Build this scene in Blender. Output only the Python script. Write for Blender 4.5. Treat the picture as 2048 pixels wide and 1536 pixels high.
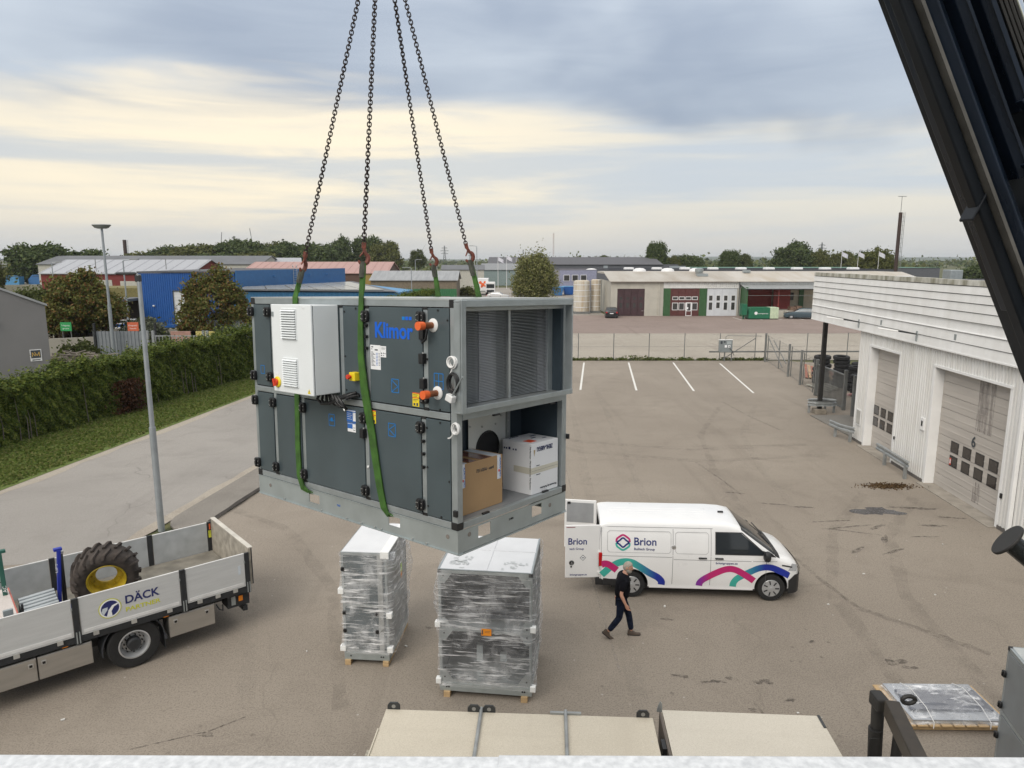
import bpy, bmesh, math, random
import numpy as np
from mathutils import Vector, Matrix

for o in list(bpy.data.objects): bpy.data.objects.remove(o)
SC = bpy.context.scene
COL = SC.collection
R = math.radians
random.seed(7)

# ---------------------------------------------------------------- camera
cd = bpy.data.cameras.new('camera'); cam = bpy.data.objects.new('camera', cd); COL.objects.link(cam)
cam.location = (0, 0, 8.3); cam.rotation_euler = (R(80), 0, 0)
cd.sensor_width = 36; cd.lens = 24.96; cd.clip_start = .05; cd.clip_end = 30000
SC.camera = cam

# ---------------------------------------------------------------- sky: broken overcast over a pale horizon
SUN_AZ, SUN_EL = -150.0, 42.0          # degrees right of +Y, degrees above the horizon
W = bpy.data.worlds.new('World'); SC.world = W; W.use_nodes = True
wt = W.node_tree; wt.nodes.clear()
def wn(t, **k):
    n = wt.nodes.new(t)
    for a, b in k.items(): setattr(n, a, b)
    return n
def wl(a, b): wt.links.new(a, b)
def wmath(op, a, b=None, c=None, clamp=False):
    n = wn('ShaderNodeMath', operation=op, use_clamp=clamp)
    for i, x in enumerate((a, b, c)):
        if x is None: continue
        if isinstance(x, (int, float)): n.inputs[i].default_value = x
        else: wl(x, n.inputs[i])
    return n.outputs[0]
def wrange(x, a, b, c=0., d=1., smooth=True):
    n = wn('ShaderNodeMapRange', interpolation_type='SMOOTHSTEP' if smooth else 'LINEAR')
    n.clamp = True if not smooth else n.clamp
    wl(x, n.inputs[0])
    for i, v in enumerate((a, b, c, d)): n.inputs[i + 1].default_value = v
    return n.outputs[0]
def wmix(f, a, b, mode='MIX'):
    n = wn('ShaderNodeMix', data_type='RGBA', blend_type=mode)
    if isinstance(f, (int, float)): n.inputs[0].default_value = f
    else: wl(f, n.inputs[0])
    for i, x in ((6, a), (7, b)):
        if isinstance(x, tuple): n.inputs[i].default_value = (*x, 1)
        else: wl(x, n.inputs[i])
    return n.outputs[2]
tc = wn('ShaderNodeTexCoord'); gen = tc.outputs['Generated']
sp = wn('ShaderNodeSeparateXYZ'); wl(gen, sp.inputs[0]); zz = sp.outputs[2]
def wnoise(scale, detail, stretch, seed, dist=0., rough=.55):
    m = wn('ShaderNodeMapping'); wl(gen, m.inputs[0]); m.inputs['Scale'].default_value = stretch; m.inputs['Location'].default_value = seed
    n = wn('ShaderNodeTexNoise'); wl(m.outputs[0], n.inputs[0])
    n.inputs['Scale'].default_value = scale; n.inputs['Detail'].default_value = detail
    n.inputs['Roughness'].default_value = rough; n.inputs['Distortion'].default_value = dist
    return n.outputs[0]
sky = wn('ShaderNodeTexSky', sky_type='NISHITA'); sky.sun_disc = False
sky.sun_elevation = R(SUN_EL); sky.sun_rotation = R(SUN_AZ); sky.air_density = 1.2; sky.dust_density = 2.5
n_big = wnoise(1.35, 4, (1, 1, 4.0), (3.1, 1.2, .4), .4)
n_soft = wnoise(2.2, 3, (1, 1, 2.6), (8.4, 2.2, .9), .5, .5)
n_band = wnoise(1.25, 6, (1, 1, 15), (1.3, 7.7, 2.0), .35)
n_fine = wnoise(3.6, 7, (1, 1, 8), (5.2, .3, 1.1), .8, .6)
# how close to the bright break in the cloud
sunv = Vector((math.sin(R(-17)) * math.cos(R(9.5)), math.cos(R(-17)) * math.cos(R(9.5)), math.sin(R(9.5))))
dt = wn('ShaderNodeVectorMath', operation='DOT_PRODUCT'); wl(gen, dt.inputs[0]); dt.inputs[1].default_value = sunv
near = wrange(dt.outputs['Value'], .86, 1.0)
band = wmath('ADD', wmath('MULTIPLY', n_band, .75), wmath('MULTIPLY', n_fine, .25))
bandm = wmath('ADD', wrange(band, .40, .60), wmath('MULTIPLY', near, .45), clamp=True)
low = wmix(bandm, (3.7, 4.0, 4.35), (5.0, 4.75, 4.2))
low = wmix(wmath('MULTIPLY', near, wrange(band, .38, .58)), low, (6.7, 5.9, 4.5))
deckm = wmath('ADD', wmath('MULTIPLY', n_soft, .84), wmath('MULTIPLY', n_fine, .16))
deckc = wmix(wrange(deckm, .36, .66), (2.15, 2.5, 3.1), (3.55, 3.9, 4.35))
deckc = wmix(wrange(zz, .30, .55), deckc, (4.3, 4.25, 4.15))
cover = wmath('ADD', wrange(zz, .10, .27, 0., 1., False), wmath('MULTIPLY', wmath('SUBTRACT', n_big, .5), 1.25))
cover = wmath('SUBTRACT', wmath('ADD', cover, wmath('MULTIPLY', sp.outputs[0], .12)), wmath('MULTIPLY', near, .22))
cover = wmath('ADD', cover, wmath('MULTIPLY', wmath('SUBTRACT', n_fine, .5), .28))
deck = wmix(wrange(cover, .30, .56), low, deckc)
hor = wmix(wrange(zz, -.01, .085), (4.0, 4.0, 3.95), deck)
grad = wrange(zz, .17, 1.0, 1.0, 1.75, False)          # an overcast sky is brighter towards the zenith
gr = wn('ShaderNodeVectorMath', operation='SCALE'); wl(hor, gr.inputs[0]); wl(grad, gr.inputs['Scale'])
full = wmix(.92, sky.outputs[0], gr.outputs[0])
bg = wn('ShaderNodeBackground'); wl(full, bg.inputs[0]); bg.inputs[1].default_value = .096
wo = wn('ShaderNodeOutputWorld'); wl(bg.outputs[0], wo.inputs[0])
# the hidden sun, spread wide by the cloud
sl = bpy.data.lights.new('sun', 'SUN'); sl.energy = 1.2; sl.angle = R(40); sl.color = (1, .94, .85)
so = bpy.data.objects.new('sun', sl); COL.objects.link(so)
so.rotation_euler = (R(90 - SUN_EL), 0, R(180 - SUN_AZ)); so.location = (0, 0, 40)
SC.view_settings.view_transform = 'Standard'; SC.view_settings.look = 'None'
SC.view_settings.exposure = .80; SC.view_settings.gamma = 1; SC.view_settings.use_curve_mapping = False
SC.render.engine = 'CYCLES'

# ---------------------------------------------------------------- materials
MATS = {}
def nt(m):
    m.use_nodes = True; t = m.node_tree; t.nodes.clear(); return t
def mat(name, col, rough=.55, metal=0., var=.12, vs=2.5, bump=0., bs=60., col2=None, stretch=None, spec=.5, detail=5, coat=0.):
    """one procedural surface: two tones of the colour broken up by noise, a second fine noise, optional relief"""
    if name in MATS: return MATS[name]
    m = bpy.data.materials.new(name); t = nt(m); N = t.nodes.new; L = t.links.new
    out = N('ShaderNodeOutputMaterial'); b = N('ShaderNodeBsdfPrincipled'); L(b.outputs[0], out.inputs[0])
    tcn = N('ShaderNodeTexCoord'); mp = N('ShaderNodeMapping'); L(tcn.outputs['Object'], mp.inputs[0])
    if stretch: mp.inputs['Scale'].default_value = stretch
    n1 = N('ShaderNodeTexNoise'); L(mp.outputs[0], n1.inputs[0]); n1.inputs['Scale'].default_value = vs; n1.inputs['Detail'].default_value = detail
    r = N('ShaderNodeMapRange'); L(n1.outputs[0], r.inputs[0]); r.inputs[1].default_value = .3; r.inputs[2].default_value = .7
    mx = N('ShaderNodeMix'); mx.data_type = 'RGBA'; L(r.outputs[0], mx.inputs[0])
    c2 = col2 if col2 else tuple(min(1, c * (1 + var)) for c in col)
    c1 = col if col2 else tuple(c * (1 - var) for c in col)
    mx.inputs[6].default_value = (*c1, 1); mx.inputs[7].default_value = (*c2, 1)
    L(mx.outputs[2], b.inputs['Base Color'])
    rr = N('ShaderNodeMapRange'); L(n1.outputs[0], rr.inputs[0]); rr.inputs[3].default_value = max(.03, rough - min(.12, var * .8)); rr.inputs[4].default_value = min(1, rough + min(.12, var * .8))
    L(rr.outputs[0], b.inputs['Roughness'])
    b.inputs['Metallic'].default_value = metal; b.inputs['Specular IOR Level'].default_value = spec
    b.inputs['Coat Weight'].default_value = coat
    if bump:
        n2 = N('ShaderNodeTexNoise'); L(mp.outputs[0], n2.inputs[0]); n2.inputs['Scale'].default_value = bs; n2.inputs['Detail'].default_value = 4
        bp = N('ShaderNodeBump'); bp.inputs['Strength'].default_value = bump; bp.inputs['Distance'].default_value = .01
        L(n2.outputs[0], bp.inputs['Height']); L(bp.outputs[0], b.inputs['Normal'])
    MATS[name] = m; return m

def leafmat(name, cols, trans=.25, rough=.6):
    """each leaf takes its own shade of the plant's colours"""
    if name in MATS: return MATS[name]
    m = bpy.data.materials.new(name); t = nt(m); N = t.nodes.new; L = t.links.new
    out = N('ShaderNodeOutputMaterial'); g = N('ShaderNodeNewGeometry'); rp = N('ShaderNodeValToRGB'); L(g.outputs['Random Per Island'], rp.inputs[0])
    el = rp.color_ramp.elements
    while len(el) < len(cols): el.new(.5)
    for i, c in enumerate(cols): el[i].position = i / (len(cols) - 1); el[i].color = (*c, 1)
    b = N('ShaderNodeBsdfPrincipled'); L(rp.outputs[0], b.inputs['Base Color']); b.inputs['Roughness'].default_value = rough
    b.inputs['Specular IOR Level'].default_value = .12
    tr = N('ShaderNodeBsdfTranslucent'); L(rp.outputs[0], tr.inputs[0]); mx = N('ShaderNodeMixShader'); mx.inputs[0].default_value = trans
    L(b.outputs[0], mx.inputs[1]); L(tr.outputs[0], mx.inputs[2]); L(mx.outputs[0], out.inputs[0])
    MATS[name] = m; return m

def glassmat(name, col=(.02, .025, .03), rough=.06):
    if name in MATS: return MATS[name]
    m = bpy.data.materials.new(name); t = nt(m); N = t.nodes.new; L = t.links.new
    out = N('ShaderNodeOutputMaterial'); b = N('ShaderNodeBsdfPrincipled'); L(b.outputs[0], out.inputs[0])
    b.inputs['Base Color'].default_value = (*col, 1); b.inputs['Roughness'].default_value = rough; b.inputs['Coat Weight'].default_value = .3
    MATS[name] = m; return m

def groundmat(name, base, light, dark, fine=55., cracks=0., spots=0., streak=0., rough=.9, seam=None):
    """asphalt or old concrete: grain, pale speckle, large worn areas, drip spots, cracks, long wheel tracks"""
    m = bpy.data.materials.new(name); t = nt(m); N = t.nodes.new; L = t.links.new
    out = N('ShaderNodeOutputMaterial'); b = N('ShaderNodeBsdfPrincipled'); L(b.outputs[0], out.inputs[0])
    tcn = N('ShaderNodeTexCoord'); co = tcn.outputs['Object']
    def noise(s, d=6, stretch=None, ro=.6, dist=0, rot=0):
        mp = N('ShaderNodeMapping'); L(co, mp.inputs[0])
        if stretch: mp.inputs['Scale'].default_value = stretch
        mp.inputs['Rotation'].default_value = (0, 0, rot)
        n = N('ShaderNodeTexNoise'); L(mp.outputs[0], n.inputs[0]); n.inputs['Scale'].default_value = s; n.inputs['Detail'].default_value = d
        n.inputs['Roughness'].default_value = ro; n.inputs['Distortion'].default_value = dist; return n.outputs[0]
    def rng(x, a, b_, c=0., d=1.):
        r = N('ShaderNodeMapRange'); L(x, r.inputs[0])
        for i, v in enumerate((a, b_, c, d)): r.inputs[i + 1].default_value = v
        return r.outputs[0]
    def mul(x, y):
        q = N('ShaderNodeMath'); q.operation = 'MULTIPLY'
        for i, v in enumerate((x, y)):
            if isinstance(v, (int, float)): q.inputs[i].default_value = v
            else: L(v, q.inputs[i])
        return q.outputs[0]
    def mix(f, x, y):
        q = N('ShaderNodeMix'); q.data_type = 'RGBA'
        if isinstance(f, (int, float)): q.inputs[0].default_value = f
        else: L(f, q.inputs[0])
        for i, v in ((6, x), (7, y)):
            if isinstance(v, tuple): q.inputs[i].default_value = (*v, 1)
            else: L(v, q.inputs[i])
        return q.outputs[2]
    big = noise(.11, 5, None, .55, .6); med = noise(.55, 7, None, .62, .8); gr1 = noise(fine, 3); gr2 = noise(fine * .35, 4)
    c = mix(rng(big, .38, .64), base, light)
    c = mix(mul(rng(med, .50, .75), .55), c, dark)
    c = mix(mul(rng(gr2, .42, .72), .35), c, dark)
    c = mix(mul(rng(gr1, .50, .66), .75), c, light)
    c = mix(mul(rng(gr1, .47, .36), .80), c, dark)
    if streak:
        st = noise(.9, 5, (1, .06, 1), .6, .4, .16); st2 = noise(.7, 5, (.07, 1, 1), .6, .5, -.1)
        c = mix(mul(rng(st, .58, .72), streak), c, dark); c = mix(mul(rng(st2, .58, .74), streak), c, light)
        c = mix(mul(rng(st2, .40, .30), streak * .8), c, dark)
    if spots:
        v = N('ShaderNodeTexVoronoi'); v.inputs['Scale'].default_value = 3.2; L(co, v.inputs[0])
        c = mix(mul(mul(rng(v.outputs[0], .16, .05), rng(noise(.22, 3), .54, .64)), spots), c, tuple(x * .5 for x in dark))
        v2 = N('ShaderNodeTexVoronoi'); v2.inputs['Scale'].default_value = 1.9; L(co, v2.inputs[0])
        c = mix(mul(rng(v2.outputs[0], .05, .03), .5), c, (.5, .48, .45))
    if cracks:
        v = N('ShaderNodeTexVoronoi'); v.feature = 'DISTANCE_TO_EDGE'; v.inputs['Scale'].default_value = .14
        wp = N('ShaderNodeMix'); wp.data_type = 'VECTOR'; wp.inputs[0].default_value = .985
        nw = N('ShaderNodeTexNoise'); nw.inputs['Scale'].default_value = .8; L(co, nw.inputs[0])
        ad = N('ShaderNodeVectorMath'); ad.operation = 'MULTIPLY_ADD'; L(nw.outputs['Color'], ad.inputs[0]); ad.inputs[1].default_value = (1.6, 1.6, 0); L(co, ad.inputs[2])
        L(ad.outputs[0], v.inputs[0])
        c = mix(mul(mul(rng(v.outputs[0], .0042, .001), rng(noise(.3, 2), .42, .56)), cracks), c, tuple(x * .45 for x in dark))
    L(c, b.inputs['Base Color']); b.inputs['Roughness'].default_value = rough; b.inputs['Specular IOR Level'].default_value = .3
    bp = N('ShaderNodeBump'); bp.inputs['Strength'].default_value = .35; bp.inputs['Distance'].default_value = .012; L(gr1, bp.inputs['Height']); L(bp.outputs[0], b.inputs['Normal'])
    MATS[name] = m; return m

def stainmat(name, col, rough=.85, amount=.75, sc=7., stretch=(1, 1, 1)):
    """a stain soaked into the asphalt: colour that breaks up into nothing"""
    m = bpy.data.materials.new(name); t = nt(m); N = t.nodes.new; L = t.links.new; out = N('ShaderNodeOutputMaterial'); tcn = N('ShaderNodeTexCoord')
    mp = N('ShaderNodeMapping'); L(tcn.outputs['Object'], mp.inputs[0]); mp.inputs['Scale'].default_value = stretch; n = N('ShaderNodeTexNoise'); L(mp.outputs[0], n.inputs[0]); n.inputs['Scale'].default_value = sc; n.inputs['Detail'].default_value = 8; n.inputs['Roughness'].default_value = .7
    r = N('ShaderNodeMapRange'); L(n.outputs[0], r.inputs[0]); r.inputs[1].default_value = .40; r.inputs[2].default_value = .62; r.inputs[4].default_value = amount
    b = N('ShaderNodeBsdfPrincipled'); b.inputs['Base Color'].default_value = (*col, 1); b.inputs['Roughness'].default_value = rough; tp = N('ShaderNodeBsdfTransparent'); mx = N('ShaderNodeMixShader')
    L(r.outputs[0], mx.inputs[0]); L(tp.outputs[0], mx.inputs[1]); L(b.outputs[0], mx.inputs[2]); L(mx.outputs[0], out.inputs[0]); return m

def filmmat(name, density=.42, ang=.0):
    """stretch film: mostly clear, milky where it folds, glossy"""
    m = bpy.data.materials.new(name); t = nt(m); N = t.nodes.new; L = t.links.new
    out = N('ShaderNodeOutputMaterial'); tcn = N('ShaderNodeTexCoord')
    def streaks(rot, sc, lo, hi, seed):
        mp = N('ShaderNodeMapping'); L(tcn.outputs['Object'], mp.inputs[0]); mp.inputs['Rotation'].default_value = rot; mp.inputs['Scale'].default_value = sc; mp.inputs['Location'].default_value = (seed, seed * 2.1, 0)
        n = N('ShaderNodeTexNoise'); L(mp.outputs[0], n.inputs[0]); n.inputs['Scale'].default_value = 1; n.inputs['Detail'].default_value = 5; n.inputs['Roughness'].default_value = .65; n.inputs['Distortion'].default_value = .5
        r = N('ShaderNodeMapRange'); L(n.outputs[0], r.inputs[0]); r.inputs[1].default_value = lo; r.inputs[2].default_value = hi; return r.outputs[0], n.outputs[0]
    a, an = streaks((.12, .16, 0), (1.3, 1.3, 19), .53, .72, 1.); b_, bn = streaks((-.2, -.3, .1), (1.6, 1.6, 12), .56, .76, 4.); c_, cn = streaks((0, 0, 0), (2.6, 2.6, 2.0), .47, .78, 9.)
    def op(o, x, y, clamp=False):
        q = N('ShaderNodeMath'); q.operation = o; q.use_clamp = clamp
        for i, v in enumerate((x, y)):
            if isinstance(v, (int, float)): q.inputs[i].default_value = v
            else: L(v, q.inputs[i])
        return q.outputs[0]
    fac = op('ADD', op('MULTIPLY', op('MAXIMUM', a, b_), density * 1.1), op('MULTIPLY', c_, density * .5))
    fac = op('ADD', fac, .10, True)
    tp = N('ShaderNodeBsdfTransparent'); pb = N('ShaderNodeBsdfPrincipled'); pb.inputs['Base Color'].default_value = (.93, .94, .96, 1); pb.inputs['Roughness'].default_value = .3
    pb.inputs['Specular IOR Level'].default_value = .7
    bp = N('ShaderNodeBump'); bp.inputs['Strength'].default_value = .7; bp.inputs['Distance'].default_value = .03; L(an, bp.inputs['Height']); L(bp.outputs[0], pb.inputs['Normal'])
    mx = N('ShaderNodeMixShader'); L(fac, mx.inputs[0]); L(tp.outputs[0], mx.inputs[1]); L(pb.outputs[0], mx.inputs[2])
    L(mx.outputs[0], out.inputs[0]); MATS[name] = m; return m

# ---------------------------------------------------------------- mesh building
class MB:
    def __init__(s): s.v = []; s.f = []; s.m = []; s.k = 0
    def add(s, vs, fs, M=None):
        b = len(s.v)
        s.v += [tuple(M @ Vector(p)) for p in vs] if M is not None else [tuple(p) for p in vs]
        s.f += [tuple(b + i for i in f) for f in fs]; s.m += [s.k] * len(fs); return s
    def box(s, x0, x1, y0, y1, z0, z1, M=None):
        return s.add([(x0, y0, z0), (x1, y0, z0), (x1, y1, z0), (x0, y1, z0), (x0, y0, z1), (x1, y0, z1), (x1, y1, z1), (x0, y1, z1)],
                     [(0, 3, 2, 1), (4, 5, 6, 7), (0, 1, 5, 4), (1, 2, 6, 5), (2, 3, 7, 6), (3, 0, 4, 7)], M)
    def cbox(s, c, d, M=None):
        return s.box(c[0] - d[0] / 2, c[0] + d[0] / 2, c[1] - d[1] / 2, c[1] + d[1] / 2, c[2] - d[2] / 2, c[2] + d[2] / 2, M)
    def bar(s, p0, p1, w, h, up=(0, 0, 1)):
        p0, p1 = Vector(p0), Vector(p1); x = (p1 - p0); l = x.length; x.normalize(); u = Vector(up)
        y = u.cross(x)
        if y.length < 1e-4: y = Vector((1, 0, 0)).cross(x)
        y.normalize(); z = x.cross(y); M = Matrix((x, y, z)).transposed().to_4x4(); M.translation = p0
        return s.box(0, l, -w / 2, w / 2, -h / 2, h / 2, M)
    def cyl(s, p0, p1, r0, r1=None, n=12, cap=True):
        r1 = r0 if r1 is None else r1
        p0, p1 = Vector(p0), Vector(p1); d = (p1 - p0).normalized(); a = Vector((0, 0, 1)) if abs(d.z) < .9 else Vector((1, 0, 0))
        x = d.cross(a).normalized(); y = d.cross(x)
        vs = [p + (x * math.cos(2 * math.pi * i / n) + y * math.sin(2 * math.pi * i / n)) * r for p, r in ((p0, r0), (p1, r1)) for i in range(n)]
        fs = [(i, i + n, (i + 1) % n + n, (i + 1) % n) for i in range(n)]
        if cap: fs += [tuple(range(n)), tuple(range(2 * n - 1, n - 1, -1))]
        return s.add(vs, fs)
    def tube(s, pts, r, n=7, closed=False, flat=None):
        pts = [Vector(p) for p in pts]; m = len(pts); vs = []; prev = None
        for i, p in enumerate(pts):
            d = (pts[(i + 1) % m] - pts[i - 1]) if closed else (pts[min(i + 1, m - 1)] - pts[max(i - 1, 0)])
            d.normalize()
            if prev is None:
                a = Vector((0, 0, 1)) if abs(d.z) < .9 else Vector((1, 0, 0)); x = d.cross(a).normalized()
            else: x = (prev - d * prev.dot(d)).normalized()
            prev = x; y = d.cross(x); rr = r[i] if isinstance(r, (list, tuple)) else r
            vs += [p + (x * math.cos(2 * math.pi * j / n) + y * math.sin(2 * math.pi * j / n)) * rr for j in range(n)]
        fs = []
        for i in range(m if closed else m - 1):
            k = (i + 1) % m
            fs += [(i * n + j, i * n + (j + 1) % n, k * n + (j + 1) % n, k * n + j) for j in range(n)]
        if not closed: fs += [tuple(range(n))[::-1], tuple(range((m - 1) * n, m * n))]
        return s.add(vs, fs)
    def lathe(s, prof, n=24, M=None, cap=True):
        """profile of (radius, height) turned about local z"""
        vs = [(r * math.cos(2 * math.pi * j / n), r * math.sin(2 * math.pi * j / n), h) for r, h in prof for j in range(n)]
        fs = [(i * n + j, i * n + (j + 1) % n, (i + 1) * n + (j + 1) % n, (i + 1) * n + j) for i in range(len(prof) - 1) for j in range(n)]
        if cap: fs += [tuple(range(n))[::-1], tuple(range((len(prof) - 1) * n, len(prof) * n))]
        return s.add(vs, fs, M)
    def prism(s, poly, a0, a1, axis='y', M=None):
        """polygon in the plane across the axis, pushed from a0 to a1"""
        pt = {'y': lambda p, a: (p[0], a, p[1]), 'x': lambda p, a: (a, p[0], p[1]), 'z': lambda p, a: (p[0], p[1], a)}[axis]
        n = len(poly); vs = [pt(p, a0) for p in poly] + [pt(p, a1) for p in poly]
        fs = [tuple(range(n)), tuple(range(2 * n - 1, n - 1, -1))] + [(i, i + n, (i + 1) % n + n, (i + 1) % n) for i in range(n)]
        return s.add(vs, fs, M)
    def grid(s, fn, nu, nv, M=None):
        vs = [fn(i / nu, j / nv) for i in range(nu + 1) for j in range(nv + 1)]
        fs = [(i * (nv + 1) + j, (i + 1) * (nv + 1) + j, (i + 1) * (nv + 1) + j + 1, i * (nv + 1) + j + 1) for i in range(nu) for j in range(nv)]
        return s.add(vs, fs, M)
    def mesh(s, name):
        me = bpy.data.meshes.new(name); me.from_pydata(s.v, [], s.f)
        bm = bmesh.new(); bm.from_mesh(me); bmesh.ops.recalc_face_normals(bm, faces=bm.faces); bm.to_mesh(me); bm.free()
        if any(s.m): me.polygons.foreach_set('material_index', s.m)
        return me
    def build(s, name, mats, parent=None, smooth=False, bevel=0., seg=2):
        me = s.mesh(name); return link(name, me, mats, parent, smooth, bevel, seg)
def link(name, me, mats=None, parent=None, smooth=False, bevel=0., seg=2):
    if mats is not None and not me.materials:
        for m in (mats if isinstance(mats, (list, tuple)) else [mats]): me.materials.append(m)
    if smooth:
        me.polygons.foreach_set('use_smooth', [True] * len(me.polygons))
        if smooth != 'all':
            try: me.set_sharp_from_angle(angle=R(35))
            except Exception: pass
    o = bpy.data.objects.new(name, me); COL.objects.link(o)
    if parent is not None: o.parent = parent
    if bevel:
        b = o.modifiers.new('bevel', 'BEVEL'); b.width = bevel; b.segments = seg; b.limit_method = 'ANGLE'; b.angle_limit = R(40)
    return o
def part(name, mats, parent, *boxes, bevel=0.):
    b = MB()
    for q in boxes: b.box(*q)
    return b.build(name, mats, parent, bevel=bevel)
def tag(o, label, cat, group=None, kind=None):
    o['label'] = label
    if cat: o['category'] = cat
    if group: o['group'] = group
    if kind: o['kind'] = kind
    return o
def struct(o): o['kind'] = 'structure'; return o
def thing(name, label, cat, loc=(0, 0, 0), rotz=0., group=None):
    o = bpy.data.objects.new(name, None); COL.objects.link(o); o.empty_display_size = .2
    o.location = loc; o.rotation_euler = (0, 0, rotz); return tag(o, label, cat, group)
def share(src, name, parent, M):
    """another piece that shares the first one's mesh"""
    o = src.copy(); o.name = name; COL.objects.link(o); o.parent = parent; o.matrix_local = M; return o
def dup(root, loc, rotz=None, label=None, scale=None):
    r = root.copy(); COL.objects.link(r); r.location = loc
    if rotz is not None: r.rotation_euler = (0, 0, rotz)
    if scale: r.scale = (scale,) * 3 if isinstance(scale, (int, float)) else scale
    if label: r['label'] = label
    for ch in list(root.children):
        c = ch.copy(); COL.objects.link(c); c.parent = r
        for g in list(ch.children):
            d = g.copy(); COL.objects.link(d); d.parent = c
    return r
def T(x, y, z): return Matrix.Translation((x, y, z))
def face(o, right, up):
    """matrix with x along right, y along up, z out of the face"""
    r, u = Vector(right).normalized(), Vector(up).normalized(); n = r.cross(u)
    M = Matrix((r, u, n)).transposed().to_4x4(); M.translation = Vector(o); return M
def textmesh(txt, size, bold=0., depth=.001, align='LEFT', space=1.):
    cu = bpy.data.curves.new('lettering', 'FONT'); cu.body = txt; cu.size = size; cu.extrude = depth; cu.offset = bold; cu.align_x = align; cu.resolution_u = 3; cu.space_character = space
    ob = bpy.data.objects.new('lettering', cu); me = bpy.data.meshes.new_from_object(ob)
    bpy.data.objects.remove(ob); bpy.data.curves.remove(cu); me.materials.clear(); return me
def text(txt, size, m, parent, M, name='lettering', width=None, **k):
    me = textmesh(txt, size, **k)
    if width:
        xs = [v.co.x for v in me.vertices]; w = max(xs) - min(xs)
        me.transform(Matrix.Diagonal((width / w, 1, 1, 1)))
    o = link(name, me, m, parent); o.matrix_local = M; return o
def leafmesh(name, centers, size, rng, mats, aspect=1.6, normals=None, flat=.0):
    """one small bent-free leaf face per centre, each its own island"""
    n = len(centers); c = np.asarray(centers, float)
    a = rng.normal(size=(n, 3)); a[:, 2] *= (1 - flat)
    if normals is not None: a = a * .55 + normals
    a /= np.linalg.norm(a, axis=1)[:, None] + 1e-9
    h = rng.normal(size=(n, 3)); u = np.cross(a, h); u /= np.linalg.norm(u, axis=1)[:, None] + 1e-9; w = np.cross(a, u)
    sz = size * rng.uniform(.6, 1.35, size=(n, 1)); u = u * sz * aspect * .5; w = w * sz * .5
    vs = np.stack([c - u, c - w * .9 + u * .1, c + u, c + w * .9 + u * .1], 1).reshape(-1, 3)
    me = bpy.data.meshes.new(name); me.vertices.add(4 * n); me.vertices.foreach_set('co', vs.ravel())
    me.loops.add(4 * n); me.loops.foreach_set('vertex_index', np.arange(4 * n)); me.polygons.add(n)
    me.polygons.foreach_set('loop_start', np.arange(0, 4 * n, 4)); me.update(calc_edges=True)
    me.materials.append(mats); return me
# ================================================================ the ground
def sheet(name, poly, z, m, parent=None):
    b = MB(); b.add([(x, y, z) for x, y in poly], [tuple(range(len(poly)))])
    me = b.mesh(name)
    if me.polygons[0].normal.z < 0: me.flip_normals()
    o = link(name, me, m, parent); return struct(o) if parent is None else o
ASPH = groundmat('yard asphalt', (.248, .214, .176), (.306, .267, .221), (.166, .141, .116), 34, cracks=.13, spots=.6, streak=.36)
ROAD = groundmat('road asphalt', (.275, .258, .238), (.33, .31, .285), (.195, .18, .165), 60, cracks=.3, spots=.15, streak=.25)
WALK = groundmat('walk asphalt', (.215, .195, .175), (.26, .24, .21), (.15, .135, .12), 60, cracks=.3, streak=.2)
CONC = groundmat('old concrete', (.37, .335, .28), (.43, .39, .33), (.26, .225, .19), 20, cracks=.6, spots=.3, streak=.55)
PINK = groundmat('reddish asphalt', (.235, .185, .160), (.285, .228, .20), (.17, .13, .115), 20, cracks=.5, streak=.4)
PAVE2 = groundmat('far asphalt', (.27, .245, .215), (.33, .30, .265), (.19, .17, .15), 12, streak=.3)
SAND = groundmat('sandy edge', (.33, .29, .24), (.40, .36, .30), (.22, .19, .16), 40)
FIELD = groundmat('field', (.075, .085, .035), (.13, .125, .055), (.04, .05, .022), 2., streak=.3)
TURF = groundmat('turf', (.090, .130, .028), (.130, .165, .042), (.060, .090, .020), 16., spots=.0)
sheet('terrain', [(-9000, -300), (9000, -300), (9000, 12000), (-9000, 12000)], -.03, FIELD)
k = .137
def rx(x0, y): return x0 + k * (y - 24.5)
yard = sheet('yard', [(-40, -8), (40, -8), (40, 50), (22.2, 58.2), (rx(-9.2, 58.2), 58.2), (rx(-9.2, 20), 20), (rx(-10.6, 19), 19), (-40, 14.5)], 0, ASPH)
road = sheet('road', [(-60, 3), (-34, 13), (rx(-18.5, 22), 22), (rx(-18.5, 140), 140), (rx(-10.6, 140), 140), (rx(-10.6, 19), 19), (-40, 11.5), (-60, 1)], .004, ROAD)
# pavement between road and yard with a rounded nose
nose = [(rx(-9.2, 58), 58), (rx(-10.6, 58), 58), (rx(-10.6, 22.6), 22.6)] + [(rx(-9.9, 22) - .7 * math.cos(a) , 22.0 - 1.15 * math.sin(a)) for a in np.linspace(.1, math.pi - .1, 9)] + [(rx(-9.2, 22.6), 22.6)]
b = MB(); b.prism([(p[0], p[1]) for p in nose], 0.0, .075, 'z'); pv = struct(b.build('pavement', WALK, bevel=.02))
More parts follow.
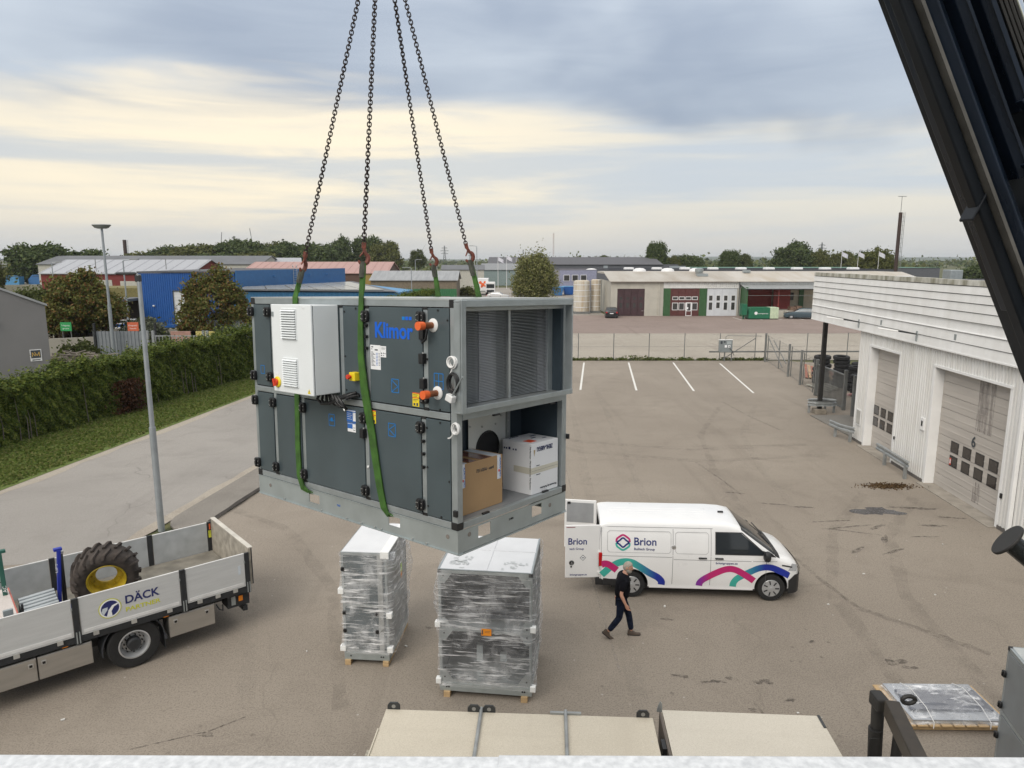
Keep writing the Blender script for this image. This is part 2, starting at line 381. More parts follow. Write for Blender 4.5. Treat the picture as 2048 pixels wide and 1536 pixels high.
# pale sandy margins along road edges (dust washed to the edge)
def margin(x0, w, y0, y1, z, name, m, n=60, amp=.14, seed=1):
    rr = random.Random(seed); L_, R_ = [], []
    for i in range(n + 1):
        y = y0 + (y1 - y0) * i / n; L_.append((rx(x0, y) - rr.random() * amp, y)); R_.append((rx(x0 + w, y) + rr.random() * amp, y))
    return sheet(name, L_ + R_[::-1], z, m)
margin(-10.95, .28, 19.5, 60, .008, 'dust_margin', SAND, seed=2)
margin(-18.75, .45, 16, 90, .008, 'dust_margin', SAND, seed=3, amp=.3)
margin(-9.28, .10, 21.5, 58, .080, 'pavement_joint', mat('joint dirt', (.035, .03, .025), .95, var=.4), amp=.05, seed=4)
sheet('concrete_yard', [(-4, 58.6), (70, 58.6), (70, 80), (-4, 80)], .002, CONC)
sheet('reddish_yard', [(-4, 80), (90, 80), (90, 106), (-4, 106)], .004, PINK)
sheet('far_yard', [(-24, 106), (14, 106), (14, 125), (60, 125), (60, 200), (-12, 210), (-24, 150)], .002, PAVE2)
# parking bay lines
PAINT = mat('road paint', (.66, .65, .61), .7, var=.12, vs=9)
for (a, c) in (((5.85, 57.1), (4.4, 44.9)), ((9.47, 57.1), (7.97, 44.7)), ((13.09, 57.1), (11.6, 44.5)), ((16.74, 56.6), (15.17, 43.8))):
    d = (Vector(c) - Vector(a)).normalized(); nn = Vector((d.y, -d.x)) * .065
    o = sheet('bay_line', [tuple(Vector(a) + nn), tuple(Vector(c) + nn), tuple(Vector(c) - nn), tuple(Vector(a) - nn)], .004, PAINT, yard)
for x in (31.6, 34.5, 37.2, 40.2):
    sheet('bay_line', [(x, 98), (x + .14, 98), (x + .14, 102), (x, 102)], .008, PAINT)['kind'] = 'structure'
# stains with a shape of their own
def blob(cx, cy, rx_, ry, seed, z, m, name='stain', n=26, rough=.35, rot=0.):
    rr = random.Random(seed); ph = [rr.random() * 6.28 for _ in range(6)]; pts = []
    for i in range(n):
        a = 2 * math.pi * i / n; q = 1 + rough * sum(math.sin((j + 2) * a + ph[j]) / (j + 1.6) for j in range(6)) + rr.uniform(-.12, .12)
        x, y = rx_ * q * math.cos(a), ry * q * math.sin(a)
        pts.append((cx + x * math.cos(rot) - y * math.sin(rot), cy + x * math.sin(rot) + y * math.cos(rot)))
    return sheet(name, pts, z, m, yard)
WET = mat('wet asphalt', (.060, .058, .062), .25, var=.25, vs=12); STAIN = stainmat('dark stain', (.075, .064, .056), .8, .62, 8); STAIN2 = stainmat('faint stain', (.10, .085, .073), .85, .30, 5)
blob(12.15, 22.6, .62, .42, 3, .004, WET, rough=.45)
for i, (x, y, a, c_, r_) in enumerate([(13.6, 22.9, .8, .1, -.1), (14.3, 22.0, .4, .07, -.15), (13.3, 21.3, .45, .09, 0), (10.3, 21.7, .7, .05, .1), (10.6, 21.2, .8, .06, .25), (10.5, 20.8, .7, .05, -.35), (11.5, 21.2, .45, .07, .5), (11.2, 20.2, .3, .1, 1.1), (9.0, 23.3, .5, .05, -.2), (9.9, 23.0, .3, .08, -.2), (8.0, 24.5, .35, .05, -.2), (12.5, 20.4, .35, .05, .0), (10.0, 19.4, .35, .08, .6), (11.0, 19.3, .5, .05, .5)]):
    blob(x, y, a, c_, 40 + i, .004, STAIN, rot=r_, rough=.3)
for i, (x, y, a, c_) in enumerate([(5.0, 12.9, .16, .10), (4.4, 13.0, .10, .07), (4.0, 12.9, .22, .06), (3.4, 13.1, .18, .05), (3.1, 12.5, .05, .04), (5.3, 12.3, .09, .06), (4.5, 12.0, .08, .05), (8.0, 13.6, .22, .12), (8.2, 13.4, .14, .06), (3.8, 11.5, .17, .07), (4.9, 11.2, .24, .05), (5.4, 11.1, .14, .05), (3.6, 15.4, .12, .06), (6.6, 14.4, .08, .05), (-1.9, 15.0, .07, .05), (-5.4, 11.3, .15, .05)]):
    blob(x, y, a, c_, 80 + i, .004, STAIN, rough=.5)
def track(pts, w, m, seed):
    rr = random.Random(seed); P_ = [Vector(p) for p in pts]; Lq, Rq = [], []
    n = 26
    for i in range(n + 1):
        t_ = i / n * (len(P_) - 1); j = min(int(t_), len(P_) - 2); f_ = t_ - j; p = P_[j].lerp(P_[j + 1], f_); d = (P_[j + 1] - P_[j]).normalized(); q = Vector((d.y, -d.x))
        ww = w * (.7 + .6 * rr.random()); Lq.append(tuple(p + q * ww / 2)); Rq.append(tuple(p - q * ww / 2))
    return sheet('wheel_mark', Lq + Rq[::-1], .004 + .0002 * seed, m, yard)
track([(8.3, 16.0), (9.3, 14.9), (10.2, 13.9)], .20, STAIN2, 1)
track([(8.0, 18.9), (8.1, 17.5), (8.35, 16.0)], .12, STAIN2, 2)
track([(7.6, 28.5), (8.0, 26), (8.2, 24.2)], .08, STAIN2, 3)
track([(12.4, 41), (12.7, 37), (13.2, 34)], .12, STAIN2, 4)
track([(2.2, 13.2), (2.1, 18), (2.2, 30), (3.0, 44)], .05, stainmat('faint pale line', (.36, .32, .28), .9, .55, 4), 5)
track([(4.6, 12.2), (4.8, 11.0), (4.9, 10.4)], .06, STAIN2, 6)
STAIN3 = stainmat('tyre track', (.10, .085, .072), .85, .13, 2.2); PALE3 = stainmat('worn track', (.36, .32, .27), .9, .16, 2.)
for i, (pts_, w_, m_) in enumerate((([(14.2, 24), (11.5, 20.5), (9.8, 16.5), (9.2, 11.5)], .34, STAIN3), ([(12.6, 24.4), (9.9, 20.8), (8.1, 16.8), (7.5, 11.5)], .34, STAIN3), ([(3.6, 44), (3.0, 30), (2.7, 22), (2.4, 11)], .30, PALE3), ([(5.4, 44), (4.9, 30), (4.6, 22), (4.4, 19)], .30, PALE3), ([(13.5, 29.5), (8, 28.5), (3, 30), (0, 33)], .4, STAIN3), ([(13.4, 31.3), (8, 30.3), (3, 31.8), (0, 35)], .4, STAIN3), ([(-3.2, 12), (-4.6, 17), (-7, 21), (-11, 24)], .3, STAIN3), ([(-5.0, 12), (-6.4, 16.4), (-8.8, 20), (-12, 22.5)], .3, PALE3), ([(12, 40), (9, 33), (8, 27), (7.7, 22)], .3, STAIN3), ([(14, 40), (11, 33), (9.9, 27), (9.6, 23)], .3, PALE3))): track(pts_, w_, m_, 20 + i).location.z = .0006 * i
track([(-6.6, 10.9), (-5.4, 11.4), (-4.9, 11.8)], .035, STAIN, 7)
# litter: pale scraps and leaf debris
lit = MB(); rr = random.Random(5)
for (x, y) in [(-8.2, 11.7), (-3.6, 14.6), (3.7, 16.0), (7.7, 16.1), (-2.3, 14.2), (-4.4, 14.0), (10.6, 16.6), (9.4, 17.8), (5.3, 11.9), (-1.6, 16.5), (12.7, 19.8)]:
    M = T(x, y, .015) @ Matrix.Rotation(rr.random() * 6, 4, 'Z'); s_ = rr.uniform(.015, .04); lit.box(-s_, s_, -s_ * .6, s_ * .5, -.01, .01, M)
tag(lit.build('paper_scraps', mat('scrap', (.6, .59, .56), .8)), 'small pale scraps lying about the yard asphalt', 'litter', kind='stuff')
rng = np.random.default_rng(3)
pts = np.stack([rng.normal(13.9, .42, 900), rng.normal(25.2, .16, 900), rng.uniform(.005, .05, 900)], 1)
tag(link('leaf_litter', leafmesh('leaf_litter', pts, .05, rng, leafmat('dead leaf', [(.05, .03, .018), (.10, .06, .03), (.15, .10, .05)], .05), flat=.3)), 'heap of dead brown leaves by the guard rail', 'leaf litter', kind='stuff')
# green weeds along the fence foot
pts = []
for _ in range(150):
    x = rng.uniform(4, 21); s_ = rng.uniform(.05, .2) * (1.7 if 9.6 < x < 11.5 else 1); m_ = int(18 + 60 * s_)
    pts.append(np.stack([rng.normal(x, s_ * .9, m_), rng.normal(58.4, .12, m_), rng.uniform(0, s_ * 1.3, m_)], 1))
WEED = leafmat('weed leaf', [(.05, .075, .02), (.10, .13, .035), (.16, .16, .06)])
tag(link('weeds', leafmesh('weeds', np.concatenate(pts), .10, rng, WEED)), 'green weeds growing along the foot of the mesh fence', 'weeds', kind='stuff')
# grass verge between road and hedge
ver = sheet('verge', [(rx(-18.6, 12), 12), (rx(-18.6, 90), 90), (-14.6, 92), (-19.6, 50.5), (-23.9, 29.9), (-30, 10)], .02, TURF)
n = 60000
yy = rng.uniform(20, 70, n) ** 1.0; lo = -24 + (yy - 24.5) * .20; hi = -18.7 + k * (yy - 24.5) - rng.uniform(0, .35, n) ** 1
xx = lo + (hi - lo) * rng.uniform(0, 1, n)
gp = np.stack([xx, yy, np.full(n, .05)], 1); nn_ = np.stack([rng.normal(0, 1, n), rng.normal(0, 1, n), np.zeros(n)], 1)
tag(link('grass', leafmesh('grass', gp, .10, rng, leafmat('grass blade', [(.075, .120, .024), (.115, .160, .034), (.15, .18, .05), (.19, .18, .07)], .3), aspect=1.3)), 'mown green grass of the verge between road and hedge', 'grass', kind='stuff')
# far hills
HILL = mat('far hill', (.055, .075, .05), .95, var=.35, vs=.004)
for (y0, h, seed, z0) in ((3400, 26, 1, -5), (5000, 46, 2, -8)):
    rr = random.Random(seed); ph = [rr.random() * 6 for _ in range(8)]
    def prof(x): return h * (.45 + .22 * math.sin(x / 1400 + ph[0]) + .13 * math.sin(x / 520 + ph[1]) + .07 * math.sin(x / 210 + ph[2]) + .03 * math.sin(x / 80 + ph[3]))
    def fn(u, v):
        x = -6500 + 13000 * u; r_ = math.sin(v * math.pi) ** .8
        return (x, y0 - 300 + 900 * v, z0 + max(0, prof(x)) * r_)
    struct(MB().grid(fn, 220, 8).build('hills', HILL, smooth='all'))
# ================================================================ trees and hedge
BARK = mat('bark', (.055, .042, .032), .95, var=.3, vs=6, bump=.6, bs=20)
def crown_pts(rng, R3, nclump, per, spread, hollow=.55, droop=0., taper=0.):
    c = rng.normal(size=(nclump, 3)); c /= np.linalg.norm(c, axis=1)[:, None]
    rad = rng.uniform(hollow, 1.02, size=(nclump, 1)) ** .7
    wob = 1 + .16 * np.sin(c[:, :1] * 5.1 + 1) * np.sin(c[:, 1:2] * 4.3) + .12 * np.sin(c[:, 2:] * 6 + c[:, :1] * 3)
    ctr = c * rad * wob * np.array(R3)
    ctr[:, 2] = np.where(ctr[:, 2] < -.55 * R3[2], -.55 * R3[2] + rng.uniform(-.1, .1, nclump) * R3[2], ctr[:, 2])
    if taper: ctr[:, :2] *= (1 - taper * np.clip(ctr[:, 2:] / R3[2], 0, 1))
    sp = spread * rng.uniform(.6, 1.4, size=(nclump, 1, 1))
    p = ctr[:, None, :] + rng.normal(size=(nclump, per, 3)) * sp * np.array([1, 1, .8 + droop])
    return p.reshape(-1, 3)
CROWNS = {}
def crown_mesh(kind, var, cols, R3, leaf, nclump, per, spread, hollow=.55, droop=0., taper=0.):
    key = (kind, var)
    if key not in CROWNS:
        rg = np.random.default_rng(hash(kind) % 1000 * 0 + var * 17 + len(kind))
        CROWNS[key] = leafmesh('crown', crown_pts(rg, R3, nclump, per, spread, hollow, droop, taper), leaf, rg, leafmat(kind, cols, .22))
    return CROWNS[key]
TRUNKS = {}
def trunk_mesh(seed, h, r, R3):
    key = (seed, round(h, 1), round(r, 2))
    if key in TRUNKS: return TRUNKS[key]
    rr = random.Random(seed); b = MB(); p = Vector((0, 0, 0)); pts = [p.copy()]
    for i in range(5): p = p + Vector((rr.uniform(-.06, .06) * h, rr.uniform(-.06, .06) * h, h / 5)); pts.append(p.copy())
    b.tube(pts, [r * (1.25 - .17 * i) for i in range(6)], 7)
    for i in range(9):
        q = pts[2 + i % 4]; a = rr.random() * 6.28; e = Vector((math.cos(a) * R3[0] * .75, math.sin(a) * R3[1] * .75, R3[2] * rr.uniform(.4, 1.1)))
        b.tube([q, q + e * .5 + Vector((0, 0, .1 * h)), q + e], [r * .42, r * .26, r * .08], 5)
    TRUNKS[key] = b.mesh('trunk'); return TRUNKS[key]
DARKG = [(.042, .066, .025), (.066, .094, .033), (.090, .120, .042), (.122, .146, .055)]
OLIVE = [(.066, .080, .025), (.102, .114, .034), (.136, .145, .045), (.175, .172, .062)]
ROWAN = [(.065, .085, .022), (.105, .125, .032), (.145, .150, .042), (.180, .140, .046), (.180, .080, .034)]
LIGHT = [(.050, .065, .020), (.080, .098, .030), (.115, .128, .042)]
WILLOW = [(.11, .125, .038), (.16, .172, .056), (.205, .205, .08), (.24, .225, .10)]
def tree(name, label, loc, R3, h_trunk, kind, cols, var=0, leaf=.34, nclump=260, per=26, spread=.34, group=None, droop=0., tr=.16, scale=1., rot=0., hollow=.55, taper=0.):
    t = thing(name, label, 'tree', loc, rot, group); t.scale = (scale,) * 3
    link('trunk', trunk_mesh(var, h_trunk + R3[2] * .6, tr, R3), BARK, t)
    c = link('crown', crown_mesh(kind, var, cols, R3, leaf, nclump, per, spread, hollow, droop, taper), None, t); c.location = (0, 0, h_trunk + R3[2] * .62); return t
# rowans behind the hedge
tree('rowan_tree', 'rusty brown-green rowan tree behind the hedge beside the tall lamp post', (-38.6, 64, 0), (3.4, 3.0, 3.0), 2.3, 'rowan', ROWAN, 0, .17, 380, 70, .26, taper=.45)
tree('rowan_tree', 'rounded rowan tree turning rusty in front of the blue hall', (-28.6, 69, 0), (3.6, 3.0, 3.6), 1.5, 'rowan', ROWAN, 1, .17, 400, 70, .26, taper=.5)
tree('yellowing_bush', 'yellow-green bushy tree between grey gable and rusty rowan', (-43.2, 67, 0), (2.9, 2.4, 2.6), 1.6, 'light', LIGHT, 0, .18, 240, 60, .28)
tree('small_bush', 'low green bush in front of the white roller door', (-34.5, 66, 0), (1.9, 1.4, 1.5), .3, 'olive', OLIVE, 5, .24, 120, 26, .25)
tree('willow_tree', 'round weeping willow beside the white tanks', (4.4, 138, 0), (4.0, 3.4, 4.4), 1.6, 'willow', WILLOW, 0, .24, 300, 90, .42, taper=.22, hollow=.4, droop=1.3, tr=.25)
# far wood on the left and single trees along the horizon; (x, y, half width, half height, trunk, kind, words)
K = {'d': ('dark', DARKG), 'o': ('olive', OLIVE), 'l': ('light', LIGHT)}
rr = random.Random(11)
wood = [(-131, 262, 9, 4.2, 'o'), (-122, 268, 10, 5.0, 'd'), (-113, 258, 9, 5.0, 'o'), (-106, 270, 10, 5.6, 'd'), (-98, 262, 9, 5.6, 'd'), (-91, 272, 9, 5.4, 'o'), (-84, 260, 8, 5.2, 'd'), (-77, 268, 9, 5.3, 'd'), (-70, 262, 8, 4.8, 'd'), (-126, 246, 8, 3.6, 'd'), (-101, 245, 8, 3.8, 'd'), (-88, 247, 8, 4.0, 'o'), (-115, 243, 7, 3.4, 'o')]
spots = [('far left dark wood', x, y, w, h, k_) for x, y, w, h, k_ in wood]
SIDE = ['leftmost olive tree at the end of the wood behind the red barn', 'tall dark tree second along the wood behind the red barn', 'olive tree third along the wood behind the red barn', 'broad dark tree behind the ridge of the red barn', 'dark tree above the gable end of the red barn', 'olive-brown tree right of the red barn gable', 'dark tree above the pale blue house in the wood', 'dark tree between wood and first chain', 'last dark tree at the right end of the wood', 'lower dark tree at the front left of the wood', 'lower dark tree at the front middle of the wood', 'lower olive tree at the front right of the wood', 'low olive tree in front of the wood over the barn roof']
for i, (g_, x, y, w, h, k_) in enumerate(spots):
    kk, cc = K[k_]; tree('forest_tree', SIDE[i], (x, y, 0), (4.4, 3.6, 4.0), 2.6, kk, cc, i % 3, .36, 300, 64, .46, 'trees of the wood behind the red barn', scale=1).scale = (w / 4.4, w / 4.4, h / 3.3 * .92)
sing = [(-72, 300, 6.0, 6.6, 'd', 'tall dark tree left of the second chain hook'), (-61, 306, 6.5, 7.0, 'd', 'tallest dark tree right of the second chain hook'), (-52, 296, 6.2, 6.0, 'o', 'olive-green tree right of the tallest dark tree'),
        (-43, 330, 5.6, 6.0, 'l', 'bright green round tree left of the third chain hook'), (-119, 182, 7.5, 4.8, 'd', 'broad dark tree left of the red barn roof'), (-109, 186, 6, 4.2, 'd', 'smaller dark tree next to the red barn roof'),
        (-96, 128, 5, 4.2, 'o', 'olive tree cut by the left picture edge'), (50, 250, 3.6, 5.6, 'd', 'tall dark tree above the long grey hall ridge'), (63, 262, 6, 3.8, 'd', 'low spreading trees right of the tall dark one'),
        (57, 256, 3, 3.6, 'o', 'low olive tree behind the hall ridge end'), (83, 275, 3.8, 4.6, 'd', 'pointed dark tree above the workshop roof vent'), (90, 282, 3.8, 4.0, 'l', 'pale green tree beside the pointed dark tree'),
        (105, 270, 7.0, 5.6, 'd', 'large round dark tree above the white workshop roof'), (114, 268, 4, 4.6, 'o', 'olive tree right of the large round dark tree'),
        (128, 280, 5, 4.4, 'o', 'olive tree left of the lattice pylon'), (140, 290, 6, 4.2, 'd', 'dark tree under the lattice pylon'), (101, 200, 4.6, 4.4, 'o', 'dark olive tree left of the tall brown chimney'), (128, 172, 5, 2.4, 'o', 'low bushy tree between chimney and crane boom'), (120, 186, 5, 2.6, 'd', 'low dark tree right of the brown chimney'), (30, 330, 5, 3.6, 'o', 'small tree left above the long grey hall'), (42, 340, 5, 3.8, 'l', 'pale small tree above the long grey hall'), (20, 345, 5, 3.2, 'd', 'low tree beyond the grey hall roof'), (70, 150, 3, 2.2, 'l', 'low yellow-green bush behind the workshop roof'), (150, 180, 6, 3.2, 'o', 'low olive tree behind the white garage roof'), (75, 300, 5, 3.6, 'd', 'dark low tree between the ridge and the pointed tree')]
for i, (x, y, w, h, k_, lab) in enumerate(sing):
    kk, cc = K[k_]; tree('distant_tree', lab, (x, y, 0), (4.4, 3.6, 4.0), 2.6, kk, cc, i % 3, .36, 300, 64, .46, 'single trees along the horizon').scale = (w / 4.4, w / 4.4, h / 3.3 * .88)
# woods that read as one mass far off
rg = np.random.default_rng(5); P_ = []
for _ in range(1500):
    x = rg.uniform(-900, 1300); y = rg.uniform(450, 1500); s_ = rg.uniform(2.0, 4.4) * (.6 + .5 * (math.sin(x / 70) > -.2))
    q = rg.normal(size=(46, 3)); q[:, 2] = np.abs(q[:, 2]); P_.append(np.array([x, y, 0]) + q * np.array([s_ * 1.5, s_ * 1.5, s_]))
tag(link('far_woods', leafmesh('far_woods', np.concatenate(P_), 2.6, rg, leafmat('far leaf', DARKG + OLIVE[1:3], .15), aspect=1.2)), 'low belts of dark woodland along the horizon', 'woods', kind='stuff')
# hedge along the verge: leaf faces over a dense box with a wavy top
hed = thing('hedge', 'long tall dark green clipped hedge along the grass verge', 'hedge')
rg = np.random.default_rng(9)
hx = lambda y: -22.9 + (y - 30.0) * .215
def hedge_leaves(n, face_):
    y = rg.uniform(18, 92, n) if face_ != 'near' else rg.uniform(20, 60, n)
    top = 2.66 + .14 * np.sin(y * .9 + .6) + .11 * np.sin(y * 2.3 + 1) + .08 * np.sin(y * 5.1) + .024 * (y - 33)
    if face_ == 'front' or face_ == 'near':
        z = rg.uniform(0, 1, n) * top; off = .16 * np.sin(y * 1.7 + z * 1.1) + .12 * np.sin(y * 4.3 - z * 2.9) + .08 * np.sin(y * 9 + z * 7) + -np.abs(rg.normal(0, .13, n))
        x = hx(y) + off - .05 * z; nv = np.tile([1., -.35, .25], (n, 1))
    else:
        d = rg.uniform(0, 1.9, n); x = hx(y) - d; z = top + .13 * np.sin(x * 4 + y * 3) + np.abs(rg.normal(0, .14, n)) * rg.choice([0, .5, 1, 1.8], n) - .10; nv = np.tile([.1, -.1, 1.], (n, 1))
    return np.stack([x, y, z], 1), nv
HEDGE = [(.032, .052, .010), (.055, .084, .015), (.085, .118, .021), (.120, .150, .028), (.16, .175, .036)]
a, na = hedge_leaves(150000, 'near'); b_, nb = hedge_leaves(60000, 'front'); c_, nc = hedge_leaves(90000, 'top')
link('foliage', leafmesh('foliage', np.concatenate([a, b_, c_]), .092, rg, leafmat('hedge leaf', HEDGE, .2), normals=np.concatenate([na, nb, nc]), aspect=1.9), None, hed)
b = MB()
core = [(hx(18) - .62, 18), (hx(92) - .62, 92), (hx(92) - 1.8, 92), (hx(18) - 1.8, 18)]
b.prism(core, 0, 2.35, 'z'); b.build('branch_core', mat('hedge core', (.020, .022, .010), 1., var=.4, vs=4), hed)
rr = random.Random(3)
for i in range(30):
    y = rr.uniform(22, 56); x = hx(y) + rr.uniform(-.02, .12); MB().tube([(x, y, 0), (x - .05, y + rr.uniform(-.1, .1), 1.0), (x - .1, y, rr.uniform(1.2, 2.2))], [.022, .016, .008], 5).build('stem', mat('grey stem', (.13, .11, .095), .9), hed)
pts = np.stack([rg.normal(0, .55, 2600), rg.normal(0, .55, 2600), rg.uniform(0, 1.7, 2600)], 1) * np.array([.6, 1, 1]); yb = 38.2
pts += np.array([hx(yb) + .05, yb, .1]); link('withered_patch', leafmesh('withered_patch', pts, .10, rg, leafmat('withered', [(.035, .018, .010), (.07, .032, .018), (.10, .05, .025)])), None, hed)['label'] = 'withered red-brown patch of the hedge'
# ================================================================ the hoisted air handling unit
GALV = mat('galvanised', (.36, .395, .405), .38, .55, var=.09, vs=8, stretch=(1, 1, 1))
GALV2 = mat('galvanised base', (.40, .445, .45), .36, .55, var=.10, vs=5)
PANEL = mat('slate panel', (.062, .083, .092), .36, 0., var=.13, vs=2.2, bump=.03, bs=200)
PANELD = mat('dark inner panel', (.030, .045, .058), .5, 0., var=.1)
BLACK = mat('black plastic', (.012, .012, .013), .45, var=.3, vs=30)
GASK = mat('gasket', (.008, .008, .009), .8)
WHITEP = mat('white plastic', (.70, .70, .69), .45, var=.05)
CABG = mat('cabinet grey paint', (.74, .77, .78), .38, var=.04, vs=2)
BLUEI = mat('blue print', (.0, .11, .62), .5, var=.05); BLUEC = mat('light blue print', (.0, .17, .50), .5, var=.05)
YEL = mat('warning yellow', (.80, .62, .02), .5, var=.05); RED = mat('signal red', (.62, .05, .02), .45, var=.08); ORC = mat('orange cap', (.75, .13, .03), .45, var=.08)
COPPER = mat('copper pipe', (.30, .11, .05), .45, .5, var=.3, vs=12)
PAPER = mat('white sticker', (.78, .79, .80), .5, var=.03); INK = mat('ink', (.05, .06, .07), .7); STEEL = mat('zinc bolt', (.55, .55, .54), .35, .8)
BLUES = mat('blue sticker', (.02, .13, .45), .5, var=.05)
AM = Matrix(((.777529, .628847, .000647), (-.628201, .776682, .046138), (.028511, -.036280, .998935)))
AHUM = T(-.4889, 6.072, 5.6610) @ AM.to_4x4() @ Matrix.Scale(1.32, 4)
ahu = thing('air_handling_unit', 'large slate-grey air handling unit hanging from four chains', 'ventilation unit'); ahu.matrix_world = AHUM
L_, W_, H_ = 2.45, 1.29, 1.736
# base frame: C-channels with fork and strap openings
def holed(b, axis, lo, hi, z0, z1, holes, t0, t1):
    """upright plate along an axis with rectangular openings, made of strips"""
    def q(a, c, z, zz):
        if axis == 'x': b.box(a, c, t0, t1, z, zz)
        else: b.box(t0, t1, a, c, z, zz)
    cur = lo
    for (a, c, za, zb) in sorted(holes):
        q(cur, a, z0, z1); q(a, c, z0, za); q(a, c, zb, z1); cur = c
    q(cur, hi, z0, z1)
b = MB(); holed(b, 'x', -L_, 0, .0, .158, [(-1.70, -1.56, .05, .125), (-.71, -.585, .06, .132)], 0, .006); b.box(-L_, 0, -.012, .05, -.006, 0); b.box(-L_, 0, -.006, .06, .158, .164)
b.build('base_rail', GALV2, ahu)
b = MB(); holed(b, 'x', -L_, 0, .0, .158, [(-1.70, -1.56, .05, .125), (-.71, -.585, .06, .132)], W_ - .006, W_); b.box(-L_, 0, W_ - .05, W_ + .012, -.006, 0); b.build('base_rail', GALV2, ahu)
b = MB(); holed(b, 'y', .006, W_ - .006, .0, .158, [(.21, .345, .055, .145), (.835, .965, .05, .14)], -.006, 0.0); b.box(-.05, .012, .0, W_, -.012, -.006); b.build('base_rail', GALV2, ahu)
b = MB(); b.box(-L_, -L_ + .006, .006, W_ - .006, 0, .158); b.box(-L_ - .012, -L_ + .05, 0, W_, -.012, -.006); b.build('base_rail', GALV2, ahu)
part('under_pan', GALV2, ahu, (-L_ + .01, -.01, .01, W_ - .01, .164, .176))
for (x, z, y) in ((-2.27, .092, -.0015), (-.096, .105, -.0015)):
    b = MB(); b.lathe([(.016, 0), (.016, .002)], 16, face((x, y, z), (1, 0, 0), (0, 0, 1))); b.build('round_hole', mat('hole shade', (.20, .18, .16), .9), ahu)
for (y, z) in ((.115, .112), (1.07, .095)):
    b = MB(); b.lathe([(.017, 0), (.017, .002)], 16, face((.0005, y, z), (0, 1, 0), (0, 0, 1))); b.build('round_hole', mat('hole shade', (.20, .18, .16), .9), ahu)
for (x, z) in ((-2.05, .012), (-1.53, .012), (-1.2, .012), (-.86, .012), (-.79, .012), (-.45, .012), (-.3, .012), (-1.02, .012)):
    MB().cyl((x, -.002, z), (x, -.014, z), .006, n=8).build('bolt', STEEL, ahu)
# closed shell behind the panels
b = MB(); b.box(-L_ + .012, -.45, .014, W_ - .01, .18, H_ - .012); b.build('casing_core', GASK, ahu)
part('roof_sheet', mat('roof zinc', (.55, .57, .56), .34, .65, var=.12, vs=5), ahu, (-L_ + .001, .055, -.002, W_ + .004, H_ - .004, H_ + .008))
def rail(name, *bx): return part(name, GALV, ahu, *bx, bevel=.003)
rail('top_profile', (-L_ + .05, -.05, 0, .05, 1.686, 1.737)); rail('middle_profile', (-L_ + .02, -.062, -.001, .05, .925, .973)); rail('bottom_profile', (-L_ + .05, -.05, 0, .05, .166, .215))
rail('corner_post', (-L_, -L_ + .04, .0, .05, .215, 1.69)); rail('corner_post', (-.052, .003, -.002, .05, .215, 1.69)); rail('corner_post', (-.05, 0, W_ - .06, W_, .215, 1.69)); rail('corner_post', (-L_, -L_ + .05, W_ - .05, W_, .166, 1.69))
for x in (-1.205, -.902, -.288): rail('upper_post', (x - .021, x + .021, .001, .04, .974, 1.686))
rail('left_post', (-2.163, -2.125, .001, .04, .215, 1.686))
for x in (-1.742, -.935, -.318): rail('lower_post', (x - .021, x + .021, .001, .04, .215, .924))
for (x, z) in ((-L_, H_ - .055), (-.058, H_ - .055), (-L_, .162), (-.058, .162)):
    part('corner_cap', BLACK, ahu, (x - .003, x + .061, -.004, .055, z, z + .058), bevel=.006)
part('corner_cap', BLACK, ahu, (-.052, .004, W_ - .055, W_ + .004, .162, .22), bevel=.006)
pan = lambda x0, x1, z0, z1: part('panel', PANEL, ahu, (x0, x1, -.005, .03, z0, z1), bevel=.003)
for x0, x1 in ((-2.408, -2.17), (-2.118, -1.232), (-1.178, -.930), (-.872, -.314), (-.260, -.058)): pan(x0, x1, .982, 1.680)
for x0, x1 in ((-2.408, -2.170), (-2.118, -1.768), (-1.715, -.962), (-.908, -.345), (-.291, -.058)): pan(x0, x1, .222, .916)
part('small_cover', GALV, ahu, (-2.402, -2.185, -.004, .01, .932, .966), bevel=.002)
for x, z in ((-1.205, 1.678), (-.902, 1.678), (-.288, 1.678), (-.288, .982), (-.318, .918), (-.935, .918), (-.935, .222), (-.318, .222), (-1.742, .222), (-2.145, .222)):
    part('end_clip', BLACK, ahu, (x - .024, x + .024, -.003, .01, z - .010, z + .010))
# back and far sides
part('rear_panel', PANEL, ahu, (-L_ + .05, -.05, W_ - .02, W_ + .003, .222, .92), (-L_ + .05, -.05, W_ - .02, W_ + .003, .98, 1.68))
part('end_panel', PANEL, ahu, (-L_ - .003, -L_ + .02, .05, W_ - .05, .222, .92), (-L_ - .003, -L_ + .02, .05, W_ - .05, .98, 1.68))
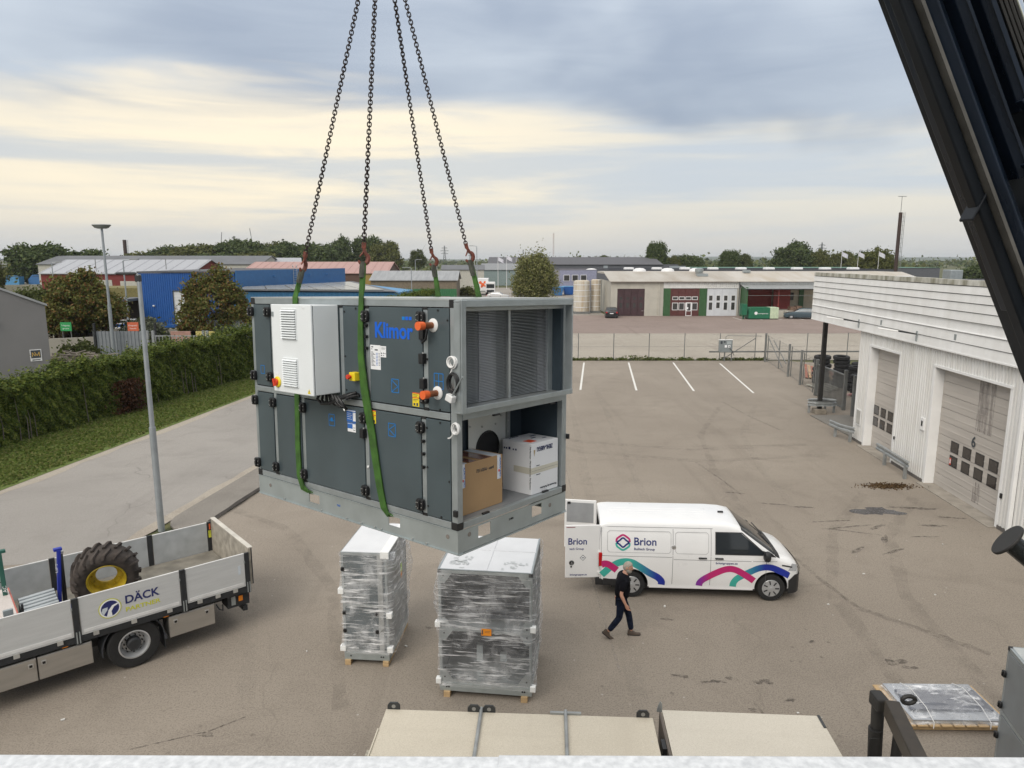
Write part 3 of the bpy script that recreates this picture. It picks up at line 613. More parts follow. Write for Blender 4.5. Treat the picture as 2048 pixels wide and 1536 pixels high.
# black double hinge-handles
b = MB(); b.prism([(-.034 + .012 * (abs(q) > .5), 0) for q in ()] or [(.018 * math.cos(a) + (.018 if math.cos(a) > 0 else -.018), .03 * math.sin(a) + (.012 if math.sin(a) > 0 else -.012)) for a in np.linspace(.1, 6.18, 20)], -.030, -.002, 'y')
b.box(-.011, .011, -.043, -.030, -.032, .032); H0 = None
hpos = [(-.900, 1.611), (-.316, 1.615), (-.290, 1.062), (-1.720, .846), (-.952, .845), (-.335, .848), (-.345, .292), (-.950, .284), (-1.735, .285), (-2.145, .281), (-2.155, .846), (-2.180, 1.065), (-2.183, 1.619), (-2.437, 1.619), (-2.43, 1.062), (-2.43, .843), (-2.43, .281)]
for i, (x, z) in enumerate(hpos):
    if H0 is None: H0 = b.build('hinge_handle', BLACK, ahu, bevel=.005); H0.location = (x, -.003, z); sb = MB()
    else:
        o = share(H0, 'hinge_handle', ahu, T(x, -.003, z))
    o = H0 if i == 0 else o
    if i == 0:
        for sx, sz in ((-.026, .014), (-.026, -.016), (.026, .014), (.026, -.016), (0, .02), (0, -.02)): sb.cyl((sx, -.030 - (.013 if sx == 0 else 0), sz), (sx, -.034 - (.013 if sx == 0 else 0), sz), .0036, n=8)
        B0 = sb.build('screw', STEEL, H0)
    else: share(B0, 'screw', o, Matrix.Identity(4))
for (x, z) in ((-.298, 1.333), (-.293, 1.160), (-.952, .728), (-.292, 1.50)):
    o = part('latch', BLACK, ahu, (x - .024, x + .018, -.040, -.002, z - .036, z + .036), bevel=.004); MB().cyl((x + .006, -.02, z + .036), (x + .006, -.02, z + .045), .008, n=8).build('screw', STEEL, o)
F0 = None
for (x, z) in ((-.902, 1.54), (-.902, 1.46), (-.902, 1.375), (-.318, .75), (-.318, .66), (-.318, .565)):
    b = MB(); b.cbox((x, -.010, z), (.016, .02, .022)); b.cyl((x - .014, -.008, z + .008), (x - .014, -.016, z + .008), .005, n=8); b.cyl((x + .014, -.008, z + .008), (x + .014, -.016, z + .008), .005, n=8)
    b.build('clip', BLACK, ahu)
for (x, z) in ((-1.155, 1.64), (-1.16, 1.30), (-1.02, 1.665), (-1.155, 1.04), (-.16, 1.665), (-.07, 1.60), (-.27, 1.33), (-.15, .99), (-.15, .90), (-.28, .85), (-.28, .57), (-.07, .5), (-.15, .235), (-.28, .29)):
    MB().cyl((x, -.004, z), (x, -.010, z), .0075, n=8).build('screw_cap', BLACK, ahu)
MB().lathe([(.012, 0), (.012, .004), (.006, .010)], 10, face((-.925, -.002, .47), (1, 0, 0), (0, 0, 1))).build('plug', WHITEP, ahu)
# lettering and marks
def side(x, z, y=-.0062): return face((x, y, z), (1, 0, 0), (0, 0, 1))
text('Klimor', .155, BLUEI, ahu, side(-.812, 1.462), 'maker_lettering', width=.40, bold=.0042)
for i in range(3): part('logo_square', BLUEI if i else BLUEC, ahu, (-.515 + i * .035, -.487 + i * .035, -.0066, -.005, 1.592 - .0, 1.616 - .0), bevel=.004)
def symbol(x, z, w, h, kind):
    b = MB(); t = .005
    def seg(x0, z0, x1, z1): b.bar((x + x0 * w, -.0063, z + z0 * h), (x + x1 * w, -.0063, z + z1 * h), .0012, t, (0, 0, 1)) if abs(x1 - x0) > .02 else b.box(x + x0 * w - t / 2, x + x0 * w + t / 2, -.0066, -.0056, z + min(z0, z1) * h, z + max(z0, z1) * h)
    for q in ((-.5, -.5, .5, -.5), (-.5, .5, .5, .5), (-.5, -.5, -.5, .5), (.5, -.5, .5, .5)): seg(*q)
    if kind == 'v': seg(-.45, .4, .4, -.05); seg(.4, -.05, -.45, -.5) if False else seg(-.45, -.45, .4, -.05)
    if kind == 'k': seg(.45, .42, -.4, 0); seg(-.4, 0, .45, -.42)
    if kind == 'h': seg(-.5, -.05, .5, -.05); b.cyl((x, -.006, z + .05 * h), (x, -.0072, z + .05 * h), w * .24, n=12)
    if kind == '+': seg(0, -.5, 0, .5); seg(-.5, 0, .5, 0)
    b.build('unit_symbol', BLUEC, ahu)
symbol(-.600, 1.118, .075, .095, 'v'); symbol(-.644, .790, .075, .095, 'k'); symbol(-1.353, .783, .07, .09, 'h'); symbol(-2.304, 1.12, .055, .07, 'o'); symbol(-.160, 1.186, .085, .105, '+')
def sticker(x0, x1, z0, z1, m, lines=(), name='sticker'):
    o = part(name, m, ahu, (x0, x1, -.0068, -.005, z0, z1))
    for (a, c, lo, hi, mm) in lines:
        w, h = x1 - x0, z1 - z0; part('print', mm, o, (x0 + a * w, x0 + c * w, -.0076, -.0066, z0 + lo * h, z0 + hi * h))
    return o
sticker(-.863, -.752, 1.222, 1.402, PAPER, [(.1, .3, .90, .94, INK), (.1, .2, .82, .85, INK), (.45, .75, .78, .83, INK)] + [(.08, .08 + .2 + .1 * ((i * 7) % 3), .70 - i * .05, .72 - i * .05, INK) for i in range(12)] + [(.55, .75, .66 - i * .06, .68 - i * .06, BLUES) for i in range(9)] + [(.82, .94, .66 - i * .06, .68 - i * .06, INK) for i in range(9)], 'rating_label')
sticker(-.750, -.690, 1.317, 1.398, PAPER, [(.2, .9, .82, .86, INK), (.2, .8, .72, .75, INK), (.1, .3, .3, .4, INK), (.5, .62, .3, .42, INK), (.75, .9, .3, .38, INK), (.1, .3, .12, .2, INK), (.5, .62, .12, .2, INK)], 'rating_label')
for (x0, z0) in ((-.420, .990), (-.886, .816)):
    sticker(x0, x0 + .066, z0, z0 + .098, YEL, [(0, 1, .93, 1, RED), (0, 1, .60, .66, RED), (.12, .8, .82, .86, INK), (.12, .7, .72, .75, INK), (.12, .85, .48, .52, INK), (.12, .6, .38, .41, INK), (.15, .42, .06, .24, INK), (.58, .85, .05, .26, INK)], 'warning_sticker')
sticker(-1.163, -1.055, .795, .888, BLUES, [(0, 1, .90, .97, PAPER), (.70, 1, .1, .82, PAPER), (.08, .55, .7, .73, PAPER), (.08, .6, .55, .58, PAPER), (.08, .5, .4, .43, PAPER), (.08, .6, .22, .25, PAPER)], 'blue_label')
sticker(-1.155, -1.058, .718, .790, PAPER, [(0, .62, .35, .85, BLUES), (0, 1, .9, 1, BLUES), (.7, .95, .2, .26, INK), (.7, .9, .45, .5, INK)], 'blue_label')
text('7502', .022, BLUES, ahu, side(-1.33, .085, -.001), 'chalk_mark'); text('21802', .022, BLACK, ahu, face((.0012, .55, .10), (0, 1, 0), (0, 0, 1)), 'chalk_mark')
# control cabinet
cx0, cx1, cz0, cz1 = -1.745, -1.232, 1.012, 1.690
part('control_cabinet', CABG, ahu, (cx0, cx1, -.232, -.006, cz0, cz1), bevel=.006)
dr = part('cabinet_door', CABG, ahu, (cx0 - .003, cx1 + .003, -.255, -.237, cz0 - .003, cz1 + .003), bevel=.006)
part('door_gap', GASK, ahu, (cx0 + .004, cx1 - .004, -.238, -.230, cz0 + .004, cz1 - .004))
def louvre(x0, x1, z0, z1):
    o = part('louvre_frame', CABG, ahu, (x0 - .006, x1 + .006, -.262, -.254, z0 - .008, z1 + .008), bevel=.003); n = 12; part('louvre_shade', mat('louvre shade', (.13, .14, .145), .6), o, (x0, x1, -.2635, -.262, z0, z1))
    L0 = None
    for i in range(n):
        z = z0 + (z1 - z0) * (i + .5) / n
        if L0 is None: L0 = MB().add([(x0, -.277, z - .005), (x1, -.277, z - .005), (x1, -.2636, z + .007), (x0, -.2636, z + .007), (x0, -.2636, z - .005), (x1, -.2636, z - .005)], [(0, 1, 2, 3), (0, 4, 5, 1), (0, 3, 4), (1, 5, 2)]).build('slat', CABG, o); zb = z
        else: share(L0, 'slat', o, T(0, 0, z - zb))
louvre(-1.600, -1.415, 1.430, 1.655); louvre(-1.600, -1.415, 1.065, 1.275)
M = face((-1.690, -.256, 1.085), (1, 0, 0), (0, 0, 1))
sw = MB().lathe([(.044, 0), (.044, .006), (.038, .012)], 20, M).build('main_switch', YEL, ahu); b = MB(); b.lathe([(.026, .012), (.022, .030)], 16, M); b.box(-.009, .009, -.03, .03, .02, .042, M @ Matrix.Rotation(.25, 4, 'Z')); b.build('knob', RED, sw)
part('cabinet_lock', GALV, ahu, (-1.733, -1.712, -.262, -.255, 1.60, 1.635)); part('lock_label', PAPER, ahu, (-1.708, -1.68, -.2565, -.254, 1.138, 1.158))
b = MB(); b.add([(-1.30, -.2565, 1.025), (-1.262, -.2565, 1.025), (-1.281, -.2565, 1.062)], [(0, 1, 2)]); b.build('warning_triangle', YEL, ahu); text('!', .03, INK, ahu, side(-1.285, 1.029, -.2575), 'triangle_mark')
text('AI', .03, PAPER, ahu, side(-1.335, 1.66, -.2555), 'cabinet_mark')
# emergency stop, cables, key
es = part('stop_switch_box', YEL, ahu, (-1.052, -.985, -.062, -.006, 1.125, 1.19), bevel=.006)
b = MB(); b.cyl((-1.03, -.062, 1.158), (-1.03, -.085, 1.158), .010); b.cyl((-1.03, -.080, 1.158), (-1.03, -.096, 1.158), .020, .017); b.build('push_button', RED, es)
b = MB(); rr = random.Random(4)
for i in range(7):
    b.tube([(-1.42 + .05 * i, -.05 - .012 * i, 1.01), (-1.43 + .06 * i, -.08, .955 - .008 * i), (-1.35 + .035 * i, -.10, .925 + .004 * i), (-1.22 + .01 * i, -.08, .945 + .006 * i), (-1.16 + .025 * i, -.03, 1.00 + .006 * i)], .012, 6)
b.build('cable_bundle', BLACK, ahu, smooth='all')
for i in range(3):
    x = -1.10 + i * .045; b = MB(); b.tube([(x - .07, -.07, .985), (x - .03, -.06, 1.003), (x, -.008, 1.012)], .012, 7); b.cyl((x, -.005, 1.012), (x, -.018, 1.012), .016, n=10); b.build('cable_gland', BLACK, ahu, smooth=True)
b = MB(); b.tube([(-1.12 + .016 * math.cos(a), -.085, .955 + .016 * math.sin(a)) for a in np.linspace(0, 6.0, 12)], .004, 5, True); b.tube([(-1.113, -.085, .94), (-1.085, -.085, .895)], .005, 5); b.tube([(-1.085, -.085, .90), (-1.073, -.085, .906)], .004, 5); b.build('cabinet_key', STEEL, ahu)
# pipe stubs with orange caps
for (x, z) in ((-.205, 1.564), (-.170, 1.105)):
    p = MB().cyl((x, -.10, z), (x, .0, z), .0225, n=16).build('pipe_stub', COPPER, ahu, smooth=True)
    MB().cyl((x, -.150, z), (x, -.100, z), .029, .027, n=18).build('end_cap', ORC, p, smooth=True); MB().lathe([(.047, 0), (.047, .004), (.036, .012), (.024, .014)], 20, face((x, -.006, z), (1, 0, 0), (0, 0, 1))).build('collar', WHITEP, p, smooth=True)
# lead-through cables
MB().tube([(-.30, -.03, 1.465), (-.27, -.05, 1.445), (-.24, -.045, 1.47), (-.235, -.035, 1.53), (-.23, -.02, 1.57)], .009, 6).build('sensor_lead', BLACK, ahu, smooth='all')
def coil(c, r, rt, n, m, name, tall=1.0, seed=0):
    rr = random.Random(seed); b = MB()
    for i in range(n):
        dx, dz, s_ = rr.uniform(-.006, .006), rr.uniform(-.008, .008), rr.uniform(.88, 1.08); b.tube([(c[0] + dx + r * s_ * math.cos(a), c[1] - .005 * i, c[2] + dz + r * s_ * tall * math.sin(a)) for a in np.linspace(0, 6.28, 22)[:-1]], rt, 5, True)
    return b.build(name, m, ahu, smooth='all')
coil((.000, -.03, 1.325), .034, .0055, 5, WHITEP, 'white_tube_coil', 1.05); coil((.010, -.035, 1.19), .042, .0065, 5, BLACK, 'black_cable_coil', 1.45, 2); coil((.034, -.03, .885), .026, .0045, 6, WHITEP, 'white_tube_coil', 1.35, 3)
b = MB(); b.tube([(.0, -.04, 1.282), (-.015, -.04, 1.255), (-.03, -.04, 1.235)], .005, 5); b.tube([(.0, -.035, .845), (-.03, -.035, .815), (-.05, -.035, .81)], .005, 5); b.build('white_tube_end', WHITEP, ahu)
sb = MB().box(-.03, .03, -.022, .022, -.024, .024, T(.012, -.07, 1.093) @ Matrix.Rotation(.35, 4, 'Y')).build('sensor_box', WHITEP, ahu, bevel=.006); MB().cyl((.03, -.075, 1.108), (.135, -.085, 1.245), .0058, n=8).build('probe', GALV, sb)
part('latch', BLACK, ahu, (-.022, .012, -.022, -.002, .84, .88), bevel=.004); part('latch', BLACK, ahu, (-.026, .010, -.022, -.002, .265, .31), bevel=.004)
# --- end face, upper: duct flange round a finned coil
GI = mat('inner zinc', (.40, .42, .42), .4, .6, var=.12)
f0, f1, g0, g1 = -.030, 1.262, .985, 1.734
fr = lambda *q: part('duct_flange', GALV, ahu, q, bevel=.003)
fr(.008, .075, f0, f1, g1 - .016, g1); fr(.008, .075, f0, f1, g0, g0 + .016); fr(.008, .075, f0, f0 + .014, g0 + .016, g1 - .016); fr(.008, .075, f1 - .014, f1, g0 + .016, g1 - .016)
fr(.060, .078, f0, f0 + .045, g0, g1); fr(.060, .078, f0 + .045, f1, g1 - .045, g1 + .001); fr(.060, .078, f0 + .045, f1, g0 - .001, g0 + .038)
rail('end_top_profile', (-.05, .004, .055, W_ - .055, 1.686, 1.737)); rail('end_middle_profile', (-.05, .006, .052, W_ - .062, .925, .984)); rail('end_bottom_profile', (-.05, .004, .058, W_ - .055, .166, .212))
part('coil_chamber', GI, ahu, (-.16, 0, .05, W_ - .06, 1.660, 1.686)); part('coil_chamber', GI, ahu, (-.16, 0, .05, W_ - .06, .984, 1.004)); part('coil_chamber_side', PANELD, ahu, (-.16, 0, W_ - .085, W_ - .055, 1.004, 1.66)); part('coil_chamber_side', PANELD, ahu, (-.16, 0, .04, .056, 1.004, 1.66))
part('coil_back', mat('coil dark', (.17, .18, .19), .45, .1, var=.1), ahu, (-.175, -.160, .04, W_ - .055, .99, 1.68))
FIN = mat('fin aluminium', (.42, .445, .46), .38, .3, var=.15, vs=3); FINL = mat('fin reflection', (.66, .68, .71), .35, .3, var=.1)  # FINL: brighter copy of the fins, the reflective bands painted into the colour
for (y0, y1, m, d) in ((.06, .33, FIN, 0), (.33, .52, FINL, .006), (.52, .65, FIN, 0), (.685, 1.02, FIN, 0), (1.02, 1.15, FINL, .004)):
    b = MB()
    for i in range(58): z = 1.012 + i * .0112; b.add([(-.100 + d, y0, z), (-.100 + d, y1, z), (-.150, y1, z + .0055), (-.150, y0, z + .0055), (-.100 + d, y0, z + .0022), (-.100 + d, y1, z + .0022)], [(0, 1, 2, 3), (0, 4, 5, 1), (4, 3, 2, 5)])
    o = b.build('coil_fins', m, ahu); o['kind'] = 'stuff'
part('coil_mullion', GI, ahu, (-.112, -.085, .652, .676, 1.004, 1.66)); part('coil_edge', GALV, ahu, (-.112, -.085, 1.150, 1.205, 1.004, 1.66))
# --- end face, lower: open chamber
XI = -.415
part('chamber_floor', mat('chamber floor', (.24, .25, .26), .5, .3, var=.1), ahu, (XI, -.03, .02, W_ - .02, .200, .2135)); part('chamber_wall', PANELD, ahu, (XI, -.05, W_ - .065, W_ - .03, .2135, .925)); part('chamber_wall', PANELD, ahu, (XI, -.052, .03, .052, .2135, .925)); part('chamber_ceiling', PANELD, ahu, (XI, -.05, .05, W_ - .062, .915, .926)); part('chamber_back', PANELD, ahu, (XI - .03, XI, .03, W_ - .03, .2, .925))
# fan plate with a round inlet: ring of quads round the opening
b = MB(); yc, zc, rh = .765, .560, .135; n = 28; ring = [(yc + rh * math.cos(2 * math.pi * i / n), zc + rh * math.sin(2 * math.pi * i / n)) for i in range(n)]
def edge(i):
    a = 2 * math.pi * i / n; ca, sa = math.cos(a), math.sin(a); q = min((.225 / abs(ca)) if abs(ca) > 1e-6 else 9, (.345 / abs(sa)) if abs(sa) > 1e-6 else 9); return (yc + ca * q, zc + sa * q)
vs = [(-.392, y, z) for y, z in ring] + [(-.392, *edge(i)) for i in range(n)]; b.add(vs, [(i, (i + 1) % n, n + (i + 1) % n, n + i) for i in range(n)]); b.build('fan_plate', mat('fan plate', (.60, .61, .58), .42, .35, var=.06), ahu)
MB().tube([(-.39, y, z) for y, z in ring], .007, 6, True).build('inlet_ring', BLACK, ahu); MB().lathe([(rh, 0), (rh * .8, -.012)], n, face((-.394, yc, zc), (0, 1, 0), (0, 0, 1))).build('inlet_throat', GASK, ahu)
part('plate_strip', GI, ahu, (-.395, -.380, .995, 1.035, .22, .91))
for i in range(7): MB().cyl((-.385, 1.005, .30 + i * .09), (-.374, 1.005, .30 + i * .09), .007, n=8).build('bolt', STEEL, ahu)
for (y, z) in ((.56, .76), (.70, .74), (.86, .74), (.93, .80), (.93, .60), (.575, .43)): MB().cyl((-.392, y, z), (-.382, y, z), .008, n=8).build('bolt', STEEL, ahu)
for (y, z) in ((.30, .218), (1.02, .218), (.42, .915), (1.10, .915)): part('latch', BLACK, ahu, (-.02, .002, y - .035, y + .035, z - .006, z + .008), bevel=.004)
for i in range(5): MB().cyl((.004, .015, 1.05 + .14 * i), (.010, .015, 1.05 + .14 * i), .004, n=6).build('rivet', STEEL, ahu)
MB().box(-.03, .02, W_, W_ + .02, .60, .64).build('latch', BLACK, ahu)
# --- cartons standing in the chamber
CARD = mat('brown cardboard', (.36, .23, .115), .8, var=.08, vs=3, bump=.08, bs=60); WCARD = mat('white carton', (.72, .73, .75), .65, var=.04, vs=3); TAPE = mat('printed tape', (.62, .66, .72), .35, var=.1, vs=20); TAPE2 = mat('clear tape', (.55, .53, .45), .3, var=.1); NAVY = mat('navy print', (.02, .03, .10), .6)
bx = thing('cardboard_box', 'brown cardboard box standing in the unit\'s open lower end', 'box'); bx.matrix_world = AHUM @ T(-.09, .10, .2145)
x0, x1, y0, y1, h = -.30, 0, 0, .485, .372
part('carton_body', CARD, bx, (x0, x1, y0, y1, 0, h), bevel=.003)
part('packing_tape', TAPE, bx, (x1 - .001, x1 + .0015, .03, .07, h - .17, h + .001), bevel=.0); part('packing_tape', TAPE, bx, (x1 - .001, x1 + .0015, .425, .463, h - .18, h + .001))
part('top_tape', mat('brown gloss tape', (.16, .06, .04), .2, var=.35, vs=30), bx, (x0 + .01, x1 - .005, .12, .20, h, h + .0015), (x0 + .01, x1 - .005, .25, .36, h, h + .0015)); part('top_tape', TAPE, bx, (x0 + .01, x1 - .005, .03, .10, h, h + .0015), (x0 + .01, x1 - .005, .38, .46, h, h + .0015))
bf = lambda y, z: face((.0022, y, z), (0, 1, 0), (0, 0, 1))
text('7211/216 \u00b7 card', .035, INK, bx, bf(.19, .285), 'handwriting', width=.19)
for y in (.057, .451): text('ALFACO', .024, BLUES, bx, face((.0022, y, h - .02), (0, 0, -1), (0, 1, 0)), 'tape_print', width=.085); text('ALFACO', .024, BLUES, bx, face((.0022, y, h - .115), (0, 0, -1), (0, 1, 0)), 'tape_print', width=.05)
for y in (.05, .444):
    part('tape_dot', RED, bx, (.0017, .0022, y - .008, y + .008, h - .125, h - .108))
wb = thing('white_box', 'white shipping carton with upside-down lettering in the unit\'s open end', 'box'); wb.matrix_world = AHUM @ T(-.03, .865, .2145) @ Matrix.Rotation(-.03, 4, 'Z')
x0, x1, y0, y1, h = -.300, 0, 0, .34, .405
part('carton_body', WCARD, wb, (x0, x1, y0, y1, 0, h), bevel=.003)
part('clear_tape', TAPE2, wb, (x0 + .12, x1 + .001, -.0012, .001, .165, .215), (x1 - .001, x1 + .0012, -.001, y1, .165, .215)); part('carton_seam', INK, wb, (x1 - .001, x1 + .0016, 0.005, y1, .188, .1895))
part('red_sticker', mat('red sticker', (.70, .10, .04), .5), wb, (-.13, -.05, .05, .13, h, h + .0015))
wf = lambda y, z, s=1: face((.0022, y, z), (0, s, 0), (0, 0, s))
text('ZIEHL-ABEGG', .048, NAVY, wb, wf(.265, .372, -1), width=.20, bold=.001); text('Movement by Perfection', .022, INK, wb, wf(.32, .045, -1), width=.21)
b = MB(); b.add([(.0022, .025, .355), (.0022, .045, .355), (.0022, .033, .30)], [(0, 1, 2)]); b.build('carton_logo', mat('gold print', (.35, .26, .12), .5), wb)
text('Perfection  Movement by Perfection', .020, INK, wb, face((-.016, -.0015, .385), (0, 0, -1), (1, 0, 0)), width=.34)
for x, s_ in ((-.285, .014), (-.262, .014), (-.235, .02), (-.19, .012), (-.165, .014)): part('carton_mark', NAVY, wb, (x, x + s_, -.0015, 0, .335, .335 + s_))
text('KUNSTSTOFF', .02, NAVY, wb, face((-.27, .05, h + .0012), (0, 1, 0), (-1, 0, 0)), width=.12); part('carton_mark', NAVY, wb, (-.16, -.14, .18, .23, h, h + .001), (-.10, -.085, .25, .30, h, h + .001), (-.22, -.2, .24, .31, h, h + .001))
part('carton_mark', INK, wb, (.0005, .0018, .06, .10, .222, .228), (.0005, .0018, .06, .11, .150, .156))
# ================================================================ chains, hooks and slings
APEX = Vector((-1.30, 7.70, 11.8))
CHAIN = mat('chain steel', (.030, .020, .018), .6, .4, var=.5, vs=30); RUST = mat('red hook paint', (.13, .034, .020), .6, .1, var=.55, vs=22)
WEB = mat('green webbing', (.040, .115, .014), .75, var=.35, vs=9, bump=.5, bs=160, stretch=(1, 1, 1)); SLEEVE = mat('grimy sleeve', (.055, .058, .045), .85, var=.4, vs=20)
def A2(p): return AHUM @ Vector(p)
lm = MB(); pth = []
for i in range(16):
    a = 2 * math.pi * i / 16; pth.append((.0185 * math.cos(a), 0, .0065 * (1 if math.sin(a) > 0 else -1) * (abs(math.sin(a)) > .05) + .0185 * math.sin(a)))
lm.tube(pth, .0066, 6, True); LINK = lm.mesh('link'); LINK.materials.append(CHAIN)
hm = MB()
hook = [(0, 0, .0)] + [(.048 * math.sin(a) * 1.0, 0, -.072 - .055 * (1 - math.cos(a)) + .02) for a in np.linspace(.4, 4.3, 14)]
hm.tube(hook, [.016, .018, .020, .022, .023, .023, .023, .023, .022, .021, .02, .018, .016, .013, .009], 8); hm.cbox((0, 0, .02), (.04, .032, .055)); HOOKM = hm.mesh('hook')
lt = MB(); lt.tube([(.012, 0, -.02), (-.012, 0, -.06), (-.035, 0, -.092)], [.010, .009, .007], 6); LATM = lt.mesh('latch')
spec = [('leftmost', (-1.76, -.01, 1.745), .072), ('second from left', (-.945, -.01, 1.748), .084), ('third from left', (-1.46, 1.305, 1.745), .096), ('rightmost', (-.955, 1.305, 1.745), .105)]
for i, (w, e, t0) in enumerate(spec):
    E_ = A2(e); d = (APEX - E_); Ln = d.length; d = d.normalized(); hb = E_ + d * (t0 * Ln)
    root = thing('lifting_chain', f'{w} of the four dark steel chains with a red hook', 'chain', hb, 0, 'four chains lifting the unit')
    x = d.cross(Vector((0, 1, 0))).normalized(); x = -x if x.x < 0 else x; y = d.cross(x)
    tw = Matrix.Rotation((.9, .35, -.1, .15)[i], 4, 'Z') if i != 0 else Matrix.Rotation(1.25, 4, 'Z')
    B = Matrix((x, y, d)).transposed().to_4x4()
    h = link('hook', HOOKM, RUST, root, smooth=True); h.matrix_local = B @ tw @ T(0, 0, .155); la = link('safety_latch', LATM, RUST, h, smooth=True)
    off = .205; n = int((Ln * (1 - t0) - off) / .0362)
    for j in range(n):
        o = bpy.data.objects.new('link', LINK); COL.objects.link(o); o.parent = root
        o.matrix_local = T(*(d * (off + j * .0362))) @ B @ Matrix.Rotation((j % 2) * math.pi / 2 + .10 * math.sin(j * .21 + i) + (.12 + .002 * j, .006 * j - .1, .008 * j - .05, .1)[i], 4, 'Z')
rg_ = thing('master_ring', 'steel master ring joining the four chains above the picture', 'lifting ring', APEX); MB().tube([(.10 * math.cos(a), 0, .02 + .14 * math.sin(a)) for a in np.linspace(0, 6.28, 25)[:-1]], .018, 8, True).build('ring', CHAIN, rg_, smooth='all'); MB().tube([(0, 0, .15), (0, 0, 3.6)], .012, 6).build('hoist_rope', CHAIN, rg_)
def ribbon(pts, wid, widths, th, name, m, parent):
    """flat band through points; wid gives the cross direction at each point"""
    b = MB(); n = len(pts); vs = []
    for i in range(n):
        p = Vector(pts[i]); dd = (Vector(pts[min(i + 1, n - 1)]) - Vector(pts[max(i - 1, 0)])).normalized(); w = Vector(wid[i] if isinstance(wid, list) else wid); w = (w - dd * w.dot(dd)).normalized(); u = dd.cross(w)
        h = widths[i] / 2; vs += [p - w * h - u * th / 2, p + w * h - u * th / 2, p + w * h + u * th / 2, p - w * h + u * th / 2]
    fs = [(4 * i + j, 4 * i + (j + 1) % 4, 4 * i + 4 + (j + 1) % 4, 4 * i + 4 + j) for i in range(n - 1) for j in range(4)] + [(3, 2, 1, 0), (4 * n - 4, 4 * n - 3, 4 * n - 2, 4 * n - 1)]
    b.add(vs, fs); return b.build(name, m, parent, smooth=False)
paths = [[(-1.775, -.012, 1.745), (-1.79, -.014, 1.5), (-1.797, -.014, .96), (-1.812, -.016, .527), (-1.80, -.020, .26), (-1.765, -.016, .165), (-1.69, -.010, .138), (-1.65, .02, .122)],
         [(-.945, -.012, 1.745), (-.953, -.02, 1.52), (-.955, -.022, 1.31), (-.923, -.022, 1.065), (-.852, -.020, .727), (-.783, -.018, .347), (-.745, -.014, .19), (-.705, -.010, .14), (-.66, .02, .128)],
         [(-1.46, 1.306, 1.745), (-1.46, 1.31, 1.0), (-1.48, 1.31, .4), (-1.60, 1.305, .14), (-1.63, 1.27, .12)],
         [(-.955, 1.306, 1.745), (-.93, 1.31, 1.0), (-.78, 1.31, .4), (-.66, 1.305, .14), (-.65, 1.27, .125)]]
labs = ['leftmost green webbing sling passing behind the control cabinet', 'wide green webbing sling running down the front of the unit', 'green webbing sling at the back below the third chain', 'rightmost green webbing sling at the back of the unit']
for i, (w, e, t0) in enumerate(spec):
    E_ = A2(e); d = (APEX - E_); Ln = d.length; hb = E_ + d * t0
    s_ = thing('lifting_sling', labs[i], 'sling', (0, 0, 0), 0, 'four green slings')
    body = [A2(p) for p in paths[i]]; ax = A2((1, 0, 0)) - A2((0, 0, 0)); up = [hb.lerp(body[0], q) for q in (.0, .25, .5, .8)]
    pts = up + [body[0]] + body[1:]; n = len(pts); wd = [.036, .05, .058, .07] + [.082] * (n - 4); wd[-1] = .05
    if i == 1: wd = [.05, .06, .064, .068, .066, .072, .085, .108, .100, .092, .085, .07, .05][:n]
    wv = [ax] * n
    if i == 0: wv = [Vector((.5, .9, 0))] * 3 + [ax] * (n - 3)
    if i == 1: wv = [ax + Vector((0, 0, 0)) for _ in range(n)]
    ribbon(pts, wv, wd, .012, 'webbing', WEB, s_)
    ribbon([p + Vector((.012, -.004, 0)) for p in pts[:4]] , wv[:4], [q * .8 for q in wd[:4]], .012, 'webbing', WEB, s_)
    q1 = hb.lerp(body[0], (.45, .42, .35, .40)[i]); b = MB(); b.tube([hb + d.normalized() * .012, hb.lerp(q1, .5), q1], [.030, .034, .032], 8); b.build('wear_sleeve', SLEEVE, s_, smooth=True)
# ================================================================ film-wrapped unit sections on the yard
FILM = filmmat('stretch film', .66); FILM2 = filmmat('dense stretch film', .82)
FOAM = mat('white foam corner', (.78, .79, .78), .7, var=.05); WOOD = mat('pale timber', (.46, .32, .17), .8, var=.2, vs=8, stretch=(1, 6, 6)); TOPW = mat('white top sheet', (.66, .67, .685), .45, var=.05, vs=2)
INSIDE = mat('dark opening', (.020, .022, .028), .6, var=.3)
def film_shell(t, w, d, h, z0, bulge, name='film', m=None, top=True, seed=0, n=44):
    """wrinkled skin round a box; rows run up, columns round"""
    rr = np.random.default_rng(seed); ph = rr.uniform(0, 6.28, 12); b = MB(); per = []
    for i in range(n):
        s_ = i / n * 2 * (w + d)
        if s_ < w: p = (-w / 2 + s_, -d / 2, 0, -1)
        elif s_ < w + d: p = (w / 2, -d / 2 + (s_ - w), 1, 0)
        elif s_ < 2 * w + d: p = (w / 2 - (s_ - w - d), d / 2, 0, 1)
        else: p = (-w / 2, d / 2 - (s_ - 2 * w - d), -1, 0)
        per.append((*p, s_))
    rows = 26; vs = []
    for j in range(rows + 1):
        v = j / rows; z = z0 + (h - z0) * v
        for (x, y, nx, ny, s_) in per:
            bo = bulge(nx, ny, v, s_) + .010 * math.sin(s_ * 9 + v * 21 + ph[0]) + .008 * math.sin(s_ * 17 - v * 33 + ph[1]) + .006 * math.sin(v * 55 + s_ * 3 + ph[2])
            ex = .012 + max(0, bo); vs.append((x + (nx if nx else np.sign(x) * (abs(x) > w / 2 - 1e-3)) * ex, y + (ny if ny else np.sign(y) * (abs(y) > d / 2 - 1e-3)) * ex, z))
    fs = [(j * n + i, j * n + (i + 1) % n, (j + 1) * n + (i + 1) % n, (j + 1) * n + i) for j in range(rows) for i in range(n)]
    b.add(vs, fs); return b.build(name, m or FILM, t, smooth='all')
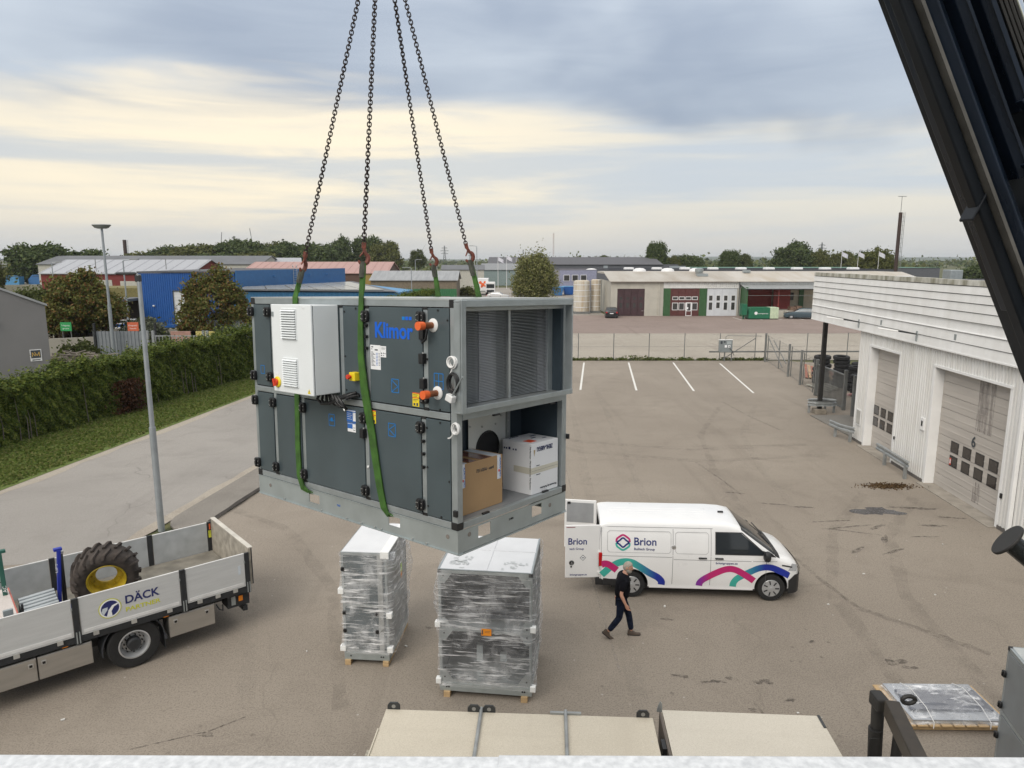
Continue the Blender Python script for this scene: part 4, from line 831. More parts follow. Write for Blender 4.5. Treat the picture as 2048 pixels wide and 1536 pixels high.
def skid(t, w, d, h):
    for x in (-w * .42, w * .42):
        o = part('timber_skid', WOOD, t, (x - .06, x + .06, -d / 2 - .05, d / 2 + .05, 0, h), bevel=.004)
def frame_box(t, w, d, z0, h, mid):
    """zinc edge frame with corner gussets, dark bays"""
    G = GALV
    for x in (-w / 2, w / 2 - .05):
        for y in (-d / 2, d / 2 - .05): part('corner_post', G, t, (x, x + .05, y, y + .05, z0, h), bevel=.004)
    for z in (z0 + .16, mid, h - .06):
        part('front_profile', G, t, (-w / 2 + .05, w / 2 - .05, -d / 2, -d / 2 + .05, z, z + .06)); part('side_profile', G, t, (-w / 2, -w / 2 + .05, -d / 2 + .05, d / 2 - .05, z, z + .06)); part('side_profile', G, t, (w / 2 - .05, w / 2, -d / 2 + .05, d / 2 - .05, z, z + .06)); part('rear_profile', G, t, (-w / 2 + .05, w / 2 - .05, d / 2 - .05, d / 2, z, z + .06))
    part('base_rail', GALV2, t, (-w / 2, w / 2, -d / 2 - .01, -d / 2 + .01, z0, z0 + .158), (-w / 2, w / 2, d / 2 - .01, d / 2, z0, z0 + .158), (-w / 2, -w / 2 + .01, -d / 2 + .01, d / 2 - .01, z0, z0 + .158), (w / 2 - .01, w / 2, -d / 2 + .01, d / 2 - .01, z0, z0 + .158))
# --- wide unit
t = thing('wrapped_unit', 'wide film-wrapped unit section with orange sticker on timber skids', 'wrapped unit', (-.40, 13.20, 0), R(-7.2)); t.scale = (1.045,) * 3; w, d, h = 1.70, 1.62, 2.47; skid(t, w, d, .11); frame_box(t, w, d, .11, h, 1.30)
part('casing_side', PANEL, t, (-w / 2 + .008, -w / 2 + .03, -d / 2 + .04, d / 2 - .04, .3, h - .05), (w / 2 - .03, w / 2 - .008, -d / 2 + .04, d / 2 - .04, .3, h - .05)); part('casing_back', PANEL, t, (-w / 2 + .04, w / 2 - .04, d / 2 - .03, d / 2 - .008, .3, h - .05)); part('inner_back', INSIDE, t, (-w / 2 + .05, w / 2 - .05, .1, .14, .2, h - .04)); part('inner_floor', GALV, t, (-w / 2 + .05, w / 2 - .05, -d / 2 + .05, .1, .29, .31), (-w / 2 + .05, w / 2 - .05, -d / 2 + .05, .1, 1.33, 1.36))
part('top_sheet', TOPW, t, (-w / 2 + .02, w / 2 - .02, -d / 2 + .02, d / 2 - .02, h - .005, h + .012), bevel=.004)
part('top_seam', TOPW, t, (-.03, .03, -d / 2 + .02, d / 2 - .02, h + .011, h + .022), (-w / 2 + .02, -.03, .10, .15, h + .011, h + .020), (.03, w / 2 - .02, .10, .15, h + .011, h + .020)); part('top_edge', GALV, t, (-w / 2, -w / 2 + .03, -d / 2, d / 2, h + .0, h + .016), (w / 2 - .03, w / 2, -d / 2, d / 2, h, h + .016), (-w / 2 + .03, w / 2 - .03, -d / 2, -d / 2 + .025, h, h + .016))
for x in (-w / 2, w / 2 - .06): part('corner_cap', BLACK, t, (x - .004, x + .064, -d / 2 - .006, -d / 2 + .05, h - .06, h + .002))
for sx in (-1, 1):
    for z, s_ in ((h - .06, -1), (1.36, 1), (1.30, -1), (.33, 1)):
        b = MB(); x = sx * (w / 2 - .05); b.prism([(x, z), (x - sx * .20, z), (x - sx * .06, z + s_ * .2), (x, z + s_ * .2)], -d / 2 + .002, -d / 2 + .012, 'y'); b.build('gusset', GALV, t); MB().cyl((x - sx * .045, -d / 2 - .006, z + s_ * .05), (x - sx * .045, -d / 2 + .004, z + s_ * .05), .014, n=10).build('bolt', BLACK, t)
for x in (-.72, -.68, .68, .72): MB().cyl((x, -d / 2 - .015, .19), (x, -d / 2 - .005, .19), .017, n=12).build('bolt', BLACK, t)
for (x, z0, z1) in ((-.25, .42, .75), (.2, .45, .60)): part('inner_fitting', GALV, t, (x, x + .12, -.3, -.2, z0, z1))
part('dark_blades', mat('blade', (.05, .055, .065), .4, .4, var=.2), t, *[(-w / 2 + .07, w / 2 - .07, -.50, -.44, 1.42 + i * .125, 1.50 + i * .125) for i in range(8)])
part('orange_sticker', mat('orange sticker', (.80, .28, .02), .5), t, (-.06, .12, -d / 2 - .045, -d / 2 - .040, 1.27, 1.40)); part('sticker_print', INK, t, (-.05, -.03, -d / 2 - .047, -d / 2 - .044, 1.29, 1.38), (.0, .10, -d / 2 - .047, -d / 2 - .044, 1.355, 1.36), (.0, .09, -d / 2 - .047, -d / 2 - .044, 1.33, 1.335))
for (x, z) in ((-1, 1.42), (1, 1.42), (-1, .30), (1, .26)): part('foam_corner', FOAM, t, (x * (w / 2 + .02) - .05, x * (w / 2 + .02) + .05, -d / 2 - .035, -d / 2 + .07, z - .055, z + .055), bevel=.01)
film_shell(t, w, d, h + .004, .20, lambda nx, ny, v, s_: (.24 * max(0, math.sin((v - .52) / .48 * math.pi)) * max(0, math.sin((s_ % 1.62) / 1.62 * math.pi + .3)) if nx < 0 and v > .52 else 0) + (.05 * abs(math.sin(v * 5 + s_)) if nx > 0 else 0) + (.012 * abs(math.sin(v * 9)) if ny else 0), m=FILM, seed=1, n=72)
b = MB()
for (cx, cy, q) in ((-.5, -.45, 26), (.45, -.5, 16)):
    rr = random.Random(q)
    for k_ in range(q): M = T(cx + rr.gauss(0, .10), cy + rr.gauss(0, .10), h + .0135 + .0006 * k_) @ Matrix.Rotation(rr.random() * 6, 4, 'Z'); b.add([(-.045, -.012, 0), (.04, -.02, 0), (.055, .012, 0), (-.03, .022, 0)], [(0, 1, 2, 3)], M)
b.build('damp_marks', mat('damp mark', (.50, .52, .52), .3, var=.1), t)['kind'] = 'stuff'
# --- narrow unit
t = thing('wrapped_unit', 'narrow tall film-wrapped unit section with yellow-orange arrow sticker', 'wrapped unit', (-2.93, 14.32, 0), R(-5)); w, d, h = .95, 1.62, 2.46; skid(t, w, d, .11); frame_box(t, w, d, .11, h, 1.28)
part('casing_panel', PANEL, t, (-w / 2 + .04, w / 2 - .04, -d / 2 + .006, -d / 2 + .03, .30, 1.26), (-w / 2 + .04, w / 2 - .04, -d / 2 + .006, -d / 2 + .03, 1.34, h - .05), (-w / 2 + .006, -w / 2 + .03, -d / 2 + .05, d / 2 - .05, .3, h - .05), (-w / 2 + .05, w / 2 - .05, d / 2 - .03, d / 2 - .006, .3, h - .05)); part('casing_panel', mat('zinc panel', (.34, .36, .37), .4, .5, var=.1), t, (w / 2 - .03, w / 2 - .006, -d / 2 + .05, d / 2 - .05, .3, h - .05))
part('top_sheet', TOPW, t, (-w / 2 + .02, w / 2 - .02, -d / 2 + .02, d / 2 - .02, h - .005, h + .012), bevel=.004); part('edge_board', FOAM, t, (w / 2 - .12, w / 2 + .05, -d / 2 - .04, d / 2 - .1, h + .013, h + .04), (w / 2 - .12, w / 2 + .05, -d / 2 - .04, -d / 2 - .012, h - .10, h + .013))
part('strip', GI, t, (w / 2 - .20, w / 2 - .10, -d / 2 - .012, -d / 2 - .002, .27, h - .02))
for i, (x, z) in enumerate(((-w / 2 + .03, 2.1), (-w / 2 + .03, 1.15), (-w / 2 + .03, .75), (w / 2 - .24, 1.15), (w / 2 - .24, .75))): share(H0, 'hinge_handle', t, T(x, -d / 2 + .004, z))
for x in (-.34, .30, .345): MB().cyl((x, -d / 2 - .015, .19), (x, -d / 2 - .005, .19), .017, n=12).build('bolt', BLACK, t)
for (x, z) in ((-1, 1.62), (-1, .36), (1, 1.12), (1, .36)): part('foam_corner', FOAM, t, (x * (w / 2 + .02) - .06, x * (w / 2 + .02) + .06, -d / 2 - .04, -d / 2 + .08, z - .06, z + .06), bevel=.01)
part('foam_corner', FOAM, t, (w / 2 - .02, w / 2 + .08, -d / 2 + .25, -d / 2 + .40, h - .25, h - .12), bevel=.01)
st = part('arrow_sticker', mat('lime sticker', (.45, .75, .05), .5), t, (w / 2 + .085, w / 2 + .09, -.05, .05, 1.72, 1.90)); part('arrow_sticker', mat('orange sticker', (.80, .28, .02), .5), t, (w / 2 + .085, w / 2 + .09, -.05, .05, 1.58, 1.715))
film_shell(t, w, d, h + .003, .24, lambda nx, ny, v, s_: (.02 + .10 * max(0, math.sin(v * 7 + s_ * 1.3)) * .8 + .06 * abs(math.sin(v * 3.1)) if nx > 0 else 0) + (.02 * abs(math.sin(v * 8 + s_)) if ny else 0), m=FILM2, seed=5, n=60)
# --- flat pallet of wrapped sheets
t = thing('wrapped_pallet', 'flat timber pallet of film-wrapped metal panels near the right edge', 'pallet', (7.95, 11.95, 0), R(-1)); 
for y in (-.50, 0, .50): part('pallet_runner', WOOD, t, (-.92, .92, y - .05, y + .05, .02, .12), bevel=.004)
for i in range(9): part('pallet_board', WOOD, t, (-.95 + i * .215, -.95 + i * .215 + .18, -.62, .62, .121, .143), bevel=.003)
part('panel_stack', mat('foil panel', (.45, .47, .50), .25, .6, var=.15), t, (-.80, .84, -.55, .55, .145, .22), bevel=.005); part('panel_stack', mat('foil panel dark', (.20, .21, .24), .25, .5, var=.2), t, (-.70, .78, -.30, .30, .221, .26), bevel=.005)
def ff(u, v):
    x = -.88 + 1.8 * u; y = -.60 + 1.2 * v; e = min(u, 1 - u, v, 1 - v); z = .15 + .13 * min(1, e * 7) + (.012 * math.sin(v * 40 + u * 6) + .010 * math.sin(v * 23 - u * 11) + .014 * math.sin(v * 9 + u * 3)) * min(1, e * 9); return (x, y, z)
MB().grid(ff, 30, 50).build('film', FILM2, t, smooth='all')
for x in (-.45, .55): b = MB(); b.tube([(x - .02, -.63, .10), (x, -.60, .20), (x + .01, -.3, .30), (x + .03, .3, .30), (x + .02, .60, .20), (x, .63, .10)], .008, 5); b.build('strap', WHITEP, t)
# --- unit section at the right picture edge
t = thing('unit_section', 'slate unit section with zinc edges cut by the right picture edge', 'ventilation unit', (7.33, 8.60, 0), R(-13)); w, d, h = 1.3, 1.55, 2.40
part('casing_core', GASK, t, (.03, w - .03, .03, d - .03, .17, h - .02)); part('base_rail', GALV2, t, (0, w, 0, d, 0, .158)); part('top_sheet', mat('roof zinc', (.55, .57, .56), .34, .65), t, (.04, w - .04, .04, d - .04, h - .004, h + .008))
for (x, y) in ((0, 0), (0, d - .06), (w - .06, 0), (w - .06, d - .06)): part('corner_post', GALV, t, (x, x + .06, y, y + .06, .16, h - .05), bevel=.003); part('corner_cap', BLACK, t, (x - .003, x + .063, y - .003, y + .063, h - .06, h + .004), bevel=.005)
part('top_profile', GALV, t, (0, .06, .06, d - .06, h - .06, h), (w - .06, w, .06, d - .06, h - .06, h), (.06, w - .06, 0, .06, h - .06, h), (.06, w - .06, d - .06, d, h - .06, h)); part('middle_profile', GALV, t, (0, .05, .06, d - .06, 1.28, 1.34), (.06, w - .06, 0, .05, 1.28, 1.34), (.06, w - .06, d - .05, d, 1.28, 1.34))
for z0, z1 in ((.20, 1.27), (1.35, h - .07)): part('panel', mat('zinc grey panel', (.23, .25, .26), .38, .2, var=.1), t, (-.006, .03, .07, d - .07, z0, z1), bevel=.004); part('panel', mat('zinc grey panel', (.23, .25, .26), .38, .2, var=.1), t, (.07, w - .07, d - .03, d + .006, z0, z1), bevel=.004)
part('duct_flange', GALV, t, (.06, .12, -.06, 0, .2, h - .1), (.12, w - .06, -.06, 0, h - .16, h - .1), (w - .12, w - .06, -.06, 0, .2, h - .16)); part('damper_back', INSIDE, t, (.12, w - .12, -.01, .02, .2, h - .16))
for i in range(10): part('damper_blade', GALV, t, (.12, w - .12, -.045, -.012, .25 + i * .10, .31 + i * .10))
for (y, z) in ((d - .03, 1.95), (d - .03, 1.42), (d - .03, .9), (d - .03, .3), (.06, 1.16), (.06, .5)): share(H0, 'hinge_handle', t, T(-.006, y, z) @ Matrix.Rotation(-math.pi / 2, 4, 'Z') @ Matrix.Scale(1.25, 4))
part('label', PAPER, t, (-.008, -.005, .10, .19, 2.1, 2.26)); part('blue_mark', BLUES, t, (-.008, -.005, .55, .64, .78, .88))
# ================================================================ the delivery van
VWHITE = mat('van white paint', (.80, .80, .795), .28, 0., var=.02, coat=.4); VBLACK = mat('van black plastic', (.018, .018, .019), .5, var=.2, vs=20); TYRE = mat('tyre rubber', (.016, .016, .016), .85, var=.3, vs=12, bump=.2, bs=60); HUB = mat('wheel trim silver', (.50, .51, .52), .35, .5, var=.05)
VGLASS = glassmat('car glass'); LAMPR = mat('tail lamp red', (.45, .01, .012), .15, var=.1); LAMPW = mat('head lamp', (.55, .57, .60), .12, .3, var=.15, vs=20); VNAVY = mat('van navy', (.012, .025, .16), .4, var=.03); VPINK = mat('van magenta', (.50, .02, .15), .4, var=.03); VTEAL = mat('van teal', (.05, .40, .33), .4, var=.03); SEAMM = mat('panel seam', (.10, .10, .11), .6)
van = thing('delivery_van', 'white delivery van with open rear doors and colourful wave stripes', 'van', (2.03, 17.48, 0), R(-3.5))
def lerpt(x, tab):
    for (a, va), (c, vc) in zip(tab, tab[1:]):
        if x <= c: return va + (vc - va) * max(0, (x - a)) / (c - a)
    return tab[-1][1]
ZT = [(0.2, 1.90), (.26, 1.93), (.45, 1.945), (3.0, 1.945), (3.35, 1.92), (3.60, 1.86), (4.48, 1.225), (4.60, 1.17), (4.95, 1.06), (5.15, .965), (5.24, .84), (5.29, .62), (5.305, .45)]
WZ = [(.20, .885), (.32, .925), (.55, .950), (.95, .952), (1.12, .942), (1.30, .915), (1.70, .825), (1.85, .745), (2.0, .70)]
TP = [(0.2, .985), (.45, 1.0), (3.9, 1.0), (4.5, .975), (4.9, .93), (5.15, .86), (5.305, .74)]
def top(x): return lerpt(x, ZT)
def side_y(x, z): return lerpt(z, WZ) * lerpt(x, TP)
def sect(x):
    zt = top(x); zb = .30 if 0.6 < x < 4.8 else .34; rc = min(.16, (zt - zb) * .4); P = []
    for i in range(10): z = zb + (zt - rc - zb) * i / 9; P.append((side_y(x, z), z))
    y1 = side_y(x, zt - rc); dy = .17 if x < 3.8 else .22
    for i in range(1, 6): a = i / 5 * math.pi / 2; P.append((y1 - dy * (1 - math.cos(a)) * .9 - dy * .1 * i / 5, zt - rc + rc * .86 * math.sin(a)))
    yl, zl = P[-1]
    for i in range(1, 6): f_ = i / 5; P.append((yl * (1 - f_), zl + (zt - zl) * (1 - (1 - f_) ** 2)))
    return P
xs = sorted(set([.2, .23, .3, .45, .6, .9, 1.2, 1.6, 2, 2.4, 2.8, 3.0, 3.2, 3.35, 3.48, 3.6, 3.75, 3.9, 4.05, 4.2, 4.35, 4.48, 4.54, 4.6, 4.75, 4.9, 5.0, 5.08, 5.15, 5.2, 5.24, 5.27, 5.29, 5.305]))
b = MB(); secs = [sect(x) for x in xs]; m_ = len(secs[0]); ring_ = 2 * m_ - 1; vs = []
for x, S in zip(xs, secs): vs += [(x, -y, z) for y, z in S] + [(x, y, z) for y, z in S[-2::-1]]
fs = [(i * ring_ + j, (i + 1) * ring_ + j, (i + 1) * ring_ + j + 1, i * ring_ + j + 1) for i in range(len(xs) - 1) for j in range(ring_ - 1)]
fs += [(i * ring_ + ring_ - 1, (i + 1) * ring_ + ring_ - 1, (i + 1) * ring_, i * ring_) for i in range(len(xs) - 1)] + [tuple(range(ring_)), tuple(range(len(xs) * ring_ - 1, (len(xs) - 1) * ring_ - 1, -1))]
b.add(vs, fs); body = b.build('body', [VWHITE, VBLACK], van, smooth=True)
# wheel arches and the rear door opening are cut out of the shell
RX, FX = .99, 4.39
c = MB()
for x in (RX, FX): c.cyl((x, -1.2, .36), (x, 1.2, .36), .405, n=28)
cut = c.build('cutter', VBLACK); c2 = MB().box(0, 2.6, -.68, .68, .55, 1.72); cut2 = c2.build('cutter2', VBLACK)
for q in (cut, cut2):
    q.matrix_world = Matrix.Identity(4); q.parent = van
    md = body.modifiers.new('arch', 'BOOLEAN'); md.object = q; md.operation = 'DIFFERENCE'; md.solver = 'EXACT'
    try: md.material_mode = 'TRANSFER'
    except Exception: pass
dg = bpy.context.evaluated_depsgraph_get(); dg.update(); me = bpy.data.meshes.new_from_object(body.evaluated_get(dg)); body.modifiers.clear(); body.data = me
for q in (cut, cut2): bpy.data.objects.remove(q)
def spatch(name, m, c4, nu=10, nv=8, off=.004, parent=van):
    """skin patch on the near side between four (x, z) corners: bl, br, tr, tl"""
    def fn(u, v):
        x = (c4[0][0] * (1 - u) + c4[1][0] * u) * (1 - v) + (c4[3][0] * (1 - u) + c4[2][0] * u) * v; z = (c4[0][1] * (1 - u) + c4[1][1] * u) * (1 - v) + (c4[3][1] * (1 - u) + c4[2][1] * u) * v
        return (x, -side_y(x, z) - off, z)
    return MB().grid(fn, nu, nv).build(name, m, parent, smooth='all')
def sstrip(name, m, pts, w, off=.004, parent=van, n=None):
    P = [Vector(p) for p in pts]; b = MB(); vs = []
    for i, p in enumerate(P):
        d = (P[min(i + 1, len(P) - 1)] - P[max(i - 1, 0)]).normalized(); q = Vector((-d.y, d.x)) * w / 2
        for s_ in (-1, -.33, .33, 1): a = p + q * s_; vs.append((a.x, -side_y(a.x, a.y) - off, a.y))
    b.add(vs, [(4 * i + j, 4 * i + 4 + j, 4 * i + 5 + j, 4 * i + 1 + j) for i in range(len(P) - 1) for j in range(3)]); return b.build(name, m, parent)
def stext(txt, size, m, x, z, width=None, bold=0., off=.005, name='lettering', parent=van):
    me = textmesh(txt, size, bold=bold); w0 = max(v.co.x for v in me.vertices) - min(v.co.x for v in me.vertices); s_ = width / w0 if width else 1
    for v in me.vertices: xx, zz_ = x + v.co.x * s_, z + v.co.y; v.co = (xx, -side_y(xx, zz_) - off - .001 + v.co.z * .3, zz_)
    return link(name, me, m, parent)
# glazing
def tpatch(name, m, x0, x1, j0, j1, off=.006, inset=0.):
    def fn(u, v):
        x = x0 + (x1 - x0) * u; S = sect(x); full = [(-y, z) for y, z in S] + [(y, z) for y, z in S[-2::-1]]; t_ = j0 + (j1 - j0) * v; j = min(int(t_), len(full) - 2); f_ = t_ - j; y = full[j][0] * (1 - f_) + full[j + 1][0] * f_; z = full[j][1] * (1 - f_) + full[j + 1][1] * f_
        return (x + off * .6, y, z + off)
    return MB().grid(fn, 12, 18).build(name, m, van, smooth='all')
ws = tpatch('windscreen', VGLASS, 3.62, 4.46, 11.0, 27.0); tpatch('windscreen_edge', VBLACK, 4.44, 4.56, 10.6, 27.4, .008)
sw_ = spatch('side_window', VGLASS, [(3.02, 1.20), (4.22, 1.20), (3.62, 1.70), (3.02, 1.70)], off=.006); spatch('quarter_pane', VBLACK, [(4.20, 1.17), (4.47, 1.14), (4.36, 1.24), (4.12, 1.30)], off=.007)
for (a, c_) in (((3.0, 1.71), (3.64, 1.71)), ((3.0, 1.19), (4.24, 1.19)), ((3.01, 1.19), (3.01, 1.71)), ((4.24, 1.19), (3.64, 1.71))): sstrip('window_seal', VBLACK, [Vector(a).lerp(Vector(c_), i / 8) for i in range(9)], .022, .008)
for y in (-.35, .35): b = MB(); b.bar((4.46, y, 1.255), (4.30, y + .42, 1.385), .02, .015); b.build('wiper', VBLACK, van)
# panel lines
def seam(pts): sstrip('panel_seam', SEAMM, pts, .009, .002)
for x, z0, z1 in ((1.98, .38, 1.76), (2.90, .38, 1.78), (4.24, .40, 1.14), (.23, .45, 1.80)): seam([(x, z0 + (z1 - z0) * i / 12) for i in range(13)])
seam([(.24 + 1.72 * i / 10, 1.085) for i in range(11)]); seam([(2.0 + 2.5 * i / 10, 1.03) for i in range(11)]); seam([(.24 + 2.7 * i / 12, 1.785) for i in range(13)])
SHADE = mat('crease shade', (.52, .52, .52), .35)  # grey lines paint the shade along pressed edges and board grooves
def pressed(x0, x1, z0, z1, r=.05):
    pts = [(x0 + r, z0), (x1 - r, z0), (x1, z0 + r), (x1, z1 - r), (x1 - r, z1), (x0 + r, z1), (x0, z1 - r), (x0, z0 + r), (x0 + r, z0)]; out = []
    for p, q in zip(pts, pts[1:]): out += [Vector(p).lerp(Vector(q), i / 4) for i in range(4)]
    sstrip('pressed_shade', SHADE, out + [Vector(pts[0])], .016, .002)
pressed(.38, 1.93, 1.18, 1.70); pressed(2.04, 2.84, 1.18, 1.70)
# graphics: wave stripes, logo, lettering
def gradmat(name, c1, c2, x0, x1):
    m = bpy.data.materials.new(name); t_ = nt(m); N = t_.nodes.new; Lk = t_.links.new; o = N('ShaderNodeOutputMaterial'); bs = N('ShaderNodeBsdfPrincipled'); Lk(bs.outputs[0], o.inputs[0]); tcn = N('ShaderNodeTexCoord'); s_ = N('ShaderNodeSeparateXYZ'); Lk(tcn.outputs['Object'], s_.inputs[0]); r = N('ShaderNodeMapRange'); Lk(s_.outputs[0], r.inputs[0]); r.inputs[1].default_value = x0; r.inputs[2].default_value = x1; mx = N('ShaderNodeMix'); mx.data_type = 'RGBA'; Lk(r.outputs[0], mx.inputs[0]); mx.inputs[6].default_value = (*c1, 1); mx.inputs[7].default_value = (*c2, 1); Lk(mx.outputs[2], bs.inputs['Base Color']); bs.inputs['Roughness'].default_value = .35; return m
teal, navy, pink, purp = (.05, .40, .33), (.012, .03, .30), (.50, .02, .15), (.22, .03, .32)
def curve(ctrl, n=40):
    P = [Vector(p) for p in ctrl]; out = []
    for i in range(n + 1):
        t_ = i / n * (len(P) - 1); j = min(int(t_), len(P) - 2); f_ = t_ - j; p0, p1, p2, p3 = P[max(j - 1, 0)], P[j], P[j + 1], P[min(j + 2, len(P) - 1)]
        out.append(.5 * ((2 * p1) + (p2 - p0) * f_ + (2 * p0 - 5 * p1 + 4 * p2 - p3) * f_ ** 2 + (3 * p1 - p0 - 3 * p2 + p3) * f_ ** 3))
    return out
sstrip('wave_stripe', gradmat('teal to navy', teal, navy, .95, 1.6), curve([(.25, .58), (.35, .68), (.47, .80), (.70, .93), (.95, .94), (1.15, .84), (1.40, .68), (1.62, .56), (1.72, .45), (1.72, .36)]), .17, .003)
sstrip('wave_stripe', gradmat('magenta', pink, pink, 0, 1), curve([(.24, .85), (.33, .88), (.44, .85), (.62, .72)]), .17, .0045)
sstrip('wave_stripe', gradmat('purple to magenta', purp, pink, 2.65, 2.9), curve([(2.64, .36), (2.66, .45), (2.76, .55), (3.05, .72), (3.30, .82), (3.52, .80), (3.80, .64), (3.96, .53)]), .16, .0045)
sstrip('wave_stripe', gradmat('teal to navy 2', teal, navy, 3.55, 4.2), curve([(3.46, .36), (3.48, .48), (3.58, .60), (3.85, .76), (4.10, .87), (4.35, .88), (4.60, .78), (4.82, .66)]), .16, .003)
def hexa(cx, cz, r, m0, m1, flip, parent=van):
    pts = [(cx - r * .95, cz), (cx - r * .9, cz + flip * r * .42), (cx - r * .55, cz + flip * r * .72), (cx, cz + flip * r * 1.0), (cx + r * .55, cz + flip * r * .72), (cx + r * .9, cz + flip * r * .42), (cx + r * .95, cz)]; sstrip('emblem', m0, curve(pts, 20), r * .27, .005)
hexa(.76, 1.43, .17, VPINK, 0, 1); hexa(.76, 1.41, .17, VTEAL, 0, -1)
sstrip('emblem', VNAVY, curve([(.60, 1.42), (.68, 1.47), (.76, 1.53), (.84, 1.47), (.92, 1.42)], 16), .04, .006); sstrip('emblem', VNAVY, curve([(.60, 1.42), (.68, 1.37), (.76, 1.31), (.84, 1.37), (.92, 1.42)], 16), .04, .006)
stext('Brion', .26, VNAVY, 1.02, 1.365, .54, .004); stext('Builtech Group', .085, VNAVY, 1.03, 1.245, .50, .001); stext('briongruppen.se', .075, VNAVY, 3.02, .945, .52, .001)
# details
for x in (2.70, 3.10):
    b = MB(); b.box(x - .10, x + .10, -side_y(x, 1.08) - .035, -side_y(x, 1.08) + .01, 1.07, 1.10); b.build('door_handle', VBLACK, van, bevel=.008)
MB().lathe([(.055, 0), (.05, .012), (.03, .016)], 18, face((2.0, -side_y(2.0, 1.33) - .002, 1.33), (1, 0, 0), (0, 0, 1))).build('lock_plate', STEEL, van, smooth=True)
b = MB(); b.lathe([(.05, -.05), (.10, -.02), (.11, .05), (.09, .10), (.03, .12)], 14, T(4.18, -1.06, 1.21) @ Matrix.Rotation(R(90), 4, 'Y') @ Matrix.Diagonal((1.25, .9, 1, 1))); b.bar((4.22, -.93, 1.17), (4.20, -1.06, 1.19), .06, .05); b.build('door_mirror', VBLACK, van, smooth=True)
b = MB(); b.lathe([(.05, -.05), (.10, -.02), (.11, .05), (.09, .10), (.03, .12)], 14, T(4.18, 1.06, 1.21) @ Matrix.Rotation(R(90), 4, 'Y') @ Matrix.Diagonal((1.25, .9, 1, 1))); b.build('door_mirror', VBLACK, van, smooth=True)
hl = spatch('headlight', LAMPW, [(4.78, .80), (5.12, .76), (5.14, .93), (4.90, .98)], off=.006); spatch('lamp_surround', VBLACK, [(4.62, .92), (4.93, .86), (4.92, .90), (4.62, .955)], off=.007)
ol = [(x, -(side_y(x, .5) + .014)) for x in np.linspace(4.80, 5.28, 9)]; ol += [(5.318, -.60), (5.332, -.3), (5.336, 0)]; ol += [(x, -y) for x, y in ol[-2::-1]]
def nose(u, v): t_ = u * (len(ol) - 1); j = min(int(t_), len(ol) - 2); f_ = t_ - j; x, y = ol[j][0] * (1 - f_) + ol[j + 1][0] * f_, ol[j][1] * (1 - f_) + ol[j + 1][1] * f_; e = min(u, 1 - u); return (x + .012 * math.sin(v * math.pi), y, .20 + (.34 + .14 * min(1, e * 5)) * v)
MB().grid(nose, 44, 6).build('front_bumper', VBLACK, van, smooth='all')
b = MB()
for i in range(3):
    def gl(u, v): a = R(-50 + 100 * u); return (4.90 + .435 * math.cos(a) ** .7 + .012, .86 * math.sin(a) / math.sin(R(50)), .68 + i * .07 + .035 * v)
    b.grid(gl, 16, 1)
b.build('grille', VBLACK, van, smooth='all')
b = MB(); b.box(.10, .30, -.93, .93, .30, .50); b.box(.28, .62, -.945, -.90, .30, .50); b.box(.28, .62, .90, .945, .30, .50); b.build('rear_bumper', VBLACK, van, bevel=.03)
for s_ in (-1, 1):
    o = part('tail_light', LAMPR, van, (.17, .26, s_ * .885 - .06, s_ * .885 + .065, .80, 1.16), bevel=.02); part('reversing_lamp', LAMPW, o, (.162, .175, s_ * .885 - .05, s_ * .885 + .0, .80, .95))
part('sill', VWHITE, van, (1.42, 3.96, -.925, -.88, .26, .36), (1.42, 3.96, .88, .925, .26, .36), bevel=.02); part('underbody', VBLACK, van, (.5, 4.9, -.8, .8, .20, .33)); part('loading_floor', mat('van floor', (.20, .19, .18), .8), van, (.22, 2.58, -.67, .67, .552, .575))
for i in range(7): b = MB(); y = -.48 + i * .16; b.box(.45, 2.9, y - .02, y + .02, 1.935 - .05 * (abs(y) / .5) ** 2, 1.952 - .05 * (abs(y) / .5) ** 2); b.build('roof_rib', VWHITE, van, bevel=.006)
part('roof_antenna', VBLACK, van, (3.22, 3.36, -.03, .03, 1.925, 1.965), bevel=.012)
for ch in list(van.children):
    if ch.name.split('.')[0] != 'wheel' and ch.type == 'MESH':
        for v in ch.data.vertices:
            if v.co.x > 4.80: v.co.x = 4.80 + (v.co.x - 4.80) * .62
part('seat', mat('van seat', (.02, .02, .022), .9), van, (3.0, 3.2, -.65, -.2, .6, 1.4), (3.0, 3.2, .2, .65, .6, 1.4))
def wheel(parent, x, y, z, r, w, rim, out):
    """tyre with a trim of seven slots; out is -1 towards the camera side"""
    M = face((x, y, z), (1, 0, 0), (0, 0, 1)) if out < 0 else face((x, y, z), (-1, 0, 0), (0, 0, 1))
    wh = MB().lathe([(rim, -w), (r * .93, -w), (r, -w * .85), (r, -w * .15), (r * .94, 0), (rim * 1.06, .002), (rim, -.012)], 36, M, cap=False).build('wheel', TYRE, parent, smooth=True)
    MB().lathe([(rim * 1.01, -.010), (rim * .97, -.004), (rim * .80, -.004), (rim * .30, .012), (.02, .018)], 36, M, cap=False).build('wheel_trim', HUB, wh, smooth=True)
    b = MB()
    for i in range(7): a = i * 2 * math.pi / 7; b.box(rim * .45, rim * .90, -.014, .014, .004, .0075, M @ Matrix.Rotation(a, 4, 'Z') @ T(0, 0, .003))
    b.build('trim_slots', BLACK, wh)['kind'] = 'stuff'; MB().lathe([(.04, .014), (.036, .024)], 14, M).build('hub_cap', HUB, wh); return wh
for x in (RX, FX): wheel(van, x, -.93, .335, .335, .21, .215, -1); wheel(van, x, .93, .335, .335, .21, .215, 1)
